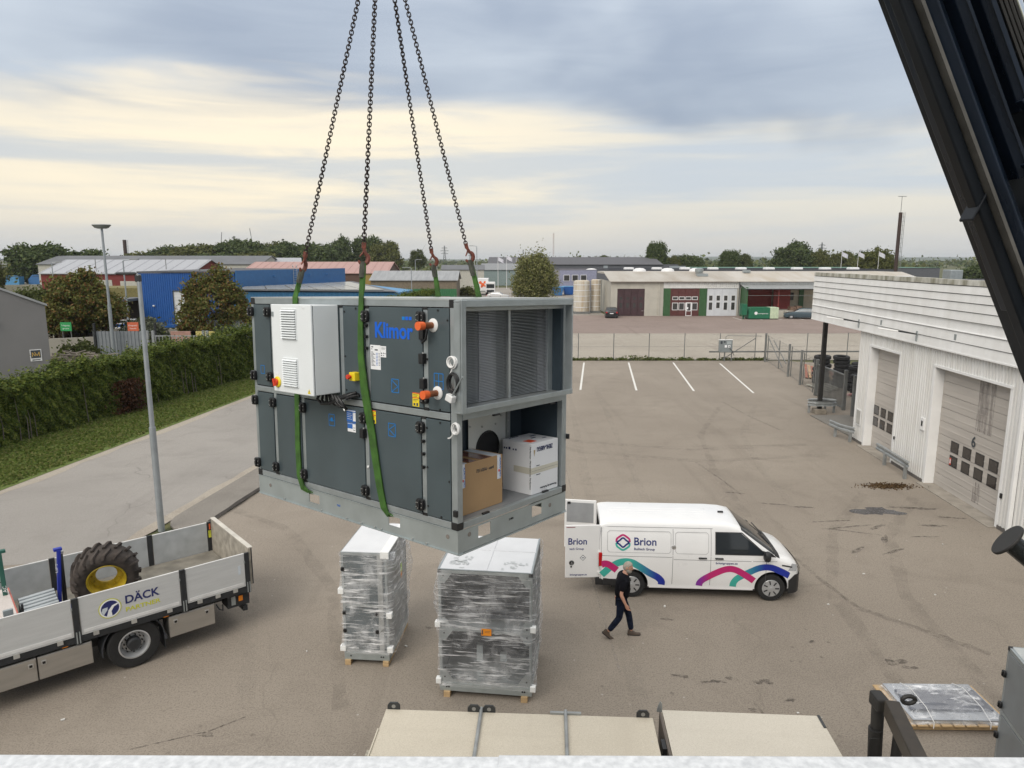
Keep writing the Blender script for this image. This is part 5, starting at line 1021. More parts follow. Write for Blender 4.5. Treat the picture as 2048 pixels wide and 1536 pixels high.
# open rear doors
def rdoor(s_):
    d = bpy.data.objects.new('rear_door', None)
    b = MB(); b.box(0, .86, -.04, 0, .48, 1.86); o = b.build('rear_door', VWHITE, van, bevel=.02); o.matrix_local = T(.20, s_ * .885, 0) @ Matrix.Rotation(math.pi - s_ * .05 * 0 + s_ * (-.10), 4, 'Z') if True else None; return o
nd = rdoor(-1); fd = rdoor(1)
# near door: local x runs back from the hinge, +y faces the camera
def dtext(t_, size, x, z, width, m=VNAVY, **k): return text(t_, size, m, nd, face((x, .002, z), (-1, 0, 0), (0, 0, 1)), width=width, **k)
dtext('Brion', .24, .80, 1.36, .46, bold=.004); dtext('tech Group', .08, .76, 1.22, .36, bold=.001); dtext('briongruppen.se', .07, .74, .545, .42, bold=.001)
MB().lathe([(.062, 0), (.062, .006)], 20, face((.70, .001, .88), (-1, 0, 0), (0, 0, 1))).build('round_emblem', BLACK, nd); em = text('V', .07, HUB, nd, face((.722, .008, .872), (-1, 0, 0), (0, 0, 1)), 'emblem_letter', bold=.001); text('W', .06, HUB, nd, face((.728, .008, .83), (-1, 0, 0), (0, 0, 1)), 'emblem_letter', bold=.001)
part('lock_button', BLACK, nd, (.69, .73, .0, .006, .76, .80)); b = MB(); b.box(-.055, .055, -.055, .055, 0, .002, face((.42, .001, 1.01), (-1, 0, 0), (0, 0, 1)) @ Matrix.Rotation(.785, 4, 'Z')); b.build('diamond_sign', INK, nd); b = MB(); b.box(-.045, .045, -.045, .045, 0, .002, face((.42, .0035, 1.01), (-1, 0, 0), (0, 0, 1)) @ Matrix.Rotation(.785, 4, 'Z')); b.build('diamond_sign', PAPER, nd); part('diamond_mark', INK, nd, (.39, .45, .0055, .0062, 1.0, 1.02))
part('brake_lamp', mat('dark red lens', (.22, .01, .03), .2), nd, (.62, .84, .0, .004, 1.80, 1.815))
for z in (1.15, .62): part('hinge', VWHITE, nd, (-.05, .05, -.01, .035, z - .035, z + .035), bevel=.008)
b = MB(); b.box(.06, .80, -.045, -.041, 1.20, 1.74); b.build('inner_panel', mat('grey liner', (.30, .31, .32), .7), nd)
part('door_liner', mat('grey liner', (.30, .31, .32), .7), fd, (.07, .80, .0, .004, 1.22, 1.78), bevel=.0); part('door_liner', mat('light liner', (.5, .5, .5), .6), fd, (.07, .80, .0, .004, .55, 1.14)); part('door_catch', BLACK, fd, (.70, .78, .004, .02, 1.74, 1.80))
# ================================================================ the walking man
SKIN = mat('skin', (.50, .27, .19), .55, var=.08, vs=12); SHIRT = mat('black polo', (.007, .007, .010), .9, var=.3, vs=14, bump=.8, bs=22, spec=.12); JEANS = mat('dark jeans', (.009, .013, .027), .9, var=.5, vs=12, bump=.8, bs=26, spec=.12); SHOE = mat('brown shoe', (.075, .055, .042), .7, var=.25, vs=20); HAIR = mat('grey white hair', (.36, .32, .27), .9, var=.25, vs=40, bump=.8, bs=120); SOLE = mat('black sole', (.012, .012, .012), .8)
man = thing('person', 'man in black polo shirt and dark jeans walking in front of the van', 'person', (2.40, 14.62, 0), R(-3))
def skin(name, verts, edges, m, parent, sub=2, root=0):
    """verts: (x, y, z, rx, ry)"""
    me = bpy.data.meshes.new(name); me.from_pydata([v[:3] for v in verts], edges, []); o = bpy.data.objects.new(name, me); COL.objects.link(o)
    o.modifiers.new('skin', 'SKIN').use_smooth_shade = True
    for i, v in enumerate(verts): me.skin_vertices[0].data[i].radius = (v[3], v[4] if len(v) > 4 else v[3]); me.skin_vertices[0].data[i].use_root = (i == root)
    s_ = o.modifiers.new('sub', 'SUBSURF'); s_.levels = s_.render_levels = sub
    dg = bpy.context.evaluated_depsgraph_get(); dg.update(); nm = bpy.data.meshes.new_from_object(o.evaluated_get(dg)); bpy.data.objects.remove(o)
    nm.materials.clear(); return link(name, nm, m, parent, smooth='all') if parent is not None else nm
# joints: x forward, y left, z up.  right arm is on the camera side
hipR, kneeR, ankR = (.015, -.10, .90), (.03, -.11, .49), (-.30, -.10, .17)
hipL, kneeL, ankL = (.03, .10, .90), (.20, .10, .49), (.27, .09, .09)
hipR, kneeR, ankR = (.0, -.10, .90), (-.03, -.10, .50), (-.27, -.09, .16)
shR, elR, wrR = (.045, -.205, 1.405), (-.02, -.25, 1.12), (.09, -.235, .88)
shL, elL, wrL = (.06, .205, 1.405), (.07, .25, 1.13), (-.03, .26, .90)
bv = [(.01, 0, .95, .085, .085), (.02, 0, 1.12, .10, .10), (.035, 0, 1.28, .10, .10), (.055, 0, 1.40, .075, .075), (.085, 0, 1.52, .06, .06), (.115, 0, 1.60, .065, .07)]
e = [(0, 1), (1, 2), (2, 3), (3, 4), (4, 5)]
def limb(start, pts):
    p = start
    for q in pts: bv.append(q); e.append((p, len(bv) - 1)); p = len(bv) - 1
    return p
for s_, sh, el, wr in ((-1, shR, elR, wrR), (1, shL, elL, wrL)):
    w_ = limb(3, [(*sh, .036, .036), (*[(a + c_) / 2 for a, c_ in zip(sh, el)], .038, .038), (*el, .043, .043), (*[a * .6 + c_ * .4 for a, c_ in zip(el, wr)], .041, .043), (*wr, .029, .027)])
    d = (Vector(wr) - Vector(el)).normalized(); pal = Vector(wr) + d * .06; p = limb(w_, [(*pal, .022, .040)]); kn = pal + d * .035
    for k_, ln in ((-1.5, .065), (-.5, .078), (.5, .074), (1.5, .058)):
        base = kn + Vector((.019 * k_ * -1, 0, 0)) * 1.0; tip = base + d * ln * .55 + Vector((.012, -s_ * .0, 0)); t2 = tip + (d + Vector((.5, -s_ * .35, .25))).normalized() * ln * .45
        limb(p, [(*base, .0105, .0105), (*tip, .0095, .0095), (*t2, .0075, .0075)])
    th = Vector(wr) + d * .02 + Vector((.034, 0, 0)); limb(w_, [(*th, .0125, .0125), (*(th + d * .04 + Vector((.012, -s_ * .012, 0))), .0105, .0105), (*(th + d * .068 + Vector((.008, -s_ * .02, 0))), .008, .008)])
for hp, kn, an in ((hipR, kneeR, ankR), (hipL, kneeL, ankL)): limb(0, [(*hp, .06, .06), (*[(a + c_) / 2 for a, c_ in zip(hp, kn)], .055, .055), (*kn, .042, .042), (*[a * .6 + c_ * .4 for a, c_ in zip(kn, an)], .042, .042), (*an, .036, .036)])
body_me = skin('body', bv, e, SKIN, None, 2)
# head: shaped ball with brow, nose, jaw and ears joined to the body mesh
hb_ = MB(); hc = Vector((.140, 0, 1.655)); tilt = Matrix.Translation(hc) @ Matrix.Rotation(R(16), 4, 'Y') @ Matrix.Rotation(R(-14), 4, 'Z')
def headp(u, v):
    th, ph = u * 2 * math.pi, v * math.pi; x, y, z = math.sin(ph) * math.cos(th), math.sin(ph) * math.sin(th), math.cos(ph)
    X, Y, Z = x * .100, y * .076, z * .118
    if x > 0:
        f_ = max(0, x) ** 2 * (1 - min(1, abs(y) * 1.6)); X += .020 * f_ * math.exp(-((z + .10) / .18) ** 2) * math.exp(-(y / .22) ** 2) * 1.6; X += .008 * f_ * math.exp(-((z - .22) / .12) ** 2); X -= .010 * math.exp(-((z - .06) / .10) ** 2) * math.exp(-((abs(y) - .38) / .18) ** 2)
        if z < -.35: X += .018 * (-z - .35); Y *= 1 - .25 * (-z - .35)
    else: Z *= 1.0
    return (X, Y, Z)
hb_.grid(headp, 28, 20, tilt)
for s_ in (-1, 1): hb_.lathe([(.006, 0), (.026, .006), (.030, .016), (.020, .018)], 10, tilt @ T(-.012, s_ * .070, -.005) @ Matrix.Rotation(R(-90 * s_), 4, 'X') @ Matrix.Diagonal((.75, 1.15, 1, 1)))
hm_ = hb_.mesh('head'); bm = bmesh.new(); bm.from_mesh(body_me); bm.from_mesh(hm_); nb_ = bpy.data.meshes.new('body'); bm.to_mesh(nb_); bm.free(); nb_.materials.append(SKIN); link('body', nb_, None, man, smooth='all')
b = MB()
for s_ in (-1, 1): b.lathe([(.004, 0), (.011, .003), (.008, .007)], 8, tilt @ T(.082, s_ * .030, .010) @ Matrix.Rotation(R(90), 4, 'Y'))
b.build('eyes', INK, man)
def scalp(u, v):
    p = Vector(headp(u, v)); z = p.z / .118; n = Vector((p.x / .1, p.y / .076, p.z / .118)).normalized(); front = p.x / .1
    k_ = .011 if (z > .42 - .0 or (front < .25 and z > -.55)) else -.012
    if front > .55 and z < .60: k_ = -.012
    return p + n * k_
MB().grid(scalp, 36, 26, tilt).build('hair', HAIR, man, smooth='all')
def beard(u, v):
    p = Vector(headp(u, v)); z = p.z / .118; n = Vector((p.x / .1, p.y / .076, p.z / .118)).normalized(); front = p.x / .1
    k_ = .013 if (front > -.05 and -.98 < z < -.36 + .10 * max(0, 1 - front) ) else -.012
    if z < -.5 and front > .1: k_ += .016
    return p + n * k_
MB().grid(beard, 36, 26, tilt).build('beard', HAIR, man, smooth='all')
# clothes
sv = [(.015, 0, .90, .165, .165), (.035, 0, 1.08, .182, .182), (.040, 0, 1.28, .185, .185), (.055, 0, 1.42, .140, .140), (.085, 0, 1.525, .088, .088)]; se = [(0, 1), (1, 2), (2, 3), (3, 4)]
for sh, el in ((shR, elR), (shL, elL)): sv.append((*sh, .095, .095)); sv.append((*[a * .22 + c_ * .78 for a, c_ in zip(sh, el)], .080, .076)); n_ = len(sv); se += [(3, n_ - 2), (n_ - 2, n_ - 1)]
skin('polo_shirt', sv, se, SHIRT, man, 2)
jv = [(.01, 0, .93, .125, .125)]; je = []
for hp, kn, an in ((hipR, kneeR, ankR), (hipL, kneeL, ankL)):
    b0 = len(jv); jv += [(*hp, .105, .11), (*[(a + c_) / 2 for a, c_ in zip(hp, kn)], .092, .095), (*kn, .076, .078), (*[a * .5 + c_ * .5 for a, c_ in zip(kn, an)], .072, .074), (*[a * .08 + c_ * .92 for a, c_ in zip(kn, an)], .062, .064)]; je += [(0, b0)] + [(b0 + i, b0 + i + 1) for i in range(4)]
skin('jeans', jv, je, JEANS, man, 2)
def shoe(an, pitch):
    M = T(*an) @ Matrix.Rotation(pitch, 4, 'Y')
    def fn(u, v):
        x = -.085 + .285 * u; w = .046 * (1 - .25 * abs(u - .65) * 2) * (math.sin(min(1, u * 6 + .25) * math.pi / 2)) * (math.sin(min(1, (1 - u) * 5 + .25) * math.pi / 2)); hgt = .115 if u < .3 else .115 - .07 * min(1, (u - .3) / .35); a = v * math.pi
        return (x, w * math.cos(a), -.085 + hgt * math.sin(a) ** .7)
    MB().grid(fn, 16, 10, M).build('shoe', SHOE, man, smooth='all'); b = MB(); b.prism([(-.09, -.038), (.1, -.046), (.17, -.042), (.205, -.015), (.205, .015), (.17, .042), (.1, .046), (-.09, .038)], -.10, -.078, 'z', M); b.build('sole', SOLE, man, bevel=.006)
shoe(ankR, R(38)); shoe((ankL[0], ankL[1], .100), R(0))
# ================================================================ the tyre service truck on the left
ALU = mat('side board aluminium', (.56, .57, .57), .48, .15, var=.06, vs=3, stretch=(.4, 1, 5)); ALUI = mat('inner board', (.42, .44, .45), .55, .15, var=.12, vs=4); CHAS = mat('chassis black', (.020, .022, .025), .55, var=.25, vs=8); STBOX = mat('steel locker', (.42, .40, .37), .36, .65, var=.10, vs=3, stretch=(.5, 1, 3)); BEDF = mat('plywood bed', (.20, .185, .155), .8, var=.3, vs=3, bump=.15, bs=30); TAILG = mat('dirty tail board', (.34, .31, .26), .6, .1, var=.3, vs=5, bump=.1, bs=25); DNAVY = mat('truck navy', (.015, .022, .12), .5, var=.1); DYEL = mat('truck lime', (.55, .56, .05), .5, var=.12, vs=12); AMB = mat('amber lamp', (.75, .22, .01), .2, var=.1)
trk = thing('service_truck', 'drop-side truck with grey side boards parked at the left', 'truck', (-5.89, 14.98, 0), R(41)); WT = 2.5; FX_ = -6.6
part('load_bed', BEDF, trk, (FX_, -.02, .04, WT - .04, 1.03, 1.10)); part('chassis_rail', CHAS, trk, (FX_ - .6, -.1, .55, .75, .62, .98), (FX_ - .6, -.1, WT - .75, WT - .55, .62, .98)); part('bed_edge', CHAS, trk, (FX_, 0, -.01, .05, .93, 1.05), (FX_, 0, WT - .05, WT + .01, .93, 1.05), (-.06, .02, .05, WT - .05, .93, 1.05))
posts = [(-1.47, -1.36), (-3.44, -3.33), (-5.44, -5.33)]; ends = [(-.10, .0)]
for y, s_ in ((0., -1), (WT, 1)):
    xs_ = [(-.10, -1.36), (-1.47, -3.33), (-3.44, -5.33), (-5.44, FX_)]
    for (a, c_) in xs_:
        y0, y1 = (y - .004, y + .026) if s_ < 0 else (y - .026, y + .004)
        o = part('side_board', ALU if s_ < 0 else ALUI, trk, (c_ + .008, a - .008, y0, y1, 1.06, 1.83), bevel=.006)
        if s_ < 0:
            part('board_rib', mat('white strip', (.66, .66, .65), .4), o, (c_ + .05, a - .05, y0 - .006, y0 + .002, 1.10, 1.165), bevel=.003)
            for z in (1.30, 1.50, 1.68): part('board_groove', SHADE, o, (c_ + .012, a - .012, y0 - .0012, y0 + .001, z, z + .006))
            for x in ((a - .25), (a + c_) / 2, (c_ + .25)): part('hinge', mat('hinge zinc', (.50, .50, .48), .45, .5), o, (x - .05, x + .05, -.035, -.005, .995, 1.09), bevel=.004)
        part('cap_strip', mat('white strip', (.66, .66, .65), .4), o, (c_ + .008, a - .008, y0 - .002, y1 + .002, 1.826, 1.842))
for y, s_ in ((0., -1), (WT, 1)):
    for (x0, x1) in posts + [(-.105, -.005), (FX_ - .1, FX_)]:
        o = part('stake_post', CHAS, trk, (x0, x1, y - .022 if s_ < 0 else y - .03, y + .03 if s_ < 0 else y + .022, .90, 1.845), bevel=.006)
        if s_ < 0: [part('post_latch', GALV, o, q) for q in ((x0 - .02, x0, -.03, -.01, 1.62, 1.67), (x0 + .02, x0 + .04, -.034, -.02, .92, 1.16), (x0 + .07, x0 + .09, -.034, -.02, .92, 1.16))]
tg = part('tail_board', TAILG, trk, (.0, .055, .02, WT - .02, 1.06, 1.92), bevel=.008)
for i in range(5): part('tail_cap', mat('tail cap', (.55, .52, .46), .5), tg, (-.006, .10, .02 + i * .495, .02 + i * .495 + .485, 1.92, 1.945), bevel=.004)
part('tail_rib', CHAS, tg, (.055, .085, .04, .12, 1.06, 1.90), (.055, .085, WT - .12, WT - .04, 1.06, 1.90)); part('yellow_tag', DYEL, trk, (-.085, -.02, WT - .05, WT - .042, 1.45, 1.63)); part('orange_tag', ORC, trk, (-.06, -.03, WT - .05, WT - .042, 1.66, 1.80))
# lettering on the middle side board
tf = lambda x, z: face((x, -.0065, z), (1, 0, 0), (0, 0, 1))
text('DÄCK', .235, DNAVY, trk, tf(-2.53, 1.455), width=.64, bold=.006); text('PARTNER', .125, DYEL, trk, tf(-2.53, 1.285), width=.65, bold=.003)
MB().lathe([(.205, 0), (.205, .002)], 32, tf(-2.80, 1.45)).build('round_logo', DYEL, trk); MB().lathe([(.188, .0025), (.188, .004)], 32, tf(-2.80, 1.45)).build('round_logo', PAPER, trk); MB().lathe([(.162, .0045), (.162, .006)], 32, tf(-2.80, 1.45)).build('round_logo', DNAVY, trk)
b = MB(); M = tf(-2.80, 1.45); pts = [(-.07, -.155), (.03, -.165), (.02, -.06), (.07, .02), (.155, .06), (.150, .085), (.04, .055), (-.03, -.03)]; b.prism(pts, .0062, .0078, 'z', M); b.build('logo_road', PAPER, trk); b = MB(); b.prism([(-.155, -.04), (-.12, -.11), (-.05, -.02), (-.04, .04), (-.13, .03)], .0062, .0074, 'z', M); b.build('logo_road', mat('pale print', (.55, .6, .65), .5), trk)
part('rating_plate', mat('pale print', (.55, .6, .65), .5), trk, (-.26, -.20, -.0075, -.004, 1.38, 1.58))
# underside: lockers, wheel, mudguard, lamps
def locker(x0, x1):
    o = part('locker', STBOX, trk, (x0, x1, .02, .55, .41, .875), bevel=.008); part('locker_door', STBOX, o, (x0 + .012, x1 - .012, .008, .022, .422, .862), bevel=.006); return o
for (x0, x1, lx) in ((-1.745, -.815, (-1.62, -.98)), (-4.075, -3.17, (-3.98,)), (-5.10, -4.095, (-4.19,))):
    o = locker(x0, x1)
    for x in lx: part('locker_lock', STEEL, o, (x - .045, x + .045, -.004, .01, .70, .79), bevel=.012); part('lock_keyhole', BLACK, o, (x - .025, x + .025, -.006, -.002, .72, .77))
def twheel(x, y, s_):
    M = face((x, y, .505), (1, 0, 0), (0, 0, 1)) if s_ < 0 else face((x, y, .505), (-1, 0, 0), (0, 0, 1)); r, rim = .50, .295
    w_ = MB().lathe([(rim, -.28), (r * .95, -.28), (r, -.25), (r, -.03), (r * .95, 0), (rim + .05, .006), (rim, -.01)], 44, M, cap=False).build('wheel', TYRE, trk, smooth=True)
    MB().lathe([(rim + .006, -.008), (rim - .02, -.004), (rim - .035, -.05), (.22, -.12), (.20, -.15), (.0, -.15)], 40, M, cap=False).build('rim', mat('steel rim', (.52, .53, .54), .38, .5, var=.1), w_, smooth=True)
    b = MB(); b.lathe([(.135, -.15), (.135, -.03), (.10, -.005), (.0, -.005)], 20, M, cap=False); b.build('hub', CHAS, w_, smooth=True); b = MB()
    for i in range(10): a = i * math.pi / 5; b.cyl(M @ Vector((.168 * math.cos(a), .168 * math.sin(a), -.15)), M @ Vector((.168 * math.cos(a), .168 * math.sin(a), -.105)), .016, n=6)
    for i in range(10): a = (i + .5) * math.pi / 5; b.lathe([(.026, -.1255), (.026, -.122)], 10, M @ T(.225 * math.cos(a), .225 * math.sin(a), .0))
    b.build('wheel_nuts', BLACK, w_); return w_
for y, s_ in ((.04, -1), (WT - .04, 1)):
    twheel(-2.42, y, s_)
b = MB(); n = 22
for i in range(n):
    a0, a1 = R(-8 + 196 * i / n), R(-8 + 196 * (i + 1) / n); p = lambda a, r: (-2.42 + r * math.cos(a), .505 + r * math.sin(a)); b.prism([p(a0, .575), p(a1, .575), p(a1, .59), p(a0, .59)], .05, .48, 'y')
b.prism([(-2.42 + .575 * math.cos(a), .505 + .575 * math.sin(a)) for a in (R(-8), R(4))] + [(-2.42 + .61, .52), (-2.42 + .62, .40)], .03, .07, 'y'); b.build('mudguard', mat('mudguard', (.045, .048, .055), .6), trk, smooth=True); part('mud_flap', CHAS, trk, (-1.845, -1.83, .06, .48, .18, .55)); part('axle', CHAS, trk, (-2.50, -2.34, .3, WT - .3, .42, .58)); part('fuel_tank', CHAS, trk, (-3.1, -1.8, .6, 1.9, .45, .95))
for x in (-1.80, -3.62): part('side_marker', AMB, trk, (x - .05, x + .05, -.008, .02, .915, .955))
o = part('tail_lamp_bracket', CHAS, trk, (-.50, -.02, .10, .5, .60, .93)); part('tail_lamp', AMB, o, (-.26, -.17, .08, .102, .72, .84)); part('tail_lamp', LAMPR, o, (-.02, .0, .14, .44, .66, .84)); part('lamp_plate', GALV, o, (-.42, -.33, .085, .102, .66, .86)); MB().tube([(-.75, .1, .80), (-.70, .06, .68), (-.62, .08, .62), (-.60, .12, .75)], .014, 6).build('air_hose', CHAS, trk); part('underrun_bar', CHAS, trk, (-.15, -.05, .15, WT - .15, .42, .54))
part('cab_wall', mat('truck cab white', (.7, .7, .7), .4), trk, (FX_ - 2.2, FX_ - .25, .05, WT - .05, .7, 3.0), bevel=.05); twheel(-6.9 - .8, .06, -1); twheel(-6.9 - .8, WT - .06, 1)
# --- the huge tyre on the bed
TM = Matrix.Translation((-5.89, 14.98, 0)) @ Matrix.Rotation(R(41), 4, 'Z')
bt = thing('flotation_tyre', 'huge muddy lugged tyre with a yellow rim on the truck bed', 'tyre'); bt.matrix_world = TM @ T(-2.60, 1.16, 1.10 + .61) @ Matrix.Rotation(R(-12), 4, 'Z') @ Matrix.Rotation(R(90 + 13), 4, 'X') 
RUB = mat('muddy rubber', (.050, .040, .034), .85, var=.45, vs=7, bump=.5, bs=30); RY = mat('yellow rim paint', (.46, .33, .02), .45, var=.3, vs=6); r, w = .625, .29
MB().lathe([(.36, -w + .05), (.50, -w), (.585, -w + .05), (.605, -w * .6), (.61, 0), (.605, w * .6), (.585, w - .05), (.50, w), (.36, w - .05), (.345, w - .07)], 56, cap=False).build('tyre_carcass', RUB, bt, smooth='all')
L0 = None
for s_ in (-1, 1):
    for i in range(18):
        if L0 is None:
            b = MB(); vs = []
            for k_ in range(7):
                f_ = k_ / 6; z = .02 + f_ * (w + .005); a = .24 * f_ ** 1.3; ro = .662 if f_ < .8 else .662 - .10 * (f_ - .8) / .2; ri = .585 if f_ < .8 else .585 - .06 * (f_ - .8) / .2
                for (rr_, da) in ((ri, -.060), (ro, -.045), (ro, .045), (ri, .060)): vs.append((rr_ * math.cos(a + da), rr_ * math.sin(a + da), z))
            b.add(vs, [(4 * k_ + j, 4 * k_ + (j + 1) % 4, 4 * k_ + 4 + (j + 1) % 4, 4 * k_ + 4 + j) for k_ in range(6) for j in range(4)] + [(3, 2, 1, 0), (24, 25, 26, 27)]); L0 = b.build('tread_lug', RUB, bt, bevel=.008)
        else: share(L0, 'tread_lug', bt, Matrix.Rotation(i * 2 * math.pi / 18 + (0 if s_ > 0 else math.pi / 18), 4, 'Z') @ (Matrix.Identity(4) if s_ > 0 else Matrix.Rotation(math.pi, 4, 'X')))
rm = MB().lathe([(.375, w - .045), (.365, w - .03), (.335, w - .06), (.325, .0), (.335, -w + .06), (.365, -w + .03), (.375, -w + .045)], 44, cap=False).build('rim', RY, bt, smooth=True); MB().lathe([(.328, .02), (.20, .0), (.20, -.02), (.328, .0)], 40, cap=False).build('rim_disc', RY, rm, smooth=True)
b = MB()
for i in range(12): a = i * math.pi / 6; b.lathe([(.016, .01), (.013, .04)], 8, T(.262 * math.cos(a), .262 * math.sin(a), .0))
b.build('rim_bolts', RY, rm)['kind'] = 'stuff'
# --- tools on the bed
def onbed(name, label, cat, x, y, rz=0.): t_ = thing(name, label, cat); t_.matrix_world = TM @ T(x, y, 1.10) @ Matrix.Rotation(rz, 4, 'Z'); return t_
bj = onbed('bottle_jack_post', 'tall blue post jack standing beside the huge tyre', 'jack', -3.42, 1.32); JB = mat('jack blue', (.015, .03, .30), .45, var=.15); JG = mat('jack green', (.02, .10, .075), .5, var=.15)
b = MB(); b.bar((-.06, 0, 0), (.04, 0, 1.32), .09, .07); b.build('column', JB, bj, bevel=.008); b = MB(); b.bar((.06, .06, 0), (.07, .05, 1.25), .06, .06); b.build('slider', mat('grey steel', (.09, .09, .085), .5, .5), bj); part('head', JB, bj, (-.05, .10, -.04, .06, 1.30, 1.36), bevel=.01); part('head', STEEL, bj, (.02, .12, .0, .08, 1.22, 1.27)); part('foot', JB, bj, (-.2, .2, -.15, .15, 0, .03))
text('LIFT', .06, PAPER, bj, face((-.022, -.047, .85), (.07, 0, 1), (-1, 0, .07)), width=.2)
gj = onbed('post_jack', 'green post jack with white lettering at the left picture edge', 'jack', -4.30, 1.55); b = MB(); b.bar((-.02, 0, 0), (-.05, 0, 1.45), .10, .08); b.build('column', JG, gj, bevel=.01); part('head', JG, gj, (-.16, .06, -.05, .05, 1.44, 1.50), bevel=.01); part('foot', JG, gj, (-.2, .2, -.2, .2, 0, .03)); b = MB()
for z in (.85, 1.1): b.tube([(-.08, -.03, z), (-.15, -.03, z), (-.15, -.03, z + .13), (-.09, -.03, z + .13)], .012, 6)
b.build('handle', CHAS, gj); text('AC', .09, PAPER, gj, face((.0, -.052, .62), (-.02, 0, 1), (-1, 0, -.02)), width=.14)
for i in range(6):
    a = ['lowest of the zinc pipes by the blue jack', 'second zinc pipe from below by the blue jack', 'third zinc pipe in the pile by the blue jack', 'fourth zinc pipe in the pile by the blue jack', 'fifth zinc pipe in the pile by the blue jack', 'topmost zinc pipe by the blue jack'][i]
    p = onbed('zinc_pipe', a, 'pipe', -4.15, .78 + .115 * i, .05); p['group'] = 'pipes on the truck bed'
    MB().cyl((0, 0, .34 + .02 * i), (.62, 0, .36 + .02 * i), .045, n=14).build('pipe', mat('zinc pipe', (.42, .45, .46), .4, .7, var=.15), p, smooth=True); MB().cyl((.621, 0, .36 + .02 * i), (.63, 0, .36 + .02 * i), .034, n=14).build('bore', BLACK, p)
part('pipe_rack', CHAS, onbed('pipe_rack', 'dark rack carrying the zinc pipes on the truck bed', 'rack', -4.15, .72), (0, .04, 0, .75, 0, .30), (.55, .59, 0, .75, 0, .30), (-.02, .02, -.04, 0, 0, .62), (.23, .28, -.06, -.01, 0, .33))
so_ = onbed('cable_spool', 'small pale cable spool in front of the zinc pipes', 'spool', -4.02, .55); MB().lathe([(.10, .22), (.10, .25), (.05, .25), (.05, .38), (.10, .38), (.10, .41)], 20).build('spool', mat('pale spool', (.42, .38, .28), .7), so_, smooth=True); MB().lathe([(.085, .26), (.085, .37)], 20).build('winding', BLACK, so_)
tb = onbed('tool_chest', 'chequer-plate tool chest with pinkish lid at the left edge', 'tool chest', -5.6, .35); part('chest', mat('chequer plate', (.34, .34, .33), .4, .6, var=.25, vs=40, bump=.6, bs=70), tb, (0, 1.32, 0, 1.5, 0, .52), bevel=.01); part('lid', mat('pale lid', (.62, .56, .52), .5, .2, var=.1, vs=30), tb, (-.02, 1.34, -.02, 1.52, .522, .56), bevel=.008); part('lid_edge', mat('red edge', (.45, .12, .09), .5), tb, (1.34, 1.36, -.02, 1.52, .522, .565)); part('work_lamp', GALV, tb, (1.12, 1.28, .0, .06, .60, .72), (1.18, 1.22, .02, .05, .56, .60), bevel=.01)
# ================================================================ white garage on the right
WCLAD = mat('white cladding', (.64, .63, .60), .5, vs=1.6, col2=(.77, .77, .76), stretch=(3, 1, .2), detail=8); WBOARD = mat('white boards', (.74, .735, .715), .5, vs=1.3, col2=(.84, .84, .83), stretch=(1.5, 1, .5), detail=8); MOSS = mat('mossy cap', (.60, .59, .54), .8, vs=2.2, col2=(.20, .19, .13), stretch=(1.5, 1, .5)); DOORG = mat('grey beige door', (.47, .435, .395), .5, var=.10, vs=.9, stretch=(.5, 1, 5)); WPANE = glassmat('door pane', (.045, .04, .038), .12); TRIMW = mat('white trim', (.80, .80, .79), .45, var=.04); BLKST = mat('black steel post', (.018, .017, .016), .6, var=.3)
gb = thing('garage_building', 'white corrugated garage with two grey sectional doors on the right', 'building', (15.15, 21, 0), math.atan2(1, .065))
def corr(x0, x1, z0, z1, y=0., p=.165, dep=.035, name='corrugated_sheet', m=WCLAD, parent=gb):
    b = MB(); xs_ = []; x = x0
    while x < x1 - 1e-6:
        for f_, yy_ in ((0, 0), (.30, 0), (.42, dep), (.80, dep), (.92, 0)):
            if x + f_ * p < x1: xs_.append((x + f_ * p, y + yy_ - dep))
        x += p
    xs_.append((x1, y - dep)); n = len(xs_); b.add([(a, c_, z0) for a, c_ in xs_] + [(a, c_, z1) for a, c_ in xs_], [(i, i + 1, n + i + 1, n + i) for i in range(n - 1)]); return b.build(name, m, parent)
DZ6, DZ1 = 4.42, 4.50
part('wall_core', WCLAD, gb, (4.62, 7.35, -.34, -.04, 0, 5.2), (10.05, 11.3, -.34, -.04, 0, 5.2), (-10, .18, -.34, -.04, 0, 5.2), (.18, 4.62, -.34, -.04, DZ6, 5.2), (7.35, 10.05, -.34, -.04, DZ1, 5.2), (11.26, 11.3, -9, -.34, 0, 5.2))
for q in ((4.70, 7.27, .12, 5.2), (10.13, 11.3, .12, 5.2), (-10, .10, .12, 5.2), (.10, 4.70, DZ6 + .08, 5.2), (7.27, 10.13, DZ1 + .08, 5.2)): corr(*q)
for (x0, x1, zt) in ((.18, 4.62, DZ6), (7.35, 10.05, DZ1)):
    part('door_jamb', TRIMW, gb, (x1 - .03, x1 + .10, -.42, .012, 0, zt), bevel=.004); part('door_jamb', TRIMW, gb, (x0 - .10, x0 + .03, -.42, .012, 0, zt), bevel=.004); part('door_head', TRIMW, gb, (x0 - .10, x1 + .10, -.42, .03, zt, zt + .09), bevel=.004)
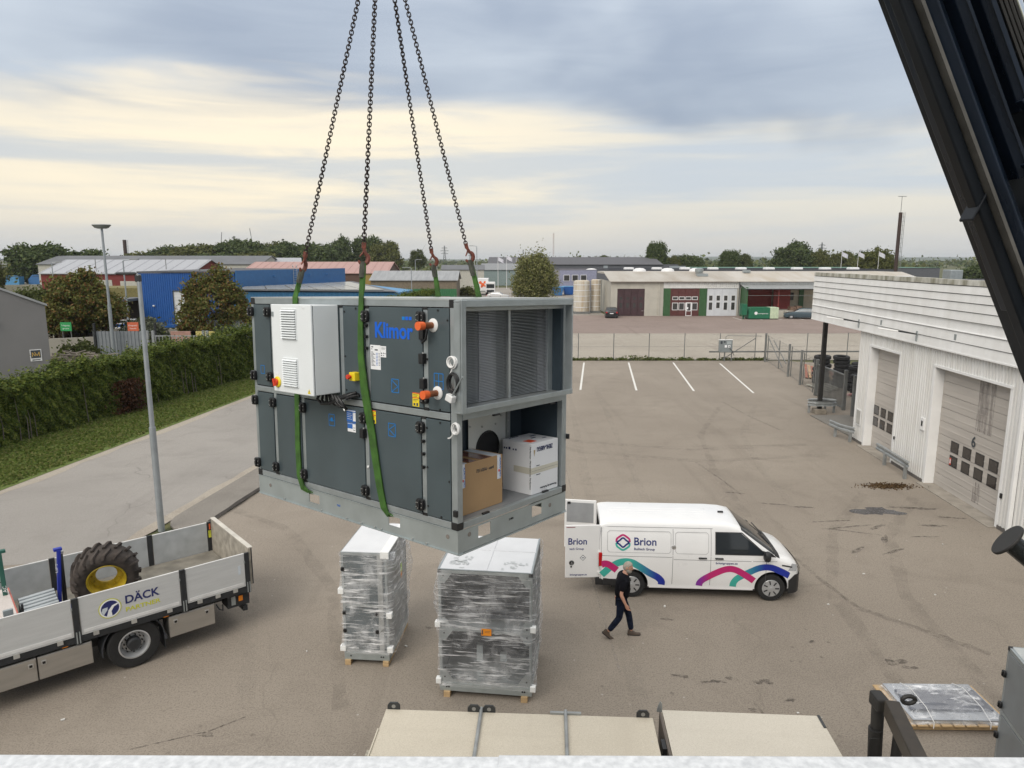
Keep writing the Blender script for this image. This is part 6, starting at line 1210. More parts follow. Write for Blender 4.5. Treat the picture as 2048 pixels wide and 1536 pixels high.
def sdoor(x0, x1, zt, n, wins, lab):
    d = part('sectional_door', DOORG, gb, (x0 + .03, x1 - .03, -.40, -.36, 0, zt)); d['label'] = lab; h = zt / n
    for i in range(n):
        o = part('door_section', DOORG, d, (x0 + .035, x1 - .035, -.362, -.335, i * h + .012, (i + 1) * h - .012), (x0 + .035, x1 - .035, -.34, -.326, i * h + h * .42, i * h + h * .52), bevel=.006)
    for (x, z, w, hh) in wins: o = part('door_window', BLACK, d, (x - w / 2, x + w / 2, -.338, -.325, z, z + hh), bevel=.004); o2 = part('pane', WPANE, d, (x - w / 2 + .035, x + w / 2 - .035, -.327, -.322, z + .035, z + hh - .035))
    part('bottom_seal', BLACK, d, (x0 + .035, x1 - .035, -.365, -.33, .0, .03)); return d
wx = [(x, z, .50, .40) for z in (.98, 1.50) for x in (1.16, 1.92, 2.68, 3.44)]
d6 = sdoor(.18, 4.62, DZ6, 9, wx, 'wide grey sectional door with the number 6'); text('6', .52, INK, d6, face((2.48, -.318, 2.02), (-1, 0, 0), (0, 0, 1)), 'door_number', bold=.010); part('red_notice', RED, d6, (3.56, 3.66, -.322, -.319, 1.03, 1.28)); part('notice_print', PAPER, d6, (3.58, 3.64, -.3195, -.3175, 1.08, 1.23))
[part('rain_streaks', stainmat('rain streaks', (.26, .23, .22), .7, .30, 7, (1.2, 1, .16)), d6, q) for q in ((1.45, 2.35, -.323, -.322, 2.6, 4.35), (1.7, 2.1, -.321, -.320, .2, .9))]
sdoor(7.35, 10.05, DZ1, 9, [(x, z, .48, .40) for z in (1.0, 1.52) for x in (7.75, 8.42, 9.09, 9.76)], 'narrow grey sectional door of the white garage')
[part('threshold', mat('door sill concrete', (.30, .27, .23), .9, var=.2), gb, q, bevel=.006) for q in ((.1, 4.7, -.35, .25, 0, .03), (7.27, 10.13, -.35, .25, 0, .03))]; [part('plinth', mat('plinth', (.13, .12, .11), .9, var=.3), gb, q) for q in ((4.72, 7.25, -.03, .02, 0, .12), (10.15, 11.3, -.03, .02, 0, .12), (-10, .08, -.03, .02, 0, .12))]
part('wall_vent', TRIMW, gb, (10.45, 10.95, .0, .03, .82, 1.55), bevel=.004); part('vent_grille', mat('vent grey', (.42, .41, .38), .6), gb, (10.5, 10.9, .028, .036, .87, 1.50))
part('key_box', TRIMW, gb, (4.92, 5.22, .0, .05, 1.95, 2.42), bevel=.01); part('key_hole', BLACK, gb, (5.02, 5.12, .05, .06, 2.1, 2.3)); part('switch', BLACK, gb, (.0, .08, .0, .04, 1.0, 1.15)); part('switch', BLACK, gb, (7.12, 7.19, .02, .05, 1.05, 1.17))
# fascia of lapped boards
FE = 17.35; zs = [5.16, 5.50, 5.86, 5.90 + .34, 6.56, 6.86, 7.14, 7.42]
for i in range(7):
    z0, z1 = zs[i], zs[i + 1]; off = .012 if i not in (2,) else -.03
    for j, (a, c_) in enumerate(((-10, -2.0), (-2.0, 1.6), (1.6, 5.2), (5.2, 8.8), (8.8, 12.4), (12.4, FE))):
        MB().add([(a + .004, .10 + off + .03, z0), (c_ - .004, .10 + off + .03, z0), (c_ - .004, .10 + off, z1 - .03), (a + .004, .10 + off, z1 - .03), (a + .004, .05, z0), (c_ - .004, .05, z0), (c_ - .004, .05, z1 - .03), (a + .004, .05, z1 - .03)], [(0, 1, 2, 3), (0, 4, 5, 1), (3, 2, 6, 7), (0, 3, 7, 4), (1, 5, 6, 2)]).build('fascia_board', WBOARD, gb)
part('fascia_core', mat('fascia shade', (.16, .155, .15), .8), gb, (-10, FE, -.10, .06, 5.18, 7.42)); part('fascia_rail', TRIMW, gb, (-10, FE, .06, .155, 5.10, 5.16), (-10, FE, .06, .150, 5.855, 5.885), bevel=.004); part('fascia_end', WBOARD, gb, (FE, FE + .03, -5, .12, 5.16, 7.42)); part('canopy_soffit', TRIMW, gb, (11.3, FE, -5, .06, 5.12, 5.17))
b = MB(); rr = random.Random(8); x = -10
while x < FE: w_ = rr.uniform(1.5, 3); b.box(x, min(FE, x + w_) - .004, -.14, .13 + rr.uniform(0, .01), 7.42, 7.60 + rr.uniform(-.01, .01)); x += w_
b.build('mossy_coping', MOSS, gb); part('flat_roof', mat('roof felt', (.05, .05, .055), .95, var=.4, vs=1.5), gb, (-10, FE, -9, -.12, 7.2, 7.26)); part('rear_parapet', mat('rear parapet', (.20, .19, .16), .9, var=.4), gb, (-10, FE, -9.2, -9, 7.0, 7.52)); part('roof_vent', GALV, gb, (15.5, 16.3, -6.5, -5.9, 7.26, 7.75), bevel=.03); part('roof_kerb', MOSS, gb, (-4, 9, -4.2, -4.0, 7.26, 7.42))
for x in (5.9, 11.2):
    o = part('lamp_bracket', GALV, gb, (x - .04, x + .04, .13, .17, 5.22, 5.60)); b = MB(); b.bar((x, .15, 5.48), (x + .18, 1.05, 5.62), .05, .05); b.build('lamp_arm', CHAS, o); b = MB(); b.bar((x + .12, .8, 5.58), (x + .24, 1.5, 5.68), .14, .06); b.build('lamp_head', TRIMW, o, bevel=.02)
for x in (3.3, 9.0): part('number_plate', GALV, gb, (x - .06, x + .06, .12, .145, 5.55, 5.75))
part('downpipe', TRIMW, gb, (-.62, -.50, .0, .12, .1, 5.1), bevel=.02); part('canopy_post', BLKST, gb, (16.85, 17.05, -.60, -.40, .25, 5.14)); part('post_footing', mat('footing', (.24, .21, .17), .95, var=.3), gb, (16.65, 17.25, -.8, -.2, 0, .26), bevel=.03)
# guard rails: W-beam on short posts
RAILM = mat('rail zinc', (.33, .345, .345), .5, .5, var=.2, vs=4)
def wbeam(pts, z, parent):
    b = MB(); P = [Vector((*p, 0)) for p in pts]; prof = [(-.04, -.15), (.03, -.12), (.03, -.05), (-.02, 0), (.03, .05), (.03, .12), (-.04, .15)]; vs = []
    for i, p in enumerate(P):
        d = (P[min(i + 1, len(P) - 1)] - P[max(i - 1, 0)]).normalized(); q = Vector((d.y, -d.x, 0)); vs += [p + q * a + Vector((0, 0, z + c_)) for a, c_ in prof]
    m_ = len(prof); b.add(vs, [(i * m_ + j, (i + 1) * m_ + j, (i + 1) * m_ + j + 1, i * m_ + j + 1) for i in range(len(P) - 1) for j in range(m_ - 1)]); b.build('rail_beam', RAILM, parent)
def grail(label, loc, pts, posts):
    t_ = thing('guard_rail', label, 'guard rail', loc, 0, 'guard rails by the garage'); wbeam(pts, .58, t_)
    for p in posts: part('rail_post', RAILM, t_, (p[0] - .05, p[0] + .05, p[1] - .05, p[1] + .05, 0, .58))
    return t_
ov = [(.75 * math.cos(a) * (1 if abs(math.cos(a)) > 0 else 1), .33 * math.sin(a)) for a in np.linspace(R(-5), R(-355), 30)]
grail('oval guard rail round the black canopy post', (16.92, 38.0, 0), [(max(-.45, min(.45, x * 2)) + .32 * np.sign(x) * abs(x / .75) ** 3, y) for x, y in ov], [(-.68, 0), (.68, 0), (.3, .25)])
grail('short guard rail at the far corner of the white garage', (15.55, 32.0, 0), [(-.35, 1.15), (-.35, 1.1), (-.28, .2), (.05, -.55)], [(-.25, .7), (-.02, -.3)])
grail('guard rail between the two garage doors', (15.15, 26.9, 0), [(.10, 1.9), (.04, 1.0), (-.05, 0), (-.14, -1.0)], [(.06, 1.1), (-.12, -.75)])
part('apron', groundmat('apron concrete', (.20, .19, .17), (.25, .235, .21), (.14, .13, .12), 40, streak=.3), None, (16.0, 19.0, 32.4, 37.2, 0, .06))['kind'] = 'structure'
# ================================================================ mesh fence, gate and what stands behind it
FPOST = mat('fence post zinc', (.20, .205, .20), .5, .5, var=.2)
def wires(b, p0, p1, h, step=.11, t_=.0035):
    p0, p1 = Vector((*p0, 0)), Vector((*p1, 0)); L = (p1 - p0).length; d = (p1 - p0) / L; up = Vector((0, 0, 1)); n = int(L / step)
    for s_ in (-1, 1):
        for i in range(-int(h / step), n + 1):
            a, c_ = i * step, i * step + h; z0, z1 = .03, h
            if a < 0: z0 += -a; a = 0
            if c_ > L: z1 -= (c_ - L); c_ = L
            if c_ - a < .02: continue
            if s_ < 0: a, c_ = L - a, L - c_
            q0, q1 = p0 + d * a + up * z0, p0 + d * c_ + up * z1; e = up * t_; b.add([q0 - e, q1 - e, q1 + e, q0 + e], [(0, 1, 2, 3)])
def fence(name, label, pts, h, cat='fence', step=.11):
    t_ = thing(name, label, cat); 
    for p in pts: MB().cyl((*p, 0), (*p, h + .06), .035, n=8).build('fence_post', FPOST, t_)
    b = MB()
    for p, q in zip(pts, pts[1:]): wires(b, p, q, h, step)
    o = b.build('wire_mesh', FPOST, t_); o['kind'] = 'stuff'; b = MB()
    for p, q in zip(pts, pts[1:]):
        for z in (h, h * .52, .05): b.bar((*p, z), (*q, z), .012, .012)
    b.build('tension_wires', FPOST, t_); return t_
fence('mesh_fence', 'chain-link fence along the far end of the parking bays', [(-3.3 + 2.93 * i, 58.4) for i in range(9)], 2.2)
fence('mesh_fence', 'chain-link fence running back from the corner to the gate', [(20.9, 57.6), (20.45, 53.9), (19.95, 50.2), (19.45, 46.8), (18.95, 44.0)], 2.1)
fence('mesh_fence', 'chain-link fence far right behind the tyre stacks', [(20.9, 58.3), (24.5, 58.6), (28, 58.9), (31.5, 59.2)], 2.2)
for (x, y) in ((19.95, 50.2), (19.45, 46.8), (20.9, 57.6)): tag(MB().cyl((x - .22, y - .1, 0), (x - .22, y - .1, 2.35), .075, n=10).build('steel_bollard', FPOST), {50.2: 'second thick steel post along the fence by the gate', 46.8: 'thick steel post nearest the gate', 57.6: 'thick steel post at the fence corner'}[y], 'post', 'thick posts along the fence')
t = thing('fence_brace', 'horizontal barrier pole and braces on the corner fence', 'barrier'); b = MB(); b.bar((16.2, 57.9, .78), (31, 58.0, .80), .10, .12); b.bar((17.4, 58.2, .1), (20.1, 58.2, 1.9), .05, .05); b.bar((20.9, 57.6, 2.0), (20.2, 52.5, .3), .05, .05); b.bar((20.6, 55.6, 2.0), (19.9, 51.0, .8), .05, .05); b.build('pole', FPOST, t)
t = thing('control_box', 'grey electrical box on the chain-link fence', 'electrical box', (17.5, 57.85, 0)); o = part('cabinet', mat('box grey', (.22, .245, .25), .5, .2, var=.1), t, (-.54, .54, -.12, .12, .75, 1.76), bevel=.02); part('stand', FPOST, t, (-.08, .0, -.05, .05, 0, .75), (.5, .56, -.05, .05, 0, .75)); part('socket', PAPER, t, (-.1, .08, -.14, -.12, 1.15, 1.35), (.18, .36, -.14, -.12, 1.15, 1.35)); part('cover', mat('pale cover', (.36, .40, .41), .4), t, (.08, .44, -.135, -.12, 1.42, 1.68)); part('plug', INK, t, (-.45, -.30, -.15, -.12, 1.45, 1.68), (-.18, -.05, -.14, -.12, 1.55, 1.68), (.24, .30, -.15, -.14, 1.2, 1.3)); MB().tube([(.3, -.14, 1.15), (.36, -.2, 1.0), (.5, -.16, .92), (.7, -.1, .5)], .02, 6).build('cable', BLACK, t); part('top', TRIMW, t, (-.56, .56, -.14, .14, 1.76, 1.79))
MB().tube([(0, 0, 1.79), (0, 0, 2.05), (.15, 0, 2.12), (2.9, 0, 2.08)], .025, 6).build('conduit', FPOST, t)
g_ = thing('sliding_gate', 'grey steel gate with mesh infill beside the black post', 'gate'); A_, B_ = Vector((18.70, 43.0)), Vector((18.45, 38.7))
for p in (A_, B_, Vector((18.10, 36.9))): MB().bar((*p, 0), (*p, 2.25), .16, .16).build('gate_post', FPOST, g_)
b = MB()
for z in (.12, 1.95): b.bar((*A_, z), (*B_, z), .07, .07)
for q in (0.02, .98): p = A_.lerp(B_, q); b.bar((*p, .1), (*p, 1.98), .07, .07)
b.build('gate_frame', FPOST, g_); b = MB(); d = (B_ - A_)
for i in range(44): p = A_.lerp(B_, (i + .5) / 44); b.bar((*p, .14), (*p, 1.93), .022, .022)
o = b.build('gate_bars', FPOST, g_); o['kind'] = 'stuff'
# old tyres behind the gate
OT = mat('old tyre', (.016, .016, .017), .8, var=.4, vs=5)
tm = MB(); tm.lathe([(.30, 0), (.30, .04), (.46, .0), (.54, .05), (.54, .22), (.46, .27), (.30, .23), (.30, .20)], 26, cap=False); TYM = tm.mesh('tyre'); TYM.materials.append(OT)
k_ = 0
for (x, y, n, s_, w_) in ((20.9, 47.4, 7, 1.0, 'left stack behind the gate'), (21.6, 46.0, 8, .95, 'stack just left of the black post'), (21.9, 44.4, 6, 1.0, 'stack seen behind the black post'), (22.6, 45.4, 6, 1.05, 'stack against the garage corner'), (21.2, 42.6, 5, 1.0, 'stack nearest the gate posts')):
    for i in range(n):
        o = bpy.data.objects.new('old_tyre', TYM); COL.objects.link(o); o.location = (x + random.uniform(-.06, .06), y + random.uniform(-.06, .06), i * .272 * s_); o.scale = (s_,) * 3; o.rotation_euler = (random.uniform(-.04, .04), random.uniform(-.04, .04), random.random() * 6)
        tag(o, f'{"topmost" if i == n - 1 else ["lowest", "second", "third", "fourth", "fifth", "sixth", "seventh"][i]} old tyre of the {w_}', 'tyre', 'old tyres behind the gate')
o = bpy.data.objects.new('rusty_wheel', TYM.copy()); o.data.materials.clear(); o.data.materials.append(mat('rusty rim', (.22, .11, .04), .8, var=.4)); COL.objects.link(o); o.location = (21.3, 40.6, 1.36); o.scale = (.9, .9, .4); tag(o, 'rusty orange wheel rim lying on the nearest tyres', 'wheel rim')
for i in range(5): o = bpy.data.objects.new('old_tyre', TYM); COL.objects.link(o); o.location = (21.3, 40.6, i * .272); tag(o, ['bottom', 'second', 'third', 'fourth', 'top'][i] + ' old tyre of the stack under the rusty rim', 'tyre', 'old tyres behind the gate')
PLK = [mat('red plank', (.30, .12, .08), .8, var=.3, vs=6), mat('tan plank', (.40, .27, .16), .8, var=.3, vs=6)]
for i in range(9):
    b = MB(); b.bar((20.7 + i * .17, 49.2 - .2 * i, .08 + .03 * (i % 3)), (21.9 + i * .12, 52.4 - .25 * i, .55 - .03 * i), .16, .05); tag(b.build('loose_plank', PLK[i % 3 == 1]), ['leftmost tan-red loose plank behind the mesh fence', 'second loose plank from the left behind the fence', 'third loose plank of the reddish heap', 'fourth loose plank of the reddish heap', 'middle plank of the reddish heap', 'sixth plank of the reddish heap', 'seventh plank of the reddish heap', 'eighth plank of the reddish heap', 'rightmost plank of the reddish heap'][i], 'plank', 'reddish planks behind the fence')
for i in range(4):
    b = MB(); b.bar((19.9 + i * .28, 43.9 + .2 * i, .08 + .03 * i), (19.6 + i * .35, 46.4 - .1 * i, .10 + .04 * i), .22, .05); tag(b.build('grey_board', mat('weathered board', (.34, .33, .28), .9, var=.3, vs=5)), ['first grey board lying behind the gate post', 'second grey board lying behind the gate', 'third grey board lying behind the gate', 'fourth grey board next to the tyre stacks'][i], 'board', 'grey boards behind the gate')
tag(MB().bar((19.2, 40.2, .55), (21.6, 41.6, .55), .12, .10).build('striped_barrier', mat('barrier red white', (.6, .58, .56), .6, vs=1.2, col2=(.45, .12, .10))), 'red and white barrier beam seen through the gate', 'barrier')
# ================================================================ workshop across the yard
CRET = mat('workshop concrete', (.44, .42, .365), .9, var=.12, vs=.7, bump=.2, bs=12); WSTEEL = mat('white ribbed steel', (.66, .66, .64), .5, var=.08, vs=1.5); GRN = mat('dark green sheet', (.045, .115, .045), .5, var=.12); MAR = mat('maroon door', (.055, .028, .032), .5, var=.2); MAR2 = mat('red door', (.10, .032, .030), .5, var=.15); OXR = mat('oxide red wall', (.24, .042, .036), .7, var=.12); CREAM = mat('cream wall', (.46, .41, .32), .7, var=.08); FRW = mat('white frame', (.72, .72, .72), .5, var=.05); PANE = glassmat('workshop pane', (.05, .05, .05), .15); ROOFW = mat('patchy white roof', (.46, .44, .40), .7, vs=.35, col2=(.33, .29, .24), stretch=(1, .25, 1), detail=8); ROOFT = mat('tan roof', (.40, .35, .28), .8, vs=.5, col2=(.50, .48, .45), stretch=(1, .2, 1))
ws_ = thing('workshop', 'long low workshop with brown, red and white doors under a pale roof', 'workshop', (14.5, 104.8, 0)); Wd = lambda x: x - 14.5
def corr2(parent, x0, x1, z0, z1, y, m, name, p=.30, dep=.05):
    return corr(x0, x1, z0, z1, y, p, dep, name, m, parent)
part('concrete_wall', CRET, ws_, (0, .95, 0, .3, 0, 5.0), (4.97, 7.7, 0, .3, 0, 5.0), (.95, 4.97, 0, .3, 3.98, 5.0), (0, .3, .3, 14, 0, 5.0), bevel=.01); part('pilaster', CRET, ws_, (6.95, 7.15, -.12, 0, 0, 5.0), (1.4, 1.5, -.03, 0, 4, 5.0))
dd = part('maroon_doors', MAR, ws_, (.97, 4.95, .12, .18, 0, 3.96))
for i in range(4): o = part('door_leaf', MAR, dd, (1.0 + i * .99, 1.95 + i * .99, .06, .12, .04, 3.92), bevel=.01); part('leaf_window', PANE, dd, (1.3 + i * .99, 1.7 + i * .99, .05, .062, 1.2, 1.9), (1.3 + i * .99, 1.7 + i * .99, .05, .062, 2.4, 2.75))
part('door_handle', STEEL, dd, (4.55, 4.85, .04, .06, .72, .78))
corr2(ws_, 7.7, 18.8, 4.05, 5.05, -.02, WSTEEL, 'steel_band'); part('band_core', WSTEEL, ws_, (7.7, 30, .0, .3, 4.05, 5.05))
for i in range(5): part('faded_lettering', mat('faded print', (.42, .42, .41), .6), ws_, (13.6 + i * 1.05, 14.4 + i * 1.05, -.028, -.02, 4.58, 4.72), (13.9 + i * .95, 14.6 + i * .95, -.028, -.02, 4.28, 4.42))
MB().tube([(8.2, -.1, 4.98), (15.8, -.1, 4.98)], .04, 6).build('pipe_run', FPOST, ws_)
for (x0, x1) in ((7.72, 8.75), (12.98, 14.1)): corr2(ws_, x0, x1, 0, 4.05, .02, GRN, 'green_cladding', .2, .04)
rd = part('red_doors', MAR2, ws_, (8.78, 12.95, .10, .16, 0, 4.03)); part('frame', MAR2, rd, (8.75, 8.95, .0, .1, 0, 4.03), (12.78, 12.98, .0, .1, 0, 4.03))
for i in range(4):
    x = 9.0 + i * .965; part('door_leaf', MAR2, rd, (x, x + .93, .05, .10, .02, 4.0), bevel=.01)
    for (z0, z1) in ((.85, 1.95), (2.35, 2.85)): o = part('window_frame', FRW, rd, (x + .04, x + .89, .03, .052, z0, z1)); part('pane', PANE, o, (x + .12, x + .81, .02, .032, z0 + .08, z1 - .08))
o = part('wicket_door', FRW, rd, (11.05, 11.95, .01, .03, .0, 2.0)); part('pane', PANE, o, (11.25, 11.75, .0, .012, .8, 1.85)); part('sheet', PAPER, o, (11.2, 11.42, -.008, .0, 1.0, 1.3)); part('kick', MAR2, o, (11.15, 11.85, .0, .012, .1, .7))
wd = part('white_doors', mat('grey white door', (.58, .60, .63), .5, var=.05), ws_, (14.12, 18.55, .10, .16, 0, 4.03))
for i in range(4):
    x = 14.15 + i * 1.1; part('door_leaf', mat('grey white door', (.58, .60, .63), .5), wd, (x, x + 1.06, .05, .10, .02, 4.0), bevel=.012)
    for (z0, z1) in ((.85, 2.05), (2.20, 3.05)):
        if i == 1 and z0 < 1: z0 = 1.1
        o = part('window_frame', FRW, wd, (x + .22, x + .84, .03, .052, z0, z1)); part('pane', PANE, o, (x + .28, x + .78, .02, .032, z0 + .06, z1 - .06))
part('concrete_wall', CRET, ws_, (18.57, 19.0, 0, .3, 0, 5.0))
# loading dock
part('dock_floor', CRET, ws_, (19.2, 42, -2.6, 2.5, 0, .95)); b = MB(); b.prism([(24.5, 0), (32, 0), (24.5, .93)], -3.6, -2.6, 'y'); b.build('ramp', CRET, ws_); part('oxide_wall', OXR, ws_, (19.25, 24.4, 2.2, 2.5, .95, 4.3), (24.35, 26.8, 1.2, 1.5, .95, 4.3)); part('cream_wall', CREAM, ws_, (24.4, 31, 2.6, 2.9, .95, 4.3)); part('dock_window', BLACK, ws_, (26.4, 27.8, 2.5, 2.6, 2.2, 3.3)); part('pane', PANE, ws_, (26.55, 27.65, 2.47, 2.5, 2.35, 3.15)); part('dock_back', CREAM, ws_, (24.5, 44, 2.9, 3.1, 0, 5)); part('green_end', GRN, ws_, (19.05, 19.25, -2.6, 2.5, 0, 4.3)); part('green_end', GRN, ws_, (28.6, 29.3, 2.45, 2.6, .95, 4.2)); part('post', OXR, ws_, (23.7, 23.8, -2.4, -2.3, .95, 4.2), (31.0, 31.3, -2.4, -2.2, .0, 4.2)); part('pipe_rail', FPOST, ws_, (19.3, 31, -2.5, -2.44, 3.1, 3.16))
b = MB(); n = 60
for i in range(n): x0, x1 = 18.9 + i * .22, 18.9 + (i + 1) * .22; zz_ = .04 * (i % 2); b.add([(x0, -2.9, 4.05 + zz_), (x1, -2.9, 4.05 + .04 * ((i + 1) % 2)), (x1, .0, 4.62 + .04 * ((i + 1) % 2)), (x0, .0, 4.62 + zz_)], [(0, 1, 2, 3)])
b.build('dock_canopy', mat('canopy sheet', (.27, .28, .28), .6, .2, var=.15), ws_); b = MB(); b.bar((19.1, -.1, 2.6), (19.3, -2.6, 4.0), .1, .1); b.bar((18.9, -2.85, 4.03), (32, -2.85, 4.03), .08, .12); b.build('canopy_frame', CHAS, ws_); corr2(ws_, 18.9, 44, 4.62, 5.05, -.03, mat('pale band', (.60, .62, .62), .5, var=.12), 'steel_band')
# roof in wide sheets
for i in range(15):
    x0, x1 = i * 3.1 - .25, (i + 1) * 3.1 - .26; MB().add([(x0, -.45, 4.98), (x1, -.45, 4.98), (x1, 7.2, 6.22), (x0, 7.2, 6.22), (x0, -.45, 5.08), (x1, -.45, 5.08), (x1, 7.2, 6.32), (x0, 7.2, 6.32)], [(0, 3, 2, 1), (4, 5, 6, 7), (0, 1, 5, 4), (1, 2, 6, 5), (2, 3, 7, 6), (3, 0, 4, 7)]).build('roof_sheet', ROOFW if i < 6 else ROOFT, ws_)
part('rear_roof', ROOFT, ws_, (-.25, 46, 7.2, 15, 6.0, 6.28)); part('roof_fan', GALV, ws_, (13.4, 15.0, 3.2, 4.4, 5.7, 6.1)); MB().lathe([(.5, 0), (.65, .3), (.65, .7), (.3, .8)], 14, T(14.2, 5.4, 6.1)).build('roof_fan', GALV, ws_, smooth=True); part('roof_hatch', GALV, ws_, (21.2, 22.2, 5.8, 6.6, 6.2, 6.6)); part('downpipe', FPOST, ws_, (18.7, 18.82, -.2, -.08, 0, 5))
for i in range(3): MB().lathe([(1.1, 0), (1.0, .3), (.6, .5), (.0, .56)], 16, T(6.3 + 4.6 * i, 12.5, 6.28)).build('skylight', FRW, ws_, smooth=True)
# skip, pallets
sk = thing('waste_compactor', 'green and pale skip container at the loading ramp', 'skip', (32.9, 99.6, 0)); b = MB(); b.prism([(0, .12), (2.9, .12), (2.9, 1.65), (.25, 1.65), (0, 1.2)], -.9, .9, 'y'); b.build('hopper', mat('skip green', (.012, .13, .065), .45, var=.12), sk, bevel=.03); part('end_box', mat('skip pale', (.50, .58, .42), .5), sk, (2.92, 4.1, -.9, .9, .12, 1.65), bevel=.03); part('ribs', mat('skip pale', (.50, .58, .42), .5), sk, (3.3, 3.36, -.94, -.9, .12, 1.65), (3.7, 3.76, -.94, -.9, .12, 1.65)); part('power_box', mat('skip green', (.012, .13, .065), .45), sk, (-.9, -.2, -.6, .6, .6, 2.1), (-.6, -.4, -.1, .1, 0, .6)); text('compactor', .26, PAPER, sk, face((1.25, -.905, .75), (1, 0, 0), (0, 0, 1)), width=1.4); MB().lathe([(.22, 0), (.22, .006)], 16, face((.95, -.905, .86), (1, 0, 0), (0, 0, 1))).build('round_logo', PAPER, sk); part('runner', CHAS, sk, (0, 4.1, -.7, -.5, 0, .12), (0, 4.1, .5, .7, 0, .12))
for i in range(2): tag(part('stacked_pallet', mat('old pallet', (.16, .10, .07), .9, var=.3), None, (40.0 + i * .9, 40.8 + i * .9, 102.4, 103.4, .96, 1.5 + .1 * i)), ['left', 'right'][i] + ' dark pallet on the loading dock', 'pallet', 'pallets on the dock')
tag(part('wall_fitting', RED, None, (37.2, 37.35, 105.9, 106.1, 3.7, 3.85)), 'small red lamp on the oxide wall of the dock', 'lamp')
# cars
def car(label, loc, rot, col, estate=False, rear_lights=True, group='parked cars'):
    t_ = thing('parked_car', label, 'car', loc, rot, group); m = mat(f'car paint {col}', col, .25, .1, var=.04, coat=.5); Lc, hw = 4.6, .90
    TB = [(0, .78), (.06, .92), (.25, 1.0)] + ([(.30, 1.02), (.65, 1.44)] if estate else [(.5, 1.04), (1.05, 1.42)]) + [(1.6, 1.49), (2.3, 1.48), (2.7, 1.38), (3.35, .98), (4.2, .86), (4.5, .72), (4.6, .5)]
    xs_ = [0, .06, .15, .25, .4, .65, .85, 1.05, 1.3, 1.6, 1.95, 2.3, 2.5, 2.7, 3.0, 3.35, 3.8, 4.2, 4.4, 4.5, 4.6]; b = MB(); vs = []
    def S(x):
        zt = lerpt(x, TB); tp = lerpt(x, [(0, .90), (.3, .98), (3.8, 1), (4.3, .93), (4.6, .78)]); belt = min(zt, .95); P = [(hw * .92 * tp, .22), (hw * tp, .45), (hw * tp, .75), (hw * .97 * tp, belt - .02)]
        k2 = max(0, zt - .95); P += [(hw * (.97 - .10 * min(1, k2 / .5) * .6) * tp, belt + k2 * .45), (hw * (.97 - .20 * min(1, k2 / .5)) * tp, belt + k2 * .88), (hw * (.86 - .16 * min(1, k2 / .5)) * tp, zt), (0, zt + .02)]; return P
    m_ = 15
    for x in xs_: P = S(x); vs += [(x, -y, z) for y, z in P] + [(x, y, z) for y, z in P[-2::-1]]
    fs = [(i * m_ + j, (i + 1) * m_ + j, (i + 1) * m_ + j + 1, i * m_ + j + 1) for i in range(len(xs_) - 1) for j in range(m_ - 1)] + [tuple(range(m_)), tuple(range(len(xs_) * m_ - 1, (len(xs_) - 1) * m_ - 1, -1))] + [(i * m_ + m_ - 1, (i + 1) * m_ + m_ - 1, (i + 1) * m_, i * m_) for i in range(len(xs_) - 1)]
    b.add(vs, fs); b.build('body', m, t_, smooth=True); G = glassmat('car glass')
    x0, x1 = (.42, 3.0) if estate else (.75, 3.0)
    for s_ in (-1, 1):
        b = MB(); xx = np.linspace(x0, x1, 12)
        for a, c_ in zip(xx, xx[1:]):
            q = []
            for x in (a, c_):
                zt = lerpt(x, TB); k2 = zt - .95; lo = .99; hi = max(lo + .02, .95 + k2 * .86); y = lambda z: s_ * (hw * (.97 - .20 * min(1, k2 / .5) * min(1, max(0, (z - .95)) / max(.02, k2 * .88))) + .008); q.append(((x, y(lo), lo), (x, y(hi), hi)))
            b.add([q[0][0], q[1][0], q[1][1], q[0][1]], [(0, 1, 2, 3)])
        b.build('side_window', G, t_)
    def scr(xa, xb, name):
        b = MB(); 
        def fn(u, v): x = xa + (xb - xa) * u; zt = lerpt(x, TB); w = hw * .70 * (1 - .05 * u); dz = .012; return (x + (-.012 if xb > xa and xa < 1 else .012), -w + 2 * w * v, zt + dz)
        b.grid(fn, 4, 6); b.build(name, G, t_, smooth='all')
    scr(.30 if estate else .55, .62 if estate else 1.02, 'rear_window'); scr(3.28, 2.75, 'windscreen')
    for x in (.85, 3.65):
        for s_ in (-1, 1): wheel(t_, x, s_ * .885, .31, .31, .2, .2, s_)
    for s_ in (-1, 1): part('tail_light', LAMPR, t_, (-.01, .12, s_ * .72 - .11, s_ * .72 + .11, .74, .92) if not estate else (-.01, .25, s_ * .80 - .05, s_ * .80 + .06, .80, 1.25)); part('headlight', LAMPW, t_, (4.38, 4.53, s_ * .62 - .12, s_ * .62 + .12, .60, .72))
    part('number_plate', PAPER, t_, (-.02, .0, -.26, .26, .62, .73)); part('bumper', CHAS, t_, (-.02, .1, -.8, .8, .24, .42), (4.5, 4.62, -.7, .7, .22, .38)); return t_
car('black hatchback parked by the brown workshop door', (14.1, 100.6, 0), R(84), (.012, .012, .015)); car('blue-grey estate car parked beside the loading ramp', (42.9, 99.4, 0), R(163), (.055, .085, .105), True)
car('white car behind the hedge, left of the rowan trunk', (-33.2, 74, 0), R(60), (.6, .6, .6)); car('pale car behind the hedge, right of the rowan trunk', (-28.0, 75.5, 0), R(70), (.55, .54, .52)); car('white car on the far yard below the rightmost sling', (-5.2, 150, 0), R(-10), (.62, .62, .62)); car('small white car by the blue hall annex', (-20.5, 118, 0), R(20), (.6, .6, .6)); car('red car far behind the third sling', (-17.5, 235, 0), R(10), (.45, .03, .03), True); car('dark car parked far left behind the tree', (-47.5, 72, 0), R(10), (.06, .07, .08)); car('white car parked under the dark shelter', (-44.0, 80, 0), R(85), (.6, .6, .6), True)
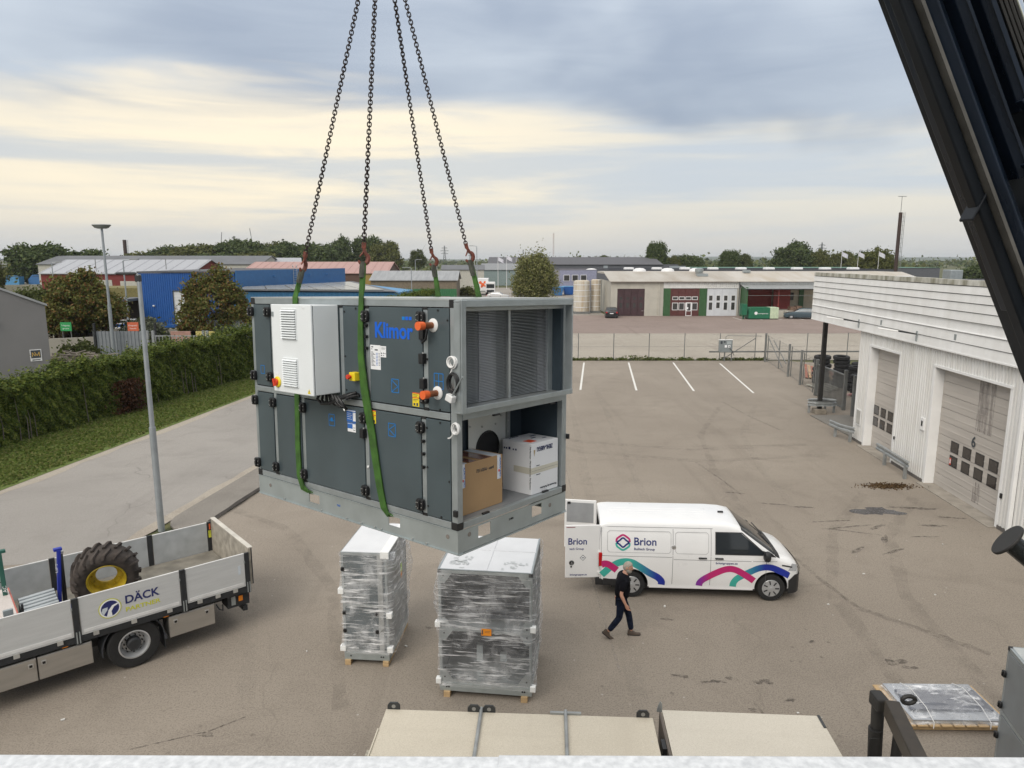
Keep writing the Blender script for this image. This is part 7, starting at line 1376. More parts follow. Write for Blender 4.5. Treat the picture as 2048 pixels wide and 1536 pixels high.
# ================================================================ buildings around
def shed(name, label, loc, rot, L, D, eave, ridge, wall, roof, cat='building', ov=.3, gable=None, ribs=0):
    t_ = thing(name, label, cat, loc, rot); part('wall', wall, t_, (0, L, 0, .2, 0, eave), (0, L, D - .2, D, 0, eave), (0, .2, .2, D - .2, 0, eave), (L - .2, L, .2, D - .2, 0, eave))
    b = MB()
    for x0, x1 in ((0, .2), (L - .2, L)): b.prism([(0, eave), (D, eave), (D / 2, ridge)], x0, x1, 'x')
    b.build('gable', gable or wall, t_)
    for s_ in (0, 1):
        y0, y1 = (-ov, D / 2) if s_ == 0 else (D + ov, D / 2); dz = (ridge - eave) / (D / 2) * ov
        MB().add([(-ov, y0, eave - dz + .02), (L + ov, y0, eave - dz + .02), (L + ov, y1, ridge + .02), (-ov, y1, ridge + .02), (-ov, y0, eave - dz + .16), (L + ov, y0, eave - dz + .16), (L + ov, y1, ridge + .16), (-ov, y1, ridge + .16)], [(0, 3, 2, 1), (4, 5, 6, 7), (0, 1, 5, 4), (1, 2, 6, 5), (2, 3, 7, 6), (3, 0, 4, 7)]).build('roof', roof, t_)
    if ribs:
        n = int(L / ribs); b = MB()
        for i in range(n + 1): x = i * L / n; b.bar((x, -ov, eave - dz + .18), (x, D / 2, ridge + .18), .05, .06)
        b.build('roof_seams', roof, t_)
    return t_
def flat(name, label, loc, rot, L, D, h, wall, roof, cat='building', par=.3):
    t_ = thing(name, label, cat, loc, rot); part('wall', wall, t_, (0, L, 0, .25, 0, h), (0, L, D - .25, D, 0, h), (0, .25, .25, D - .25, 0, h), (L - .25, L, .25, D - .25, 0, h)); part('flat_roof', roof, t_, (.25, L - .25, .25, D - .25, h - par - .1, h - par)); part('coping', mat('dark coping', (.05, .052, .06), .6), t_, (-.06, L + .06, -.06, .32, h, h + .12), (-.06, L + .06, D - .32, D + .06, h, h + .12), (-.06, .3, .32, D - .32, h, h + .12), (L - .3, L + .06, .32, D - .32, h, h + .12)); return t_
BLUE1 = mat('deep blue sheet', (.008, .080, .30), .45, var=.08); BLUE2 = mat('mid blue sheet', (.035, .135, .32), .5, var=.08); BLUE3 = mat('sky blue sheet', (.07, .24, .44), .5, var=.06); FELT = mat('grey felt', (.075, .075, .08), .9, var=.25, vs=.4); GREYR = mat('grey roof', (.13, .135, .145), .7, var=.15, vs=.3); GREYW = mat('grey gable render', (.20, .195, .195), .7, var=.05, vs=.5); REDB = mat('falu red', (.16, .022, .020), .8, var=.1); ROOFZ = mat('pale sheet roof', (.36, .37, .395), .45, .1, var=.06); PINKR = mat('faded red roof', (.40, .25, .225), .7, var=.08); PALEW = mat('pale wall', (.42, .41, .36), .8, var=.1)
# grey gable behind the hedge
gg = thing('grey_house', 'smooth dark grey gable wall rising behind the hedge at the left', 'building', (-29.5, 45, 0), R(40)); b = MB(); b.prism([(0, 0), (0, 5.42), (-14, 12), (-28, 5.42), (-28, 0)], 0, 9, 'y'); b.build('wall', GREYW, gg); b = MB(); b.prism([(.12, 5.38), (.12, 5.48), (-14, 12.12), (-14, 12.0)], .06, 9.1, 'y'); b.build('roof', GREYR, gg); b = MB(); b.prism([(.12, 5.36), (.12, 5.50), (-14, 12.14), (-14, 12.0)], -.1, .05, 'y'); b.build('roof_edge', mat('light verge', (.32, .33, .34), .5), gg); part('wall_lamp', FRW, gg, (-2.95, -2.65, -.25, 0, 4.5, 4.62)); s_ = part('company_sign', FRW, gg, (-1.08, -.46, -.03, -.003, 1.68, 2.42)); part('sign_field', INK, s_, (-1.03, -.51, -.038, -.03, 1.88, 2.37)); b = MB(); GOLD = mat('gold mark', (.55, .36, .10), .5)
for (x0, z0, x1, z1) in ((-.96, 1.97, -.96, 2.24), (-.96, 2.24, -.82, 2.02), (-.82, 2.02, -.77, 2.14), (-.77, 2.14, -.70, 2.02), (-.70, 2.02, -.58, 2.26), (-.58, 2.26, -.58, 1.97), (-.77, 2.14, -.84, 2.26)): b.bar((x0, -.042, z0), (x1, -.042, z1), .008, .04)
b.build('sign_emblem', GOLD, s_); s_.location.z = .25; part('sign_line', INK, s_, (-.98, -.56, -.034, -.029, 1.74, 1.79))
# deep blue hall with annex
bh = thing('blue_hall', 'deep blue corrugated hall with a white roller door behind the hedge', 'building', (-45.3, 87, 0)); corr(0, 4.0, 0, 6.6, 0, .26, .05, 'corrugated_wall', BLUE1, bh); corr(5.95 + 1.2, 11.7, 0, 6.75, 0, .26, .05, 'corrugated_wall', BLUE1, bh); corr(4.0, 7.15, 4.45, 6.68, 0, .26, .05, 'corrugated_wall', BLUE1, bh); rd_ = part('roller_door', mat('white roller door', (.60, .61, .62), .5, var=.04), bh, (4.0, 7.15, -.45 + .6, .2, 0, 4.45))
for i in range(11): part('door_slat', mat('white roller door', (.60, .61, .62), .5), rd_, (4.1, 7.05, .12, .15, .05 + i * .4, .43 + i * .4), bevel=.01)
part('door_frame', mat('dark door frame', (.05, .055, .07), .5), bh, (3.85, 4.0, -.03, .15, 0, 4.6), (7.15, 7.3, -.03, .15, 0, 4.6), (4.0, 7.15, -.03, .15, 4.45, 4.6)); b = MB(); b.prism([(11.72, .25), (19.6, 23), (19.4, 23.3), (0, 30), (0, .25)], 0, 6.5, 'z'); b.build('hall_core', BLUE2, bh)
b = MB(); b.prism([(11.76, -.02), (19.7, 22.9), (19.8, 22.8), (11.9, -.1)], 4.7, 6.9, 'z'); b.build('side_wall', BLUE2, bh); b = MB(); b.prism([(-.1, -.12), (11.8, -.12), (19.75, 22.8), (19.5, 23.4), (-.1, 30)], 6.62, 6.80, 'z'); b.build('roof_edge', mat('dark coping', (.05, .052, .06), .6), bh); part('wall_lamp', FRW, bh, (1.55, 1.75, -.25, -.02, 2.6, 2.75))
for q in (.3, .62, .8): p = Vector((11.85, -.05)).lerp(Vector((19.75, 22.8)), q); part('wall_vent', BLUE2, bh, (p.x - .1, p.x + .3, p.y - .3, p.y, 6.0, 6.2))
b = MB(); p = Vector((11.85, -.05)).lerp(Vector((19.75, 22.8)), .48)
for dx in (-.25, .25): b.tube([(p.x + dx + .2, p.y - .3, 4.7), (p.x + dx + .2, p.y - .3, 7.3), (p.x + dx, p.y + .3, 7.5), (p.x + dx - .2, p.y + .7, 7.2)], .04, 5)
for i in range(8): b.bar((p.x - .05, p.y - .3, 4.9 + i * .3), (p.x + .45, p.y - .3, 4.9 + i * .3), .03, .03)
b.build('roof_ladder', STEEL, bh)
an = thing('blue_annex', 'low sky-blue annex with solar panels on its sloping roof', 'building'); poly = [(-33.4, 86.6), (-31.0, 78), (-14.6, 91), (-13.4, 97), (-25.6, 109.8)]
b = MB(); vs = [(x, y, 0) for x, y in poly] + [(-33.4, 86.6, 4.7), (-31.0, 78, 4.75), (-14.6, 91, 4.05), (-13.4, 97, 4.15), (-25.6, 109.8, 4.8)]; n = 5; b.add(vs, [tuple(range(4, -1, -1))] + [(i, (i + 1) % n, n + (i + 1) % n, n + i) for i in range(n)] + [(5, 6, 7, 8, 9)]); b.build('wall', BLUE3, an)
b = MB()
for (p0, p1, z0, z1) in (((-31.0, 78), (-14.6, 91), 4.7, 4.0), ((-33.4, 86.6), (-31.0, 78), 4.65, 4.7)):
    L = (Vector(p1) - Vector(p0)).length; n = int(L / .35)
    for i in range(n): q = Vector(p0).lerp(Vector(p1), (i + .5) / n); zz_ = z0 + (z1 - z0) * (i + .5) / n; d = (Vector(p1) - Vector(p0)).normalized(); o_ = Vector((d.y, -d.x)) * .03; b.bar((q.x + o_.x, q.y + o_.y, 0), (q.x + o_.x, q.y + o_.y, zz_ - .05), .10, .06, (d.x, d.y, 0))
b.build('wall_ribs', BLUE3, an)
rfq = lambda u, v: (Vector((-33.4, 86.8, 4.86)).lerp(Vector((-30.9, 77.7, 4.92)), v)).lerp(Vector((-24.2, 109, 4.95)).lerp(Vector((-14.3, 90.9, 4.2)), v), u)
MB().grid(lambda u, v: rfq(u, v), 6, 6).build('roof', GREYR, an); SOL = mat('solar panel', (.34, .34, .32), .22, .2, var=.06, vs=.8)
for i in range(6):
    for j in range(5):
        u0, u1, v0, v1 = .06 + i * .145, .06 + (i + 1) * .145 - .008, .10 + j * .165, .10 + (j + 1) * .165 - .008; q = [rfq(u0, v0), rfq(u1, v0), rfq(u1, v1), rfq(u0, v1)]; MB().add([p + Vector((0, 0, .05)) for p in q] + [p + Vector((0, 0, .12)) for p in q], [(3, 2, 1, 0), (4, 5, 6, 7), (0, 1, 5, 4), (1, 2, 6, 5), (2, 3, 7, 6), (3, 0, 4, 7)]).build('solar_panel', SOL, an)
# red barn and neighbours, left to right
rb = shed('red_barn', 'red barn with a wide pale sheet-metal roof', (-84, 128, 0), R(-3), 27.5, 15, 5.7, 8.0, REDB, ROOFZ, ribs=2.2); part('white_front', PALEW, rb, (10, 13, -.05, 0, 0, 4.6), (14.5, 17.5, -.05, 0, 0, 4.4)); part('snow_rail', FPOST, rb, (21.9, 22.0, 2, 2.1, 6.2, 8.2), (8.9, 9.0, 2, 2.1, 6.2, 8.2))
gf = flat('grey_hall', 'pale grey block hall at the far left behind blue containers', (-165, 200, 0), 0, 36, 30, 8.0, mat('block grey', (.28, .29, .27), .8, var=.1, vs=.2), FELT)
for i in range(6): part('wall_joint', FELT, gf, (6 * i + 3, 6 * i + 3.2, -.04, 0, 0, 7.8))
shed('dark_hall', 'long low dark-roofed hall behind the red barn', (-112, 170, 0), R(2), 52, 18, 7.0, 8.9, PALEW, GREYR); shed('blue_house', 'pale blue-grey house standing in the wood', (-62, 180, 0), R(20), 9, 9, 6.0, 8.4, mat('pale blue wall', (.26, .31, .36), .8), ROOFZ); flat('low_hall', 'low hall with brown flat roof right of the barn gable', (-63, 150, 0), 0, 26, 14, 6.1, PALEW, GREYR)
pk = shed('pink_hall', 'long hall with a faded pink-red roof behind the second sling', (-56, 148, 0), R(2), 30, 22, 5.3, 7.5, mat('brown wall', (.10, .06, .045), .8), PINKR, ribs=1.6); part('yellow_part', mat('ochre wall', (.30, .21, .06), .8), pk, (25.5, 30.05, -.06, 0, 2.0, 5.2)); part('red_load', REDB, pk, (24, 27, -2.5, -.5, 0, 2.2)); part('roof_window', mat('tan hatch', (.42, .34, .26), .7), pk, (8, 9, 5, 6.2, 6.25, 6.5), (18, 19, 5, 6.2, 6.25, 6.5), (24, 25, 5, 6.2, 6.25, 6.5))
gh = shed('green_hall', 'green-walled hall with an old grey fibre-cement roof', (-27.2, 138, 0), R(1), 16.5, 12, 4.2, 5.8, mat('brown block', (.17, .14, .10), .9, var=.2), mat('fibre cement', (.24, .25, .26), .8, vs=.8, col2=(.33, .34, .35), stretch=(3, .3, 1))); corr(0, 16.5, 0, 2.6, -.02, .35, .05, 'green_cladding', mat('mid green', (.03, .14, .055), .6, var=.1), gh)
shed('low_grey_house', 'low house with a dark gable and grey roof between third and fourth chain', (-20, 205, 0), R(3), 12, 10, 5.2, 6.4, PALEW, GREYR); shed('teal_hall', 'pale teal hall with grey roof behind the fourth chain', (-9.5, 225, 0), 0, 14, 10, 4.9, 6.7, mat('teal wall', (.20, .25, .25), .8), mat('mid grey roof', (.22, .23, .24), .7))
lg = thing('long_grey_hall', 'very long hall with a dark grey roof behind the willow', 'building', (-7.5, 236, 0)); part('wall', mat('slate wall', (.10, .105, .12), .8), lg, (0, 62, 0, .3, 0, 6.5), (0, .3, .3, 30, 0, 6.5)); b = MB(); b.prism([(-.4, 6.35), (-.4, 6.5), (15, 8.9), (30, 6.5), (30, 6.35)], -.5, 57, 'x'); b.build('roof', mat('slate roof', (.095, .095, .105), .8, var=.08), lg); b = MB(); b.prism([(0, 6.5), (15, 8.8), (30, 6.5)], .0, .3, 'x'); b.build('gable', mat('slate wall', (.10, .105, .12), .8), lg); 
for i in range(3): part('entrance_window', PANE, lg, (.8 + i * 1.1, 1.7 + i * 1.1, -.05, 0, .5, 5.5)); part('mullion', FRW, lg, (.6 + i * 1.1, .75 + i * 1.1, -.08, 0, .3, 5.8))
h2 = flat('office_hall', 'lilac-grey flat-roofed hall with windows behind the tanks', (12.4, 188, 0), 0, 64, 30, 5.4, mat('lilac grey', (.27, .26, .28), .8, var=.06), mat('lilac roof', (.16, .16, .20), .8)); part('front_block', mat('grey brown render', (.29, .27, .27), .8), h2, (11, 30, -20, -.05, 0, 4.6)); part('block_roof', mat('dark coping', (.05, .052, .06), .6), h2, (10.9, 30.1, -20.1, .0, 4.6, 4.8)); part('blue_wing', mat('lilac wing', (.24, .25, .34), .7), h2, (0, 10.9, -1.5, -.05, 0, 5.3))
for x in (1.0, 3.2, 5.4): o = part('window', FRW, h2, (x, x + 1.6, -1.6, -1.5, 2.6, 4.2)); part('pane', PANE, o, (x + .1, x + 1.5, -1.63, -1.6, 2.7, 4.1))
for x in (14.5, 19.2): o = part('window', FRW, h2, (x, x + 2.2, -20.1, -20, .6, 2.4)); part('pane', PANE, o, (x + .15, x + 1.05, -20.13, -20.1, .7, 2.3), (x + 1.15, x + 2.05, -20.13, -20.1, .7, 2.3))
part('roof_unit', GALV, h2, (12, 13, 3, 4, 5.4, 6.5), (15, 16, -10, -9, 4.8, 5.8), (30, 34, 4, 6, 5.4, 6.4))
for i in range(9): MB().lathe([(1.6, 0), (1.5, .35), (.9, .6), (.0, .7)], 14, T(9 + i * 5.4, 6, 5.1)).build('skylight', FRW, h2, smooth=True)
flat('far_green_hall', 'far low hall with a green-edged roof right of the workshop ridge', (52, 205, 0), 0, 70, 20, 5.6, mat('slate wall', (.10, .105, .12), .8), mat('green roof', (.10, .20, .15), .8), par=-.2); part('skylight', FRW, flat('dark_flat_hall', 'dark flat-roofed hall just behind the workshop roof', (20, 150, 0), 0, 60, 20, 6.0, mat('slate wall', (.10, .105, .12), .8), mat('lilac roof', (.16, .16, .20), .8)), *[(4 + i * 6, 6 + i * 6, 3, 5, 5.8, 6.5) for i in range(9)], bevel=.2)
# tanks
for i, (x, y, h, r, lab) in enumerate(((10.7, 110, 4.6, 1.25, 'larger white rust-streaked tank beside the workshop'), (13.0, 111.2, 4.7, .75, 'slim white tank right of the larger one'))):
    t_ = thing('storage_tank', lab, 'tank', (x, y, .35), 0, 'white tanks'); MB().lathe([(r, 0), (r, h - .2), (r * .96, h), (r * .7, h + .12), (0, h + .14)], 20).build('tank', mat('rusty white', (.56, .54, .48), .7, vs=.9, col2=(.42, .34, .24), stretch=(3, 3, .4)), t_, smooth=True); part('skid', FPOST, t_, (-r, r, -r, -r * .7, -.35, 0), (-r, r, r * .7, r, -.35, 0), (-r, -r * .7, -r * .7, r * .7, -.35, 0)); b = MB()
    for k_ in range(5): b.lathe([(r + .03, .6 + k_ * .85), (r + .03, .7 + k_ * .85)], 20, None, cap=False)
    b.build('hoop', FRW, t_); b = MB(); b.bar((r + .15, -.2, 0), (r + .15, -.2, h), .05, .05); b.bar((r + .15, .2, 0), (r + .15, .2, h), .05, .05); b.build('ladder', FPOST, t_)
# box truck far off
bt_ = thing('box_truck', 'white box truck with an orange figure on its side on the far road', 'truck', (-4.0, 168, 0), R(100)); part('cargo_box', FRW, bt_, (-1.2, 1.2, 1.4, 7.5, 1.0, 3.7), bevel=.05)
bt_.rotation_euler = (0, 0, 0); bt_.location = (-6.4, 166, 0)
for c_ in list(bt_.children): bpy.data.objects.remove(c_)
part('cargo_box', FRW, bt_, (-1.6, .9, -.6, 5.5, 1.0, 3.8), bevel=.05); part('curtain', mat('dark skirt', (.06, .10, .09), .6), bt_, (-1.62, .92, -.62, 5.5, .85, 1.0)); part('cab', FRW, bt_, (.35, 2.55, -2.3, -.7, .7, 3.1), bevel=.15); part('windscreen', VGLASS, bt_, (.55, 2.35, -2.33, -2.29, 1.7, 2.6)); part('grille', CHAS, bt_, (.6, 2.3, -2.34, -2.3, .7, 1.3)); 
for (x, y) in ((.5, -1.5), (2.4, -1.5), (-1.4, 3.5), (.6, 3.5)): MB().cyl((x - .14, y, .48), (x + .14, y, .48), .48, n=16).build('wheel', TYRE, bt_, smooth=True)
b = MB()
for (x, z, s_) in ((-.9, 2.9, .34), (-.35, 2.4, .42), (.15, 2.95, .30), (-.6, 2.0, .25), (.2, 2.1, .22)): b.lathe([(s_, 0), (s_, .02)], 12, face((x, -.62, z), (1, 0, 0), (0, 0, 1)))
b.build('orange_figure', ORC, bt_)
for i, (x, y, c_, w) in enumerate(((1.2, 172, BLUE2, 'open blue skip right of the box truck'), (5.2, 174, BLUE1, 'blue skip beside the tanker drum'), (10.5, 165, BLUE2, 'blue skip right of the willow'), (13.2, 168, BLUE1, 'dark blue skip by the lilac hall'))):
    t_ = thing('blue_skip', w, 'skip', (x, y, 0), 0, 'blue skips'); b = MB(); b.prism([(-1.3, 1.9), (-.9, .1), (.9, .1), (1.3, 1.9)], -2, 2, 'y'); b.build('hopper', c_, t_); part('rim', BLUE3, t_, (-1.36, 1.36, -2.05, 2.05, 1.9, 1.98))
for i in range(9):
    x, y = -150 + i * 5.0, 172 + 3 * (i % 2); t_ = thing('blue_container', ['first', 'second', 'third', 'fourth', 'fifth', 'sixth', 'seventh', 'eighth', 'ninth'][i] + ' blue waste container from the left below the grey hall', 'container', (x, y, 2.2), R(8), 'blue containers at far left'); b = MB(); b.prism([(-2.2, 0), (2.2, 0), (2.2, 1.9), (-1.2, 2.3), (-2.2, 1.2)], -1.2, 1.2, 'y'); b.build('body', (BLUE3, BLUE2, BLUE3)[i % 3], t_); part('lid', mat('dark lid', (.05, .06, .07), .6), t_, (-1.2, 2.2, -1.25, 1.25, 1.92, 2.02))
struct(part('container_bank', groundmat('bank', (.20, .19, .15), (.26, .25, .2), (.12, .12, .08), 6), None, (-190, -95, 168, 180, 0, 2.2)))
# things behind the hedge
t_ = thing('retaining_wall', 'old concrete retaining wall with soil heap behind the hedge', 'wall'); CW = mat('bunker concrete', (.34, .32, .28), .9, var=.15, vs=.6)
b = MB(); b.bar((-41.5, 59, .75), (-34.6, 61.5, .85), .3, 1.7); b.bar((-50, 71, .7), (-30, 72.5, .6), .3, 1.4); b.build('wall_panel', CW, t_)
rg = np.random.default_rng(8); pts = np.stack([rg.normal(-38.8, 1.3, 1500), rg.normal(64.5, .6, 1500), np.abs(rg.normal(1.0, .35, 1500))], 1); tag(link('soil_heap', leafmesh('soil_heap', pts, .35, rg, leafmat('soil', [(.03, .02, .013), (.06, .04, .026), (.09, .065, .045)], .0))), 'brown soil heap behind the old concrete wall', 'soil heap', kind='stuff')
b = MB(); rr = random.Random(2)
for i in range(170): x, y = -32.5 + rr.gauss(0, 2.0), 52.5 + rr.gauss(0, 1.0); a = rr.random() * 6.28; L = rr.uniform(.8, 2.0); z = .75 + rr.uniform(0, .55) * max(.1, 1 - abs(x + 32.5) / 4.5); b.cyl((x, y, z), (x + L * math.cos(a), y + L * math.sin(a) * .5, z + rr.uniform(-.25, .3)), rr.uniform(.03, .07), n=5)
tag(b.build('log_pile', mat('grey driftwood', (.30, .26, .21), .9, var=.35, vs=.8)), 'heap of pale grey logs and branches just behind the hedge', 'log pile', kind='stuff')
tree('low_shrub', 'yellow-flowered shrub between grey gable and log heap', (-34.4, 56, 0), (1.6, 1.2, 1.0), .2, 'light', LIGHT, 3, .16, 90, 24, .18); tree('grey_shrub', 'tall grey-leaved shrub beside the tall lamp post', (-33.0, 64.0, 0), (2.2, 1.5, 1.5), .5, 'silver', [(.09, .105, .07), (.13, .145, .10), (.18, .19, .14)], 2, .18, 150, 26, .22)
STG = mat('steel gate bars', (.36, .38, .39), .5, .5); t_ = thing('yard_gate', 'zinc bar gate behind the hedge with painted boards leaning on it', 'gate', (-28.4, 55.5, 0))
for x in (-.2, .25, 4.2, 4.5, 9.2): part('gate_post', STG, t_, (x - .09, x + .09, -.09, .09, 0, 2.75))
for (x0, x1) in ((.3, 4.1), (4.6, 9.1)):
    part('gate_rail', STG, t_, (x0, x1, -.03, .03, 2.3, 2.38), (x0, x1, -.03, .03, .3, .38))
    for i in range(14): x = x0 + (x1 - x0) * (i + .5) / 14; part('gate_bar', STG, t_, (x - .022, x + .022, -.022, .022, .38, 2.3))
for i, (x, c_, l) in enumerate(((-28 + .8, (.35, .20, .16), 'pinkish board leaning behind the zinc gate'), (-25.6, (.50, .42, .14), 'yellow striped board behind the zinc gate'))): tag(part('leaning_board', mat(f'board {i}', c_, .7, var=.2, vs=4), None, (x, x + 2.0, 56.4, 56.6, .2, 2.6)), l, 'board')
fn_ = thing('corrugated_fence', 'grey corrugated sheet fence behind the bar gate', 'fence', (-35.8, 60.5, 0), R(5)); corr(0, 4, 0, 2.2, 0, .3, .05, 'sheet', mat('grey sheet', (.22, .24, .26), .6, var=.1), fn_); corr(7.5, 16, 0, 2.6, 6, .3, .05, 'sheet', mat('grey sheet', (.22, .24, .26), .6, var=.1), fn_)
for i in range(4): part('fence_post', CHAS, fn_, (.1 + i * 5, .25 + i * 5, -.2, 0, 0, 2.9))
tag(part('blue_barrier', BLUE1, None, (-50, -38, 74.4, 74.6, 1.25, 1.55), (-38, -30, 76, 76.2, 1.05, 1.4)), 'low blue rail along the recycling yard', 'barrier')
for (x, z, c_, l, txt) in ((-38.7, 2.2, (.03, .30, .09), 'green information sign behind the hedge', 'Trädgårdsavfall'), (-32.95, 2.2, (.55, .13, .06), 'orange-red information sign beside the street lamp', 'Deponi Restavfall')):
    t_ = thing('information_sign', l, 'sign', (x, 60.8, 0)); t_.scale = (.9, 1, 1); part('board', mat('sign ' + txt, c_, .5, var=.04), t_, (0, 1.05, -.04, 0, z, z + .75)); part('post', FPOST, t_, (.1, .16, 0, .06, 0, z + .7), (.9, .96, 0, .06, 0, z + .7)); a, *r_ = txt.split(' '); text(txt.split(' ')[0][:10], .17, PAPER, t_, face((.1, -.045, z + .42), (1, 0, 0), (0, 0, 1)), width=.8); text((r_ or ['grönt'])[0], .15, PAPER, t_, face((.2, -.045, z + .17), (1, 0, 0), (0, 0, 1)), width=.6)
t_ = thing('open_shelter', 'dark open shelter left of the blue hall', 'shelter', (-52, 80, 0)); part('roof', GREYR, t_, (0, 6.4, 0, 9, 3.3, 3.6)); part('post', CHAS, t_, *[(x, x + .15, y, y + .15, 0, 3.3) for x in (.1, 3, 6.1) for y in (.1, 8.6)]); part('back_wall', mat('shelter back', (.07, .05, .045), .9), t_, (0, 6.4, 8.8, 9, 0, 3.3)); part('red_shelf', REDB, t_, (4.4, 6, 3, 4, .5, 2.8)); part('counter', PALEW, t_, (2.5, 6.2, 1, 2, 0, 1.3))
struct(part('grass_bank', groundmat('dry bank', (.17, .15, .06), (.22, .19, .08), (.11, .10, .04), 6), None, (-58, -46, 92, 100, 0, 4.6)))
# street lamps
LPOST = mat('lamp post zinc', (.34, .37, .39), .5, .45, var=.1)
def lamp(label, x, y, h, head, r=.075, scale=1.):
    t_ = thing('street_lamp', label, 'street lamp', (x, y, 0), 0, 'street lamps'); MB().cyl((0, 0, 0), (0, 0, h * .42), r * 1.15, r * 1.1, n=12).build('lower_post', LPOST, t_, smooth=True); MB().cyl((0, 0, h * .42), (0, 0, h), r * .85, r * .7, n=12).build('upper_post', LPOST, t_, smooth=True)
    if head == 'left': o = part('arm', CHAS, t_, (-.10, .06, -.06, .06, h - .22, h - .02), bevel=.02); MB().lathe([(.02, .05), (.10, .05), (.13, .0), (.10, -.05), (.0, -.07)], 14, T(-.36, 0, h + .03) @ Matrix.Diagonal((2.6, 1.3, .7, 1))).build('lamp_head', mat('lamp head dark', (.05, .055, .06), .5), t_, smooth=True)
    elif head == 'saucer': MB().lathe([(.10, -.35), (.55, -.30), (.78, .0), (.70, .06), (.0, .10)], 22, T(0, 0, h + .3) @ Matrix.Diagonal((1, .7, .8, 1))).build('lamp_head', mat('lamp head grey', (.24, .25, .25), .5), t_, smooth=True); part('lens', FRW, t_, (-.35, .35, -.25, .25, h + .0, h + .03))
    else: s_ = -1 if head == 'armleft' else 1; b = MB(); b.tube([(0, 0, h - .1), (s_ * .1, 0, h + .05), (s_ * .8, 0, h + .12)], .05, 7); b.build('arm', LPOST, t_); b = MB(); b.cbox((s_ * 1.2, 0, h + .14), (.9, .3, .12)); b.build('lamp_head', mat('lamp head grey', (.24, .25, .25), .5), t_, bevel=.03)
    return t_
lamp('nearest street lamp with bent-over dark head beside the road', -10.85, 20.86, 7.86, 'left', .085); lamp('tall street lamp with a saucer head rising above the hedge', -33.9, 60, 10.75, 'saucer', .13); lamp('slender street lamp between the tall one and the blue hall', -40.5, 75, 8.1, 'armright', .09); lamp('street lamp on the far road right of the fourth chain', -7.8, 160, 11.0, 'armleft', .12); lamp('street lamp in front of the green hall', -18.5, 132, 6.6, 'armleft', .10); lamp('small street lamp left of the red barn', -78, 122, 7.6, 'armright', .1); lamp('street lamp far behind the white garage roof', 115, 215, 10.5, 'armleft', .12); lamp('pale street lamp in front of the low grey house', -23.5, 175, 8, 'armright', .1)
# flagpoles with furled pale flags
for i, (x, y, h, fl, w) in enumerate(((-3.9, 200, 9.0, 1, 'leftmost flagpole with a pale flag left of the long hall'), (-1.5, 200, 9.4, 1, 'second flagpole with a pale flag at the long hall'), (1.2, 205, 8.6, 0, 'bare flagpole in front of the long hall gable'), (-24, 230, 10, 0, 'bare pole left of the low grey house'), (-12, 230, 12, 0, 'tall bare pole below the pylon'), (80, 175, 10.2, 1, 'left flagpole behind the workshop'), (84, 175, 10.2, 1, 'middle flagpole behind the workshop'), (89, 175, 10.2, 1, 'right flagpole behind the workshop'))):
    t_ = thing('flagpole', w, 'flagpole', (x, y, 0), 0, 'flagpoles'); MB().cyl((0, 0, 0), (0, 0, h), .07, .04, n=8).build('pole', FRW, t_)
    if fl: MB().grid(lambda u, v: (.05 + 1.5 * u, .12 * math.sin(u * 7), h - .2 - 1.0 * v - .75 * u), 8, 3).build('flag', mat('pale flag', (.6, .6, .66), .8), t_)
# pylons, masts, chimneys
LAT = mat('lattice steel', (.16, .17, .18), .7, .3)
def lattice(b, x, y, z0, z1, w0, w1, n, t=.12):
    for i in range(n):
        a, c_ = i / n, (i + 1) / n; za, zb = z0 + (z1 - z0) * a, z0 + (z1 - z0) * c_; wa, wb = w0 + (w1 - w0) * a, w0 + (w1 - w0) * c_
        for sx in (-1, 1):
            for sy in (-1, 1): b.bar((x + sx * wa, y + sy * wa, za), (x + sx * wb, y + sy * wb, zb), t, t)
            b.bar((x + sx * wa, y - wa, za), (x - sx * wb, y - wb, zb), t * .6, t * .6)
def pylon(label, x, y, h, t=.35):
    t_ = thing('power_pylon', label, 'pylon', (x, y, 0), 0, 'power pylons'); b = MB(); lattice(b, 0, 0, 0, h * .6, h * .09, h * .03, 6, t); lattice(b, 0, 0, h * .6, h, h * .03, h * .008, 4, t); b.build('tower', LAT, t_); b = MB()
    for z, w in ((.62, .17), (.75, .20), (.88, .14)): b.bar((-h * w, 0, h * z), (h * w, 0, h * z), t, t); b.bar((-h * w, 0, h * z), (0, 0, h * (z + .06)), t * .7, t * .7); b.bar((h * w, 0, h * z), (0, 0, h * (z + .06)), t * .7, t * .7)
    b.build('cross_arms', LAT, t_)
pylon('lattice pylon between the third and fourth chain', -71, 760, 22); pylon('smaller lattice pylon left of the fourth chain', -58, 1000, 20); pylon('lattice pylon above the trees right of the workshop', 300, 700, 24); pylon('distant pylon on the ridge near the chimney', 640, 1300, 26, .5); pylon('pylon far left above the wood', -290, 800, 26); pylon('distant pylon beside the crane boom', 780, 1500, 24, .5)
t_ = thing('radio_mast', 'tall thin lattice mast above the long grey hall', 'mast', (28.7, 500, 0)); b = MB(); lattice(b, 0, 0, 0, 25.8, .35, .30, 18, .10); b.build('mast', mat('mast red white', (.40, .38, .38), .7, vs=.15, col2=(.30, .14, .12)), t_); t_ = thing('radio_mast', 'shorter mast left of the tall lattice mast', 'mast', (6.5, 420, 0)); b = MB(); lattice(b, 0, 0, 0, 13.6, .30, .25, 10, .10); b.build('mast', LAT, t_)
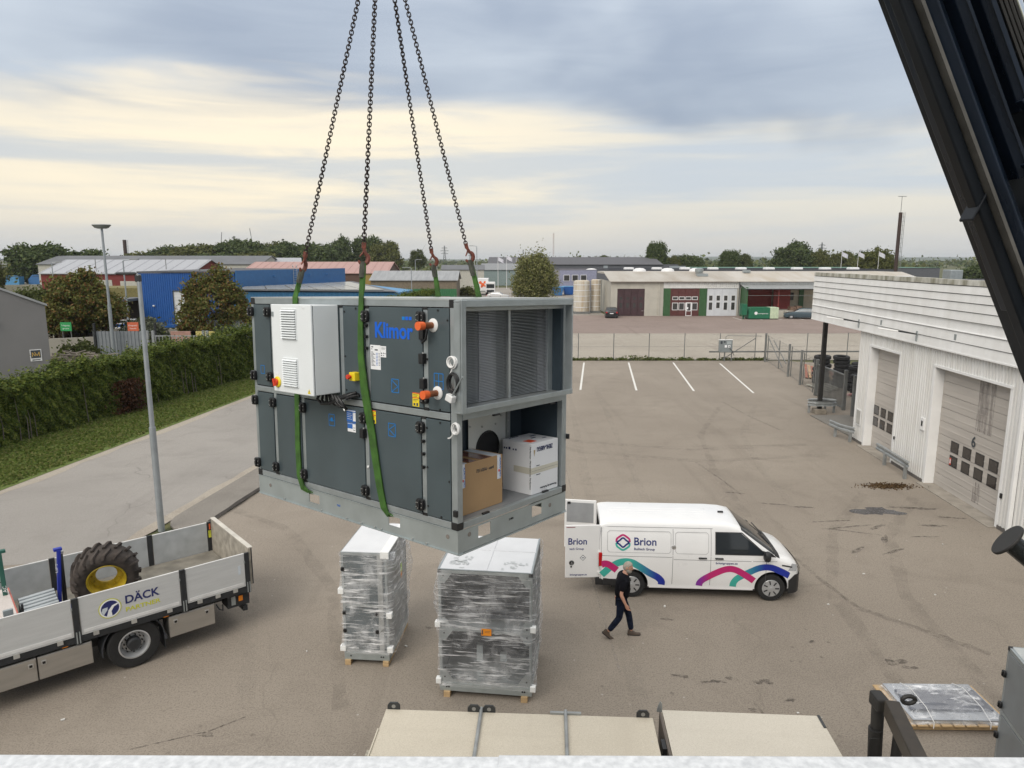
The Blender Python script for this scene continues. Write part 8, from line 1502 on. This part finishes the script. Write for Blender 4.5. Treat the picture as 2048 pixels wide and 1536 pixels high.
def chimney(label, x, y, h, r, m, lean=0.):
    t_ = thing('steel_chimney', label, 'chimney', (x, y, 0)); MB().cyl((0, 0, 0), (lean, 0, h), r, r * .92, n=14).build('stack', m, t_, smooth=True); b = MB(); b.bar((r + .25, 0, h * .25), (r + .25 + lean, 0, h), .06, .06); b.bar((r + .55, 0, h * .25), (r + .55 + lean, 0, h), .06, .06)
    for i in range(14): z = h * (.3 + .05 * i); b.bar((r + lean * z / h, 0, z), (r + .55 + lean * z / h, 0, z), .05, .05)
    b.build('ladder', FPOST, t_); return t_
o = chimney('tall brown steel chimney with a thin rod beside the crane', 80, 150, 17.7, .38, mat('brown chimney', (.045, .026, .020), .7, var=.2)); MB().cyl((0, 0, 17.7), (0, 0, 20.9), .05, n=6).build('rod', FPOST, o); part('rod_top', FPOST, o, (-.8, .9, -.05, .05, 20.85, 20.95)); chimney('short brown chimney far behind the red barn', -139.2, 260, 15.0, .65, mat('brown chimney', (.045, .026, .020), .7)); 
for i, (x, y, h) in enumerate(((-122, 600, 34), (-110, 620, 38))): t_ = thing('tower_crane', ['left', 'right'][i] + ' of two slanting distant cranes above the wood', 'crane', (x * 2.0, y, 0), 0, 'distant cranes'); MB().bar((0, 0, 0), (4 - 8 * i, 0, h - 4), .4, .4).build('jib', LAT, t_)
t_ = thing('wind_turbine', 'faint distant wind turbine left of the bright tree', 'wind turbine', (-165, 1000, 0)); MB().cyl((0, 0, 0), (0, 0, 22), .6, .35, n=10).build('tower', FRW, t_)
for i in range(3): a = .4 + i * 2.094; b = MB(); b.bar((0, 0, 22), (10 * math.sin(a), 0, 22 + 10 * math.cos(a)), .45, .12); b.build('blade', FRW, t_)
# rail wagon and low walls in front of the green hall
tag(part('brown_wagon_load', mat('brown stack', (.13, .05, .045), .8, var=.25), None, (-17.5, -11.0, 126, 127.5, .6, 1.7), (-27, -22, 124, 125, .5, 1.9)), 'low reddish-brown stack in front of the green hall', 'stack'); tree('small_bush', 'scrubby bush at the right end of the green hall', (-9.2, 150, 0), (2.0, 1.4, 1.2), .2, 'olive', OLIVE, 5, .24, 120, 26, .25); fence('mesh_fence', 'pale mesh fence in front of the far yard', [(-10, 124), (-6, 124), (-2, 124), (2, 124)], 2.0, step=.3)
tag(MB().lathe([(.9, -1.6), (1.2, -.6), (1.1, 1.0), (.5, 1.8)], 16, T(3.2, 171, 1.5) @ Matrix.Rotation(R(75), 4, 'Y')).build('mixer_drum', mat('drum', (.5, .40, .36), .6, vs=1, col2=(.45, .12, .08)), smooth=True), 'pale and red drum between the blue skips', 'drum')
for i in range(3): tag(part('dark_trailer', CHAS, None, (14.5 + i * 3, 16.9 + i * 3, 130, 131.5, .5, .9 + .2 * i)), ['low dark trailer right of the tanks', 'middle dark trailer behind the tanks', 'right dark trailer behind the tanks'][i], 'trailer', 'dark trailers')
# ================================================================ crane, lorry bed and roof edge close by
PLATE = groundmat('worn pale bed', (.56, .51, .415), (.64, .59, .49), (.46, .41, .33), 110, spots=.25, streak=.45, rough=.6); PLATE2 = groundmat('worn pale bed right', (.57, .53, .45), (.64, .60, .52), (.48, .44, .37), 110, spots=.25, streak=.4, rough=.6); LUG = mat('dark lug', (.045, .048, .050), .5, .3, var=.3)
bed = thing('crane_truck_bed', 'pale worn steel lorry bed with lashing lugs along the roof edge', 'truck bed', (-2.0, 10.22, 0), R(-3)); zb = 1.25
for (x0, x1) in ((0, 1.50), (1.53, 2.82), (2.87, 4.20)): part('bed_plate', PLATE, bed, (x0, x1, -2.5, 0, zb - .06, zb), bevel=.004)
part('bed_frame', CHAS, bed, (.05, 4.15, -2.45, -.06, zb - .35, zb - .065)); 
for x in (1.515, 2.845): MB().cyl((x, -2.5, zb + .03), (x, .06, zb + .03), .028, n=10).build('bed_rail', RAILM, bed, smooth=True)
part('rail_end', RAILM, bed, (2.60, 3.09, .0, .05, zb - .02, zb + .035), bevel=.01)
for x in (.12, 1.40, 1.64, 4.05): b = MB(); b.prism([(x - .10, zb - .05), (x + .10, zb - .05), (x + .10, zb + .06), (x + .06, zb + .11), (x - .06, zb + .11), (x - .10, zb + .06)], .005, .035, 'y'); o = b.build('lashing_lug', LUG, bed); MB().lathe([(.032, 0), (.032, .003)], 12, face((x, .003, zb + .05), (1, 0, 0), (0, 0, 1))).build('eye', mat('lug eye', (.3, .3, .29), .5, .4), o)
part('side_board', PLATE, bed, (-.02, .0, -2.5, -.5, zb - .5, zb + .02)); part('torn_board', mat('torn edge', (.38, .36, .30), .8, var=.3, vs=20), bed, (-.16, -.06, -2.4, -.62, zb - .30, zb - .26), (-.26, -.2, -2.4, -.9, zb - .5, zb - .46))
bed2 = thing('crane_truck_bed', 'plain pale steel lorry bed at the right beside the crane leg', 'truck bed', (2.36, 10.20, 0), R(-3.5)); part('bed_plate', PLATE2, bed2, (.02, 2.46, -2.5, 0, zb - .06, zb), bevel=.004); part('bed_frame', CHAS, bed2, (.1, 2.4, -2.45, -.06, zb - .35, zb - .065)); b = MB(); b.prism([(-.06, 0), (.03, 0), (.02, .14), (-.01, .18), (-.05, .06)], -.02, .01, 'y', T(0, .02, zb - .04)); b.build('corner_tab', RAILM, bed2); part('end_plate', mat('end plate', (.12, .10, .085), .6, .3, var=.3), bed2, (-.035, -.005, -2.5, -.08, zb - .5, zb + .015)); part('latch', BLACK, bed2, (-.10, -.04, -.92, -.70, zb - .18, zb + .0)); part('corner_tab', LUG, bed2, (2.42, 2.46, -.3, .0, zb, zb + .012))
part('chassis', CHAS, bed, (-.5, 7.0, -1.75, -.75, .55, .88)); b = MB()
for x in (.6, 1.8, 5.6): 
    for y in (-2.3, -.35): b.cyl((x, y - .14, .5), (x, y + .14, .5), .5, n=20)
b.build('wheels', TYRE, bed, smooth=True)
# outrigger beam with folded leg
og = thing('crane_outrigger', 'dark brown outrigger beam with a black swung-up leg', 'outrigger', (5.18, 8.78, 0)); BRN = mat('brown black beam', (.040, .032, .024), .5, .2, var=.3, vs=6); b = MB(); b.bar((0, 0, 2.26), (-.36, -1.6, 2.26), .19, .24); b.build('beam', BRN, og, bevel=.02); b = MB(); b.bar((-.33, -1.45, 2.26), (-.37, -1.64, 2.26), .25, .28); b.build('collar', BLKST, og, bevel=.02); b = MB(); b.cyl((-.03, .28, 2.22), (.06, .34, .75), .085, n=14); b.cyl((-.03, .28, 1.75), (.05, .34, .95), .095, n=14); b.build('leg_cylinder', BLKST, og, smooth=True); b = MB(); b.cyl((.20, .10, 1.95), (.16, .06, .75), .07, n=12); b.build('leg_cylinder', BLKST, og, smooth=True); part('leg_head', BLKST, og, (-.11, .06, .14, .40, 2.08, 2.28), bevel=.03); b = MB(); b.tube([(.30 + .09 * math.cos(a), .12, 2.30 + .055 * math.sin(a)) for a in np.linspace(0, 6.28, 14)[:-1]], .03, 7, True); b.build('lifting_eye', BLKST, og, smooth=True); MB().tube([(-.02, .2, 1.65), (-.14, .2, 1.65), (-.14, .2, 1.35), (-.01, .2, 1.35)], .012, 6).build('grab_handle', BLKST, og); part('yellow_sticker', YEL, og, (.02, .10, -.02, -.005, 2.06, 2.13)); part('foot_plate', BLKST, og, (-.2, .3, .1, .55, .70, .75)); b = MB(); b.cyl((.05, .34, 0), (.05, .34, .72), .05, n=10); b.build('leg_rod', STEEL, og); part('foot_pad', BLKST, og, (-.2, .3, .1, .6, 0, .04))
# the crane boom: nested telescopic sections leaning up over the yard
cr = thing('crane_boom', 'black telescopic crane boom filling the upper right corner', 'crane boom', (0, 0, 0)); P1 = Vector((4.17, 5.5, 7.36)); dv = Vector((-1.39, 0, 2.78)).normalized(); rt = Vector((dv.z, 0, -dv.x)); BM = Matrix((rt, Vector((0, 1, 0)), dv)).transposed().to_4x4(); BM.translation = P1; cr.matrix_world = BM
B1 = mat('boom black', (.006, .008, .011), .42, 0, var=.5, vs=2, stretch=(3, 3, .6), spec=.22); B2 = mat('boom blue black', (.008, .013, .023), .30, 0, var=.4, vs=2, stretch=(3, 3, .5), spec=.3); B3 = mat('boom edge wear', (.10, .095, .085), .5, .2, var=.25, vs=5); CHR = mat('chrome rod', (.75, .77, .78), .10, 1., var=.03)
def hexsec(x0, x1, y0, y1, z0, z1, m, name='boom_section', c_=.06): b = MB(); b.prism([(x0 + c_, y0), (x1 - c_, y0), (x1, y0 + c_), (x1, y1 - c_), (x1 - c_, y1), (x0 + c_, y1), (x0, y1 - c_), (x0, y0 + c_)], z0, z1, 'z'); return b.build(name, m, cr, bevel=.006)
hexsec(.0, .09, .0, .13, -2.2, 7.5, B1, c_=.012); part('slide_strip', B3, cr, (.178, .203, -.07, .02, .55, 7.5)); b = MB(); b.prism([(-.075, 1.40), (.085, 1.52), (.085, 1.55), (-.075, 1.42)], -.015, .15, 'y'); b.build('section_collar', B1, cr, bevel=.006)
hexsec(.205, .34, -.09, .45, .52, 7.5, B2); hexsec(.385, .475, -.14, .42, 1.55, 7.5, B2); hexsec(.52, .60, -.18, .40, 2.0, 7.5, B2); part('inner_shadow', B1, cr, (.21, 1.45, .10, .46, -.6, 7.5))
for (x0, x1, z) in ((.205, .42, .50), (.385, .56, 1.55), (.50, .68, 1.98)):
    b = MB(); b.prism([(x0, z + .10), (x0 + .05, z - .02), (x1, z - .06), (x1 + .06, z + .0), (x1 + .05, z + .07), (x0 + .12, z + .10)], -.20, -.12, 'y'); o = b.build('section_head', B2, cr, bevel=.008)
    for k_ in range(4): MB().lathe([(.014, 0), (.012, .012)], 8, face((x0 + .08 + k_ * .055, -.20, z + .03), (1, 0, 0), (0, 0, 1))).build('bolt', mat('dull bolt', (.13, .12, .11), .5, .5), o)
    part('brass_block', mat('brown block', (.12, .07, .045), .5, .3), o, (x1 + .02, x1 + .08, -.22, -.20, z - .12, z - .05)); MB().cyl((x1 + .05, -.2, z + .02), (x1 + .20, -.2, z + .06), .011, n=8).build('grease_pipe', STEEL, o)
b = MB(); b.prism([(.205, .50), (.42, .42), (.66, .50), (.66, 1.15), (.50, 1.40), (.46, 1.20), (.52, 1.0), (.45, .80), (.25, .82)], -.10, -.05, 'y'); b.build('side_plate', B2, cr, bevel=.006)
MB().lathe([(.012, 0), (.020, 0), (.020, .012), (.012, .012)], 12, face((.34, -.11, .72), (1, 0, 0), (0, 0, 1))).build('grease_point', STEEL, cr)
for (x, r_) in ((.70, .028), (.755, .042), (.82, .016)): MB().cyl((x, -.10, 1.75), (x, -.10, 7.5), r_, n=14).build('extension_rod', CHR if r_ > .04 else B3, cr, smooth=True)
hexsec(.86, 1.02, -.15, .35, 1.5, 7.5, B1); hexsec(1.05, 1.5, -.1, .4, -1.2, 7.5, B1)
b = MB()
for i in range(9): b.box(.25 + .02 * (i % 2), .40, -.05, -.02, -.55 + i * .10, -.50 + i * .10)
b.build('wear_blocks', mat('dull ochre', (.09, .075, .045), .7), cr); MB().tube([(.19 + .035 * math.cos(a), -.08, -.02 + .05 * math.sin(a)) for a in np.linspace(0, 6.28, 13)[:-1]], .012, 6, True).build('hose_ring', BLKST, cr); MB().lathe([(.10, 0), (.12, .10), (.10, .2)], 14, T(.10, -.1, -.22)).build('lower_collar', BLKST, cr, smooth=True)
b = MB()
for i in range(4): b.tube([(.62 + .03 * i, -.16, 7), (.60 + .03 * i, -.17, 4), (.61 + .03 * i, -.17, 2.2)], .011, 6)
b.build('hydraulic_hoses', BLKST, cr)
for ch in cr.children:
    if ch.name.split('.')[0] not in ('section_collar',) and ch.name != 'boom_section' and ch.parent == cr: ch.location.x -= .085
# tubular support at the right edge
cs = thing('crane_stabiliser', 'black tube end with round flange at the right picture edge', 'crane part', (4.42, 6.0, 5.83)); dvx = Vector((.66, -.30, -.55)).normalized()
b = MB(); b.cyl((0, 0, 0), dvx * 1.6, .088, .105, n=24); b.build('tube', mat('glossy black', (.012, .014, .014), .25, .1, var=.3, vs=4), cs, smooth=True); b = MB(); b.cyl(-dvx * .01, dvx * .018, .165, n=32); b.build('flange', BLKST, cs, smooth=True, bevel=.008); b = MB(); b.cyl(dvx * .35, dvx * .42, .12, n=24); b.build('collar', BLKST, cs, smooth=True); b = MB(); b.cyl(dvx * 1.5, (1.9, -.6, -5.8), .14, n=14); b.build('column', BLKST, cs)
# parapet capping of the roof we stand on
ZINC = mat('spangled zinc', (.52, .54, .56), .5, .1, vs=55, col2=(.72, .74, .76), bump=.06, bs=120)
rf = thing('roof_edge', 'spangled zinc parapet capping along the bottom of the view', 'parapet', (0, 1.425, 0), R(-.35))
for (x0, x1, dz) in ((-6, -.01, 0), (-.03, 6, .004)): part('zinc_capping', ZINC, rf, (x0, x1, -.34, .0, 7.185 + dz, 7.200 + dz), (x0, x1, -.006, .0, 7.08 + dz, 7.185 + dz), bevel=.003)
part('own_building_wall', PALEW, rf, (-8, 8, -.30, -.03, 0, 7.18)); part('own_flat_roof', FELT, rf, (-8, 8, -9, -.3, 6.4, 6.5))
# ================================================================ air
hz = MB().box(-7200, 7200, -200, 7200, -12, 46).build('haze', None)
hm2 = bpy.data.materials.new('haze'); t = nt(hm2); o_ = t.nodes.new('ShaderNodeOutputMaterial'); pv_ = t.nodes.new('ShaderNodeVolumePrincipled'); pv_.inputs['Color'].default_value = (.90, .95, 1, 1); pv_.inputs['Density'].default_value = .00013; pv_.inputs['Anisotropy'].default_value = .1
t.links.new(pv_.outputs[0], o_.inputs['Volume']); hz.data.materials.append(hm2); tag(hz, 'thin pale blue haze over the far land', 'haze', kind='stuff')
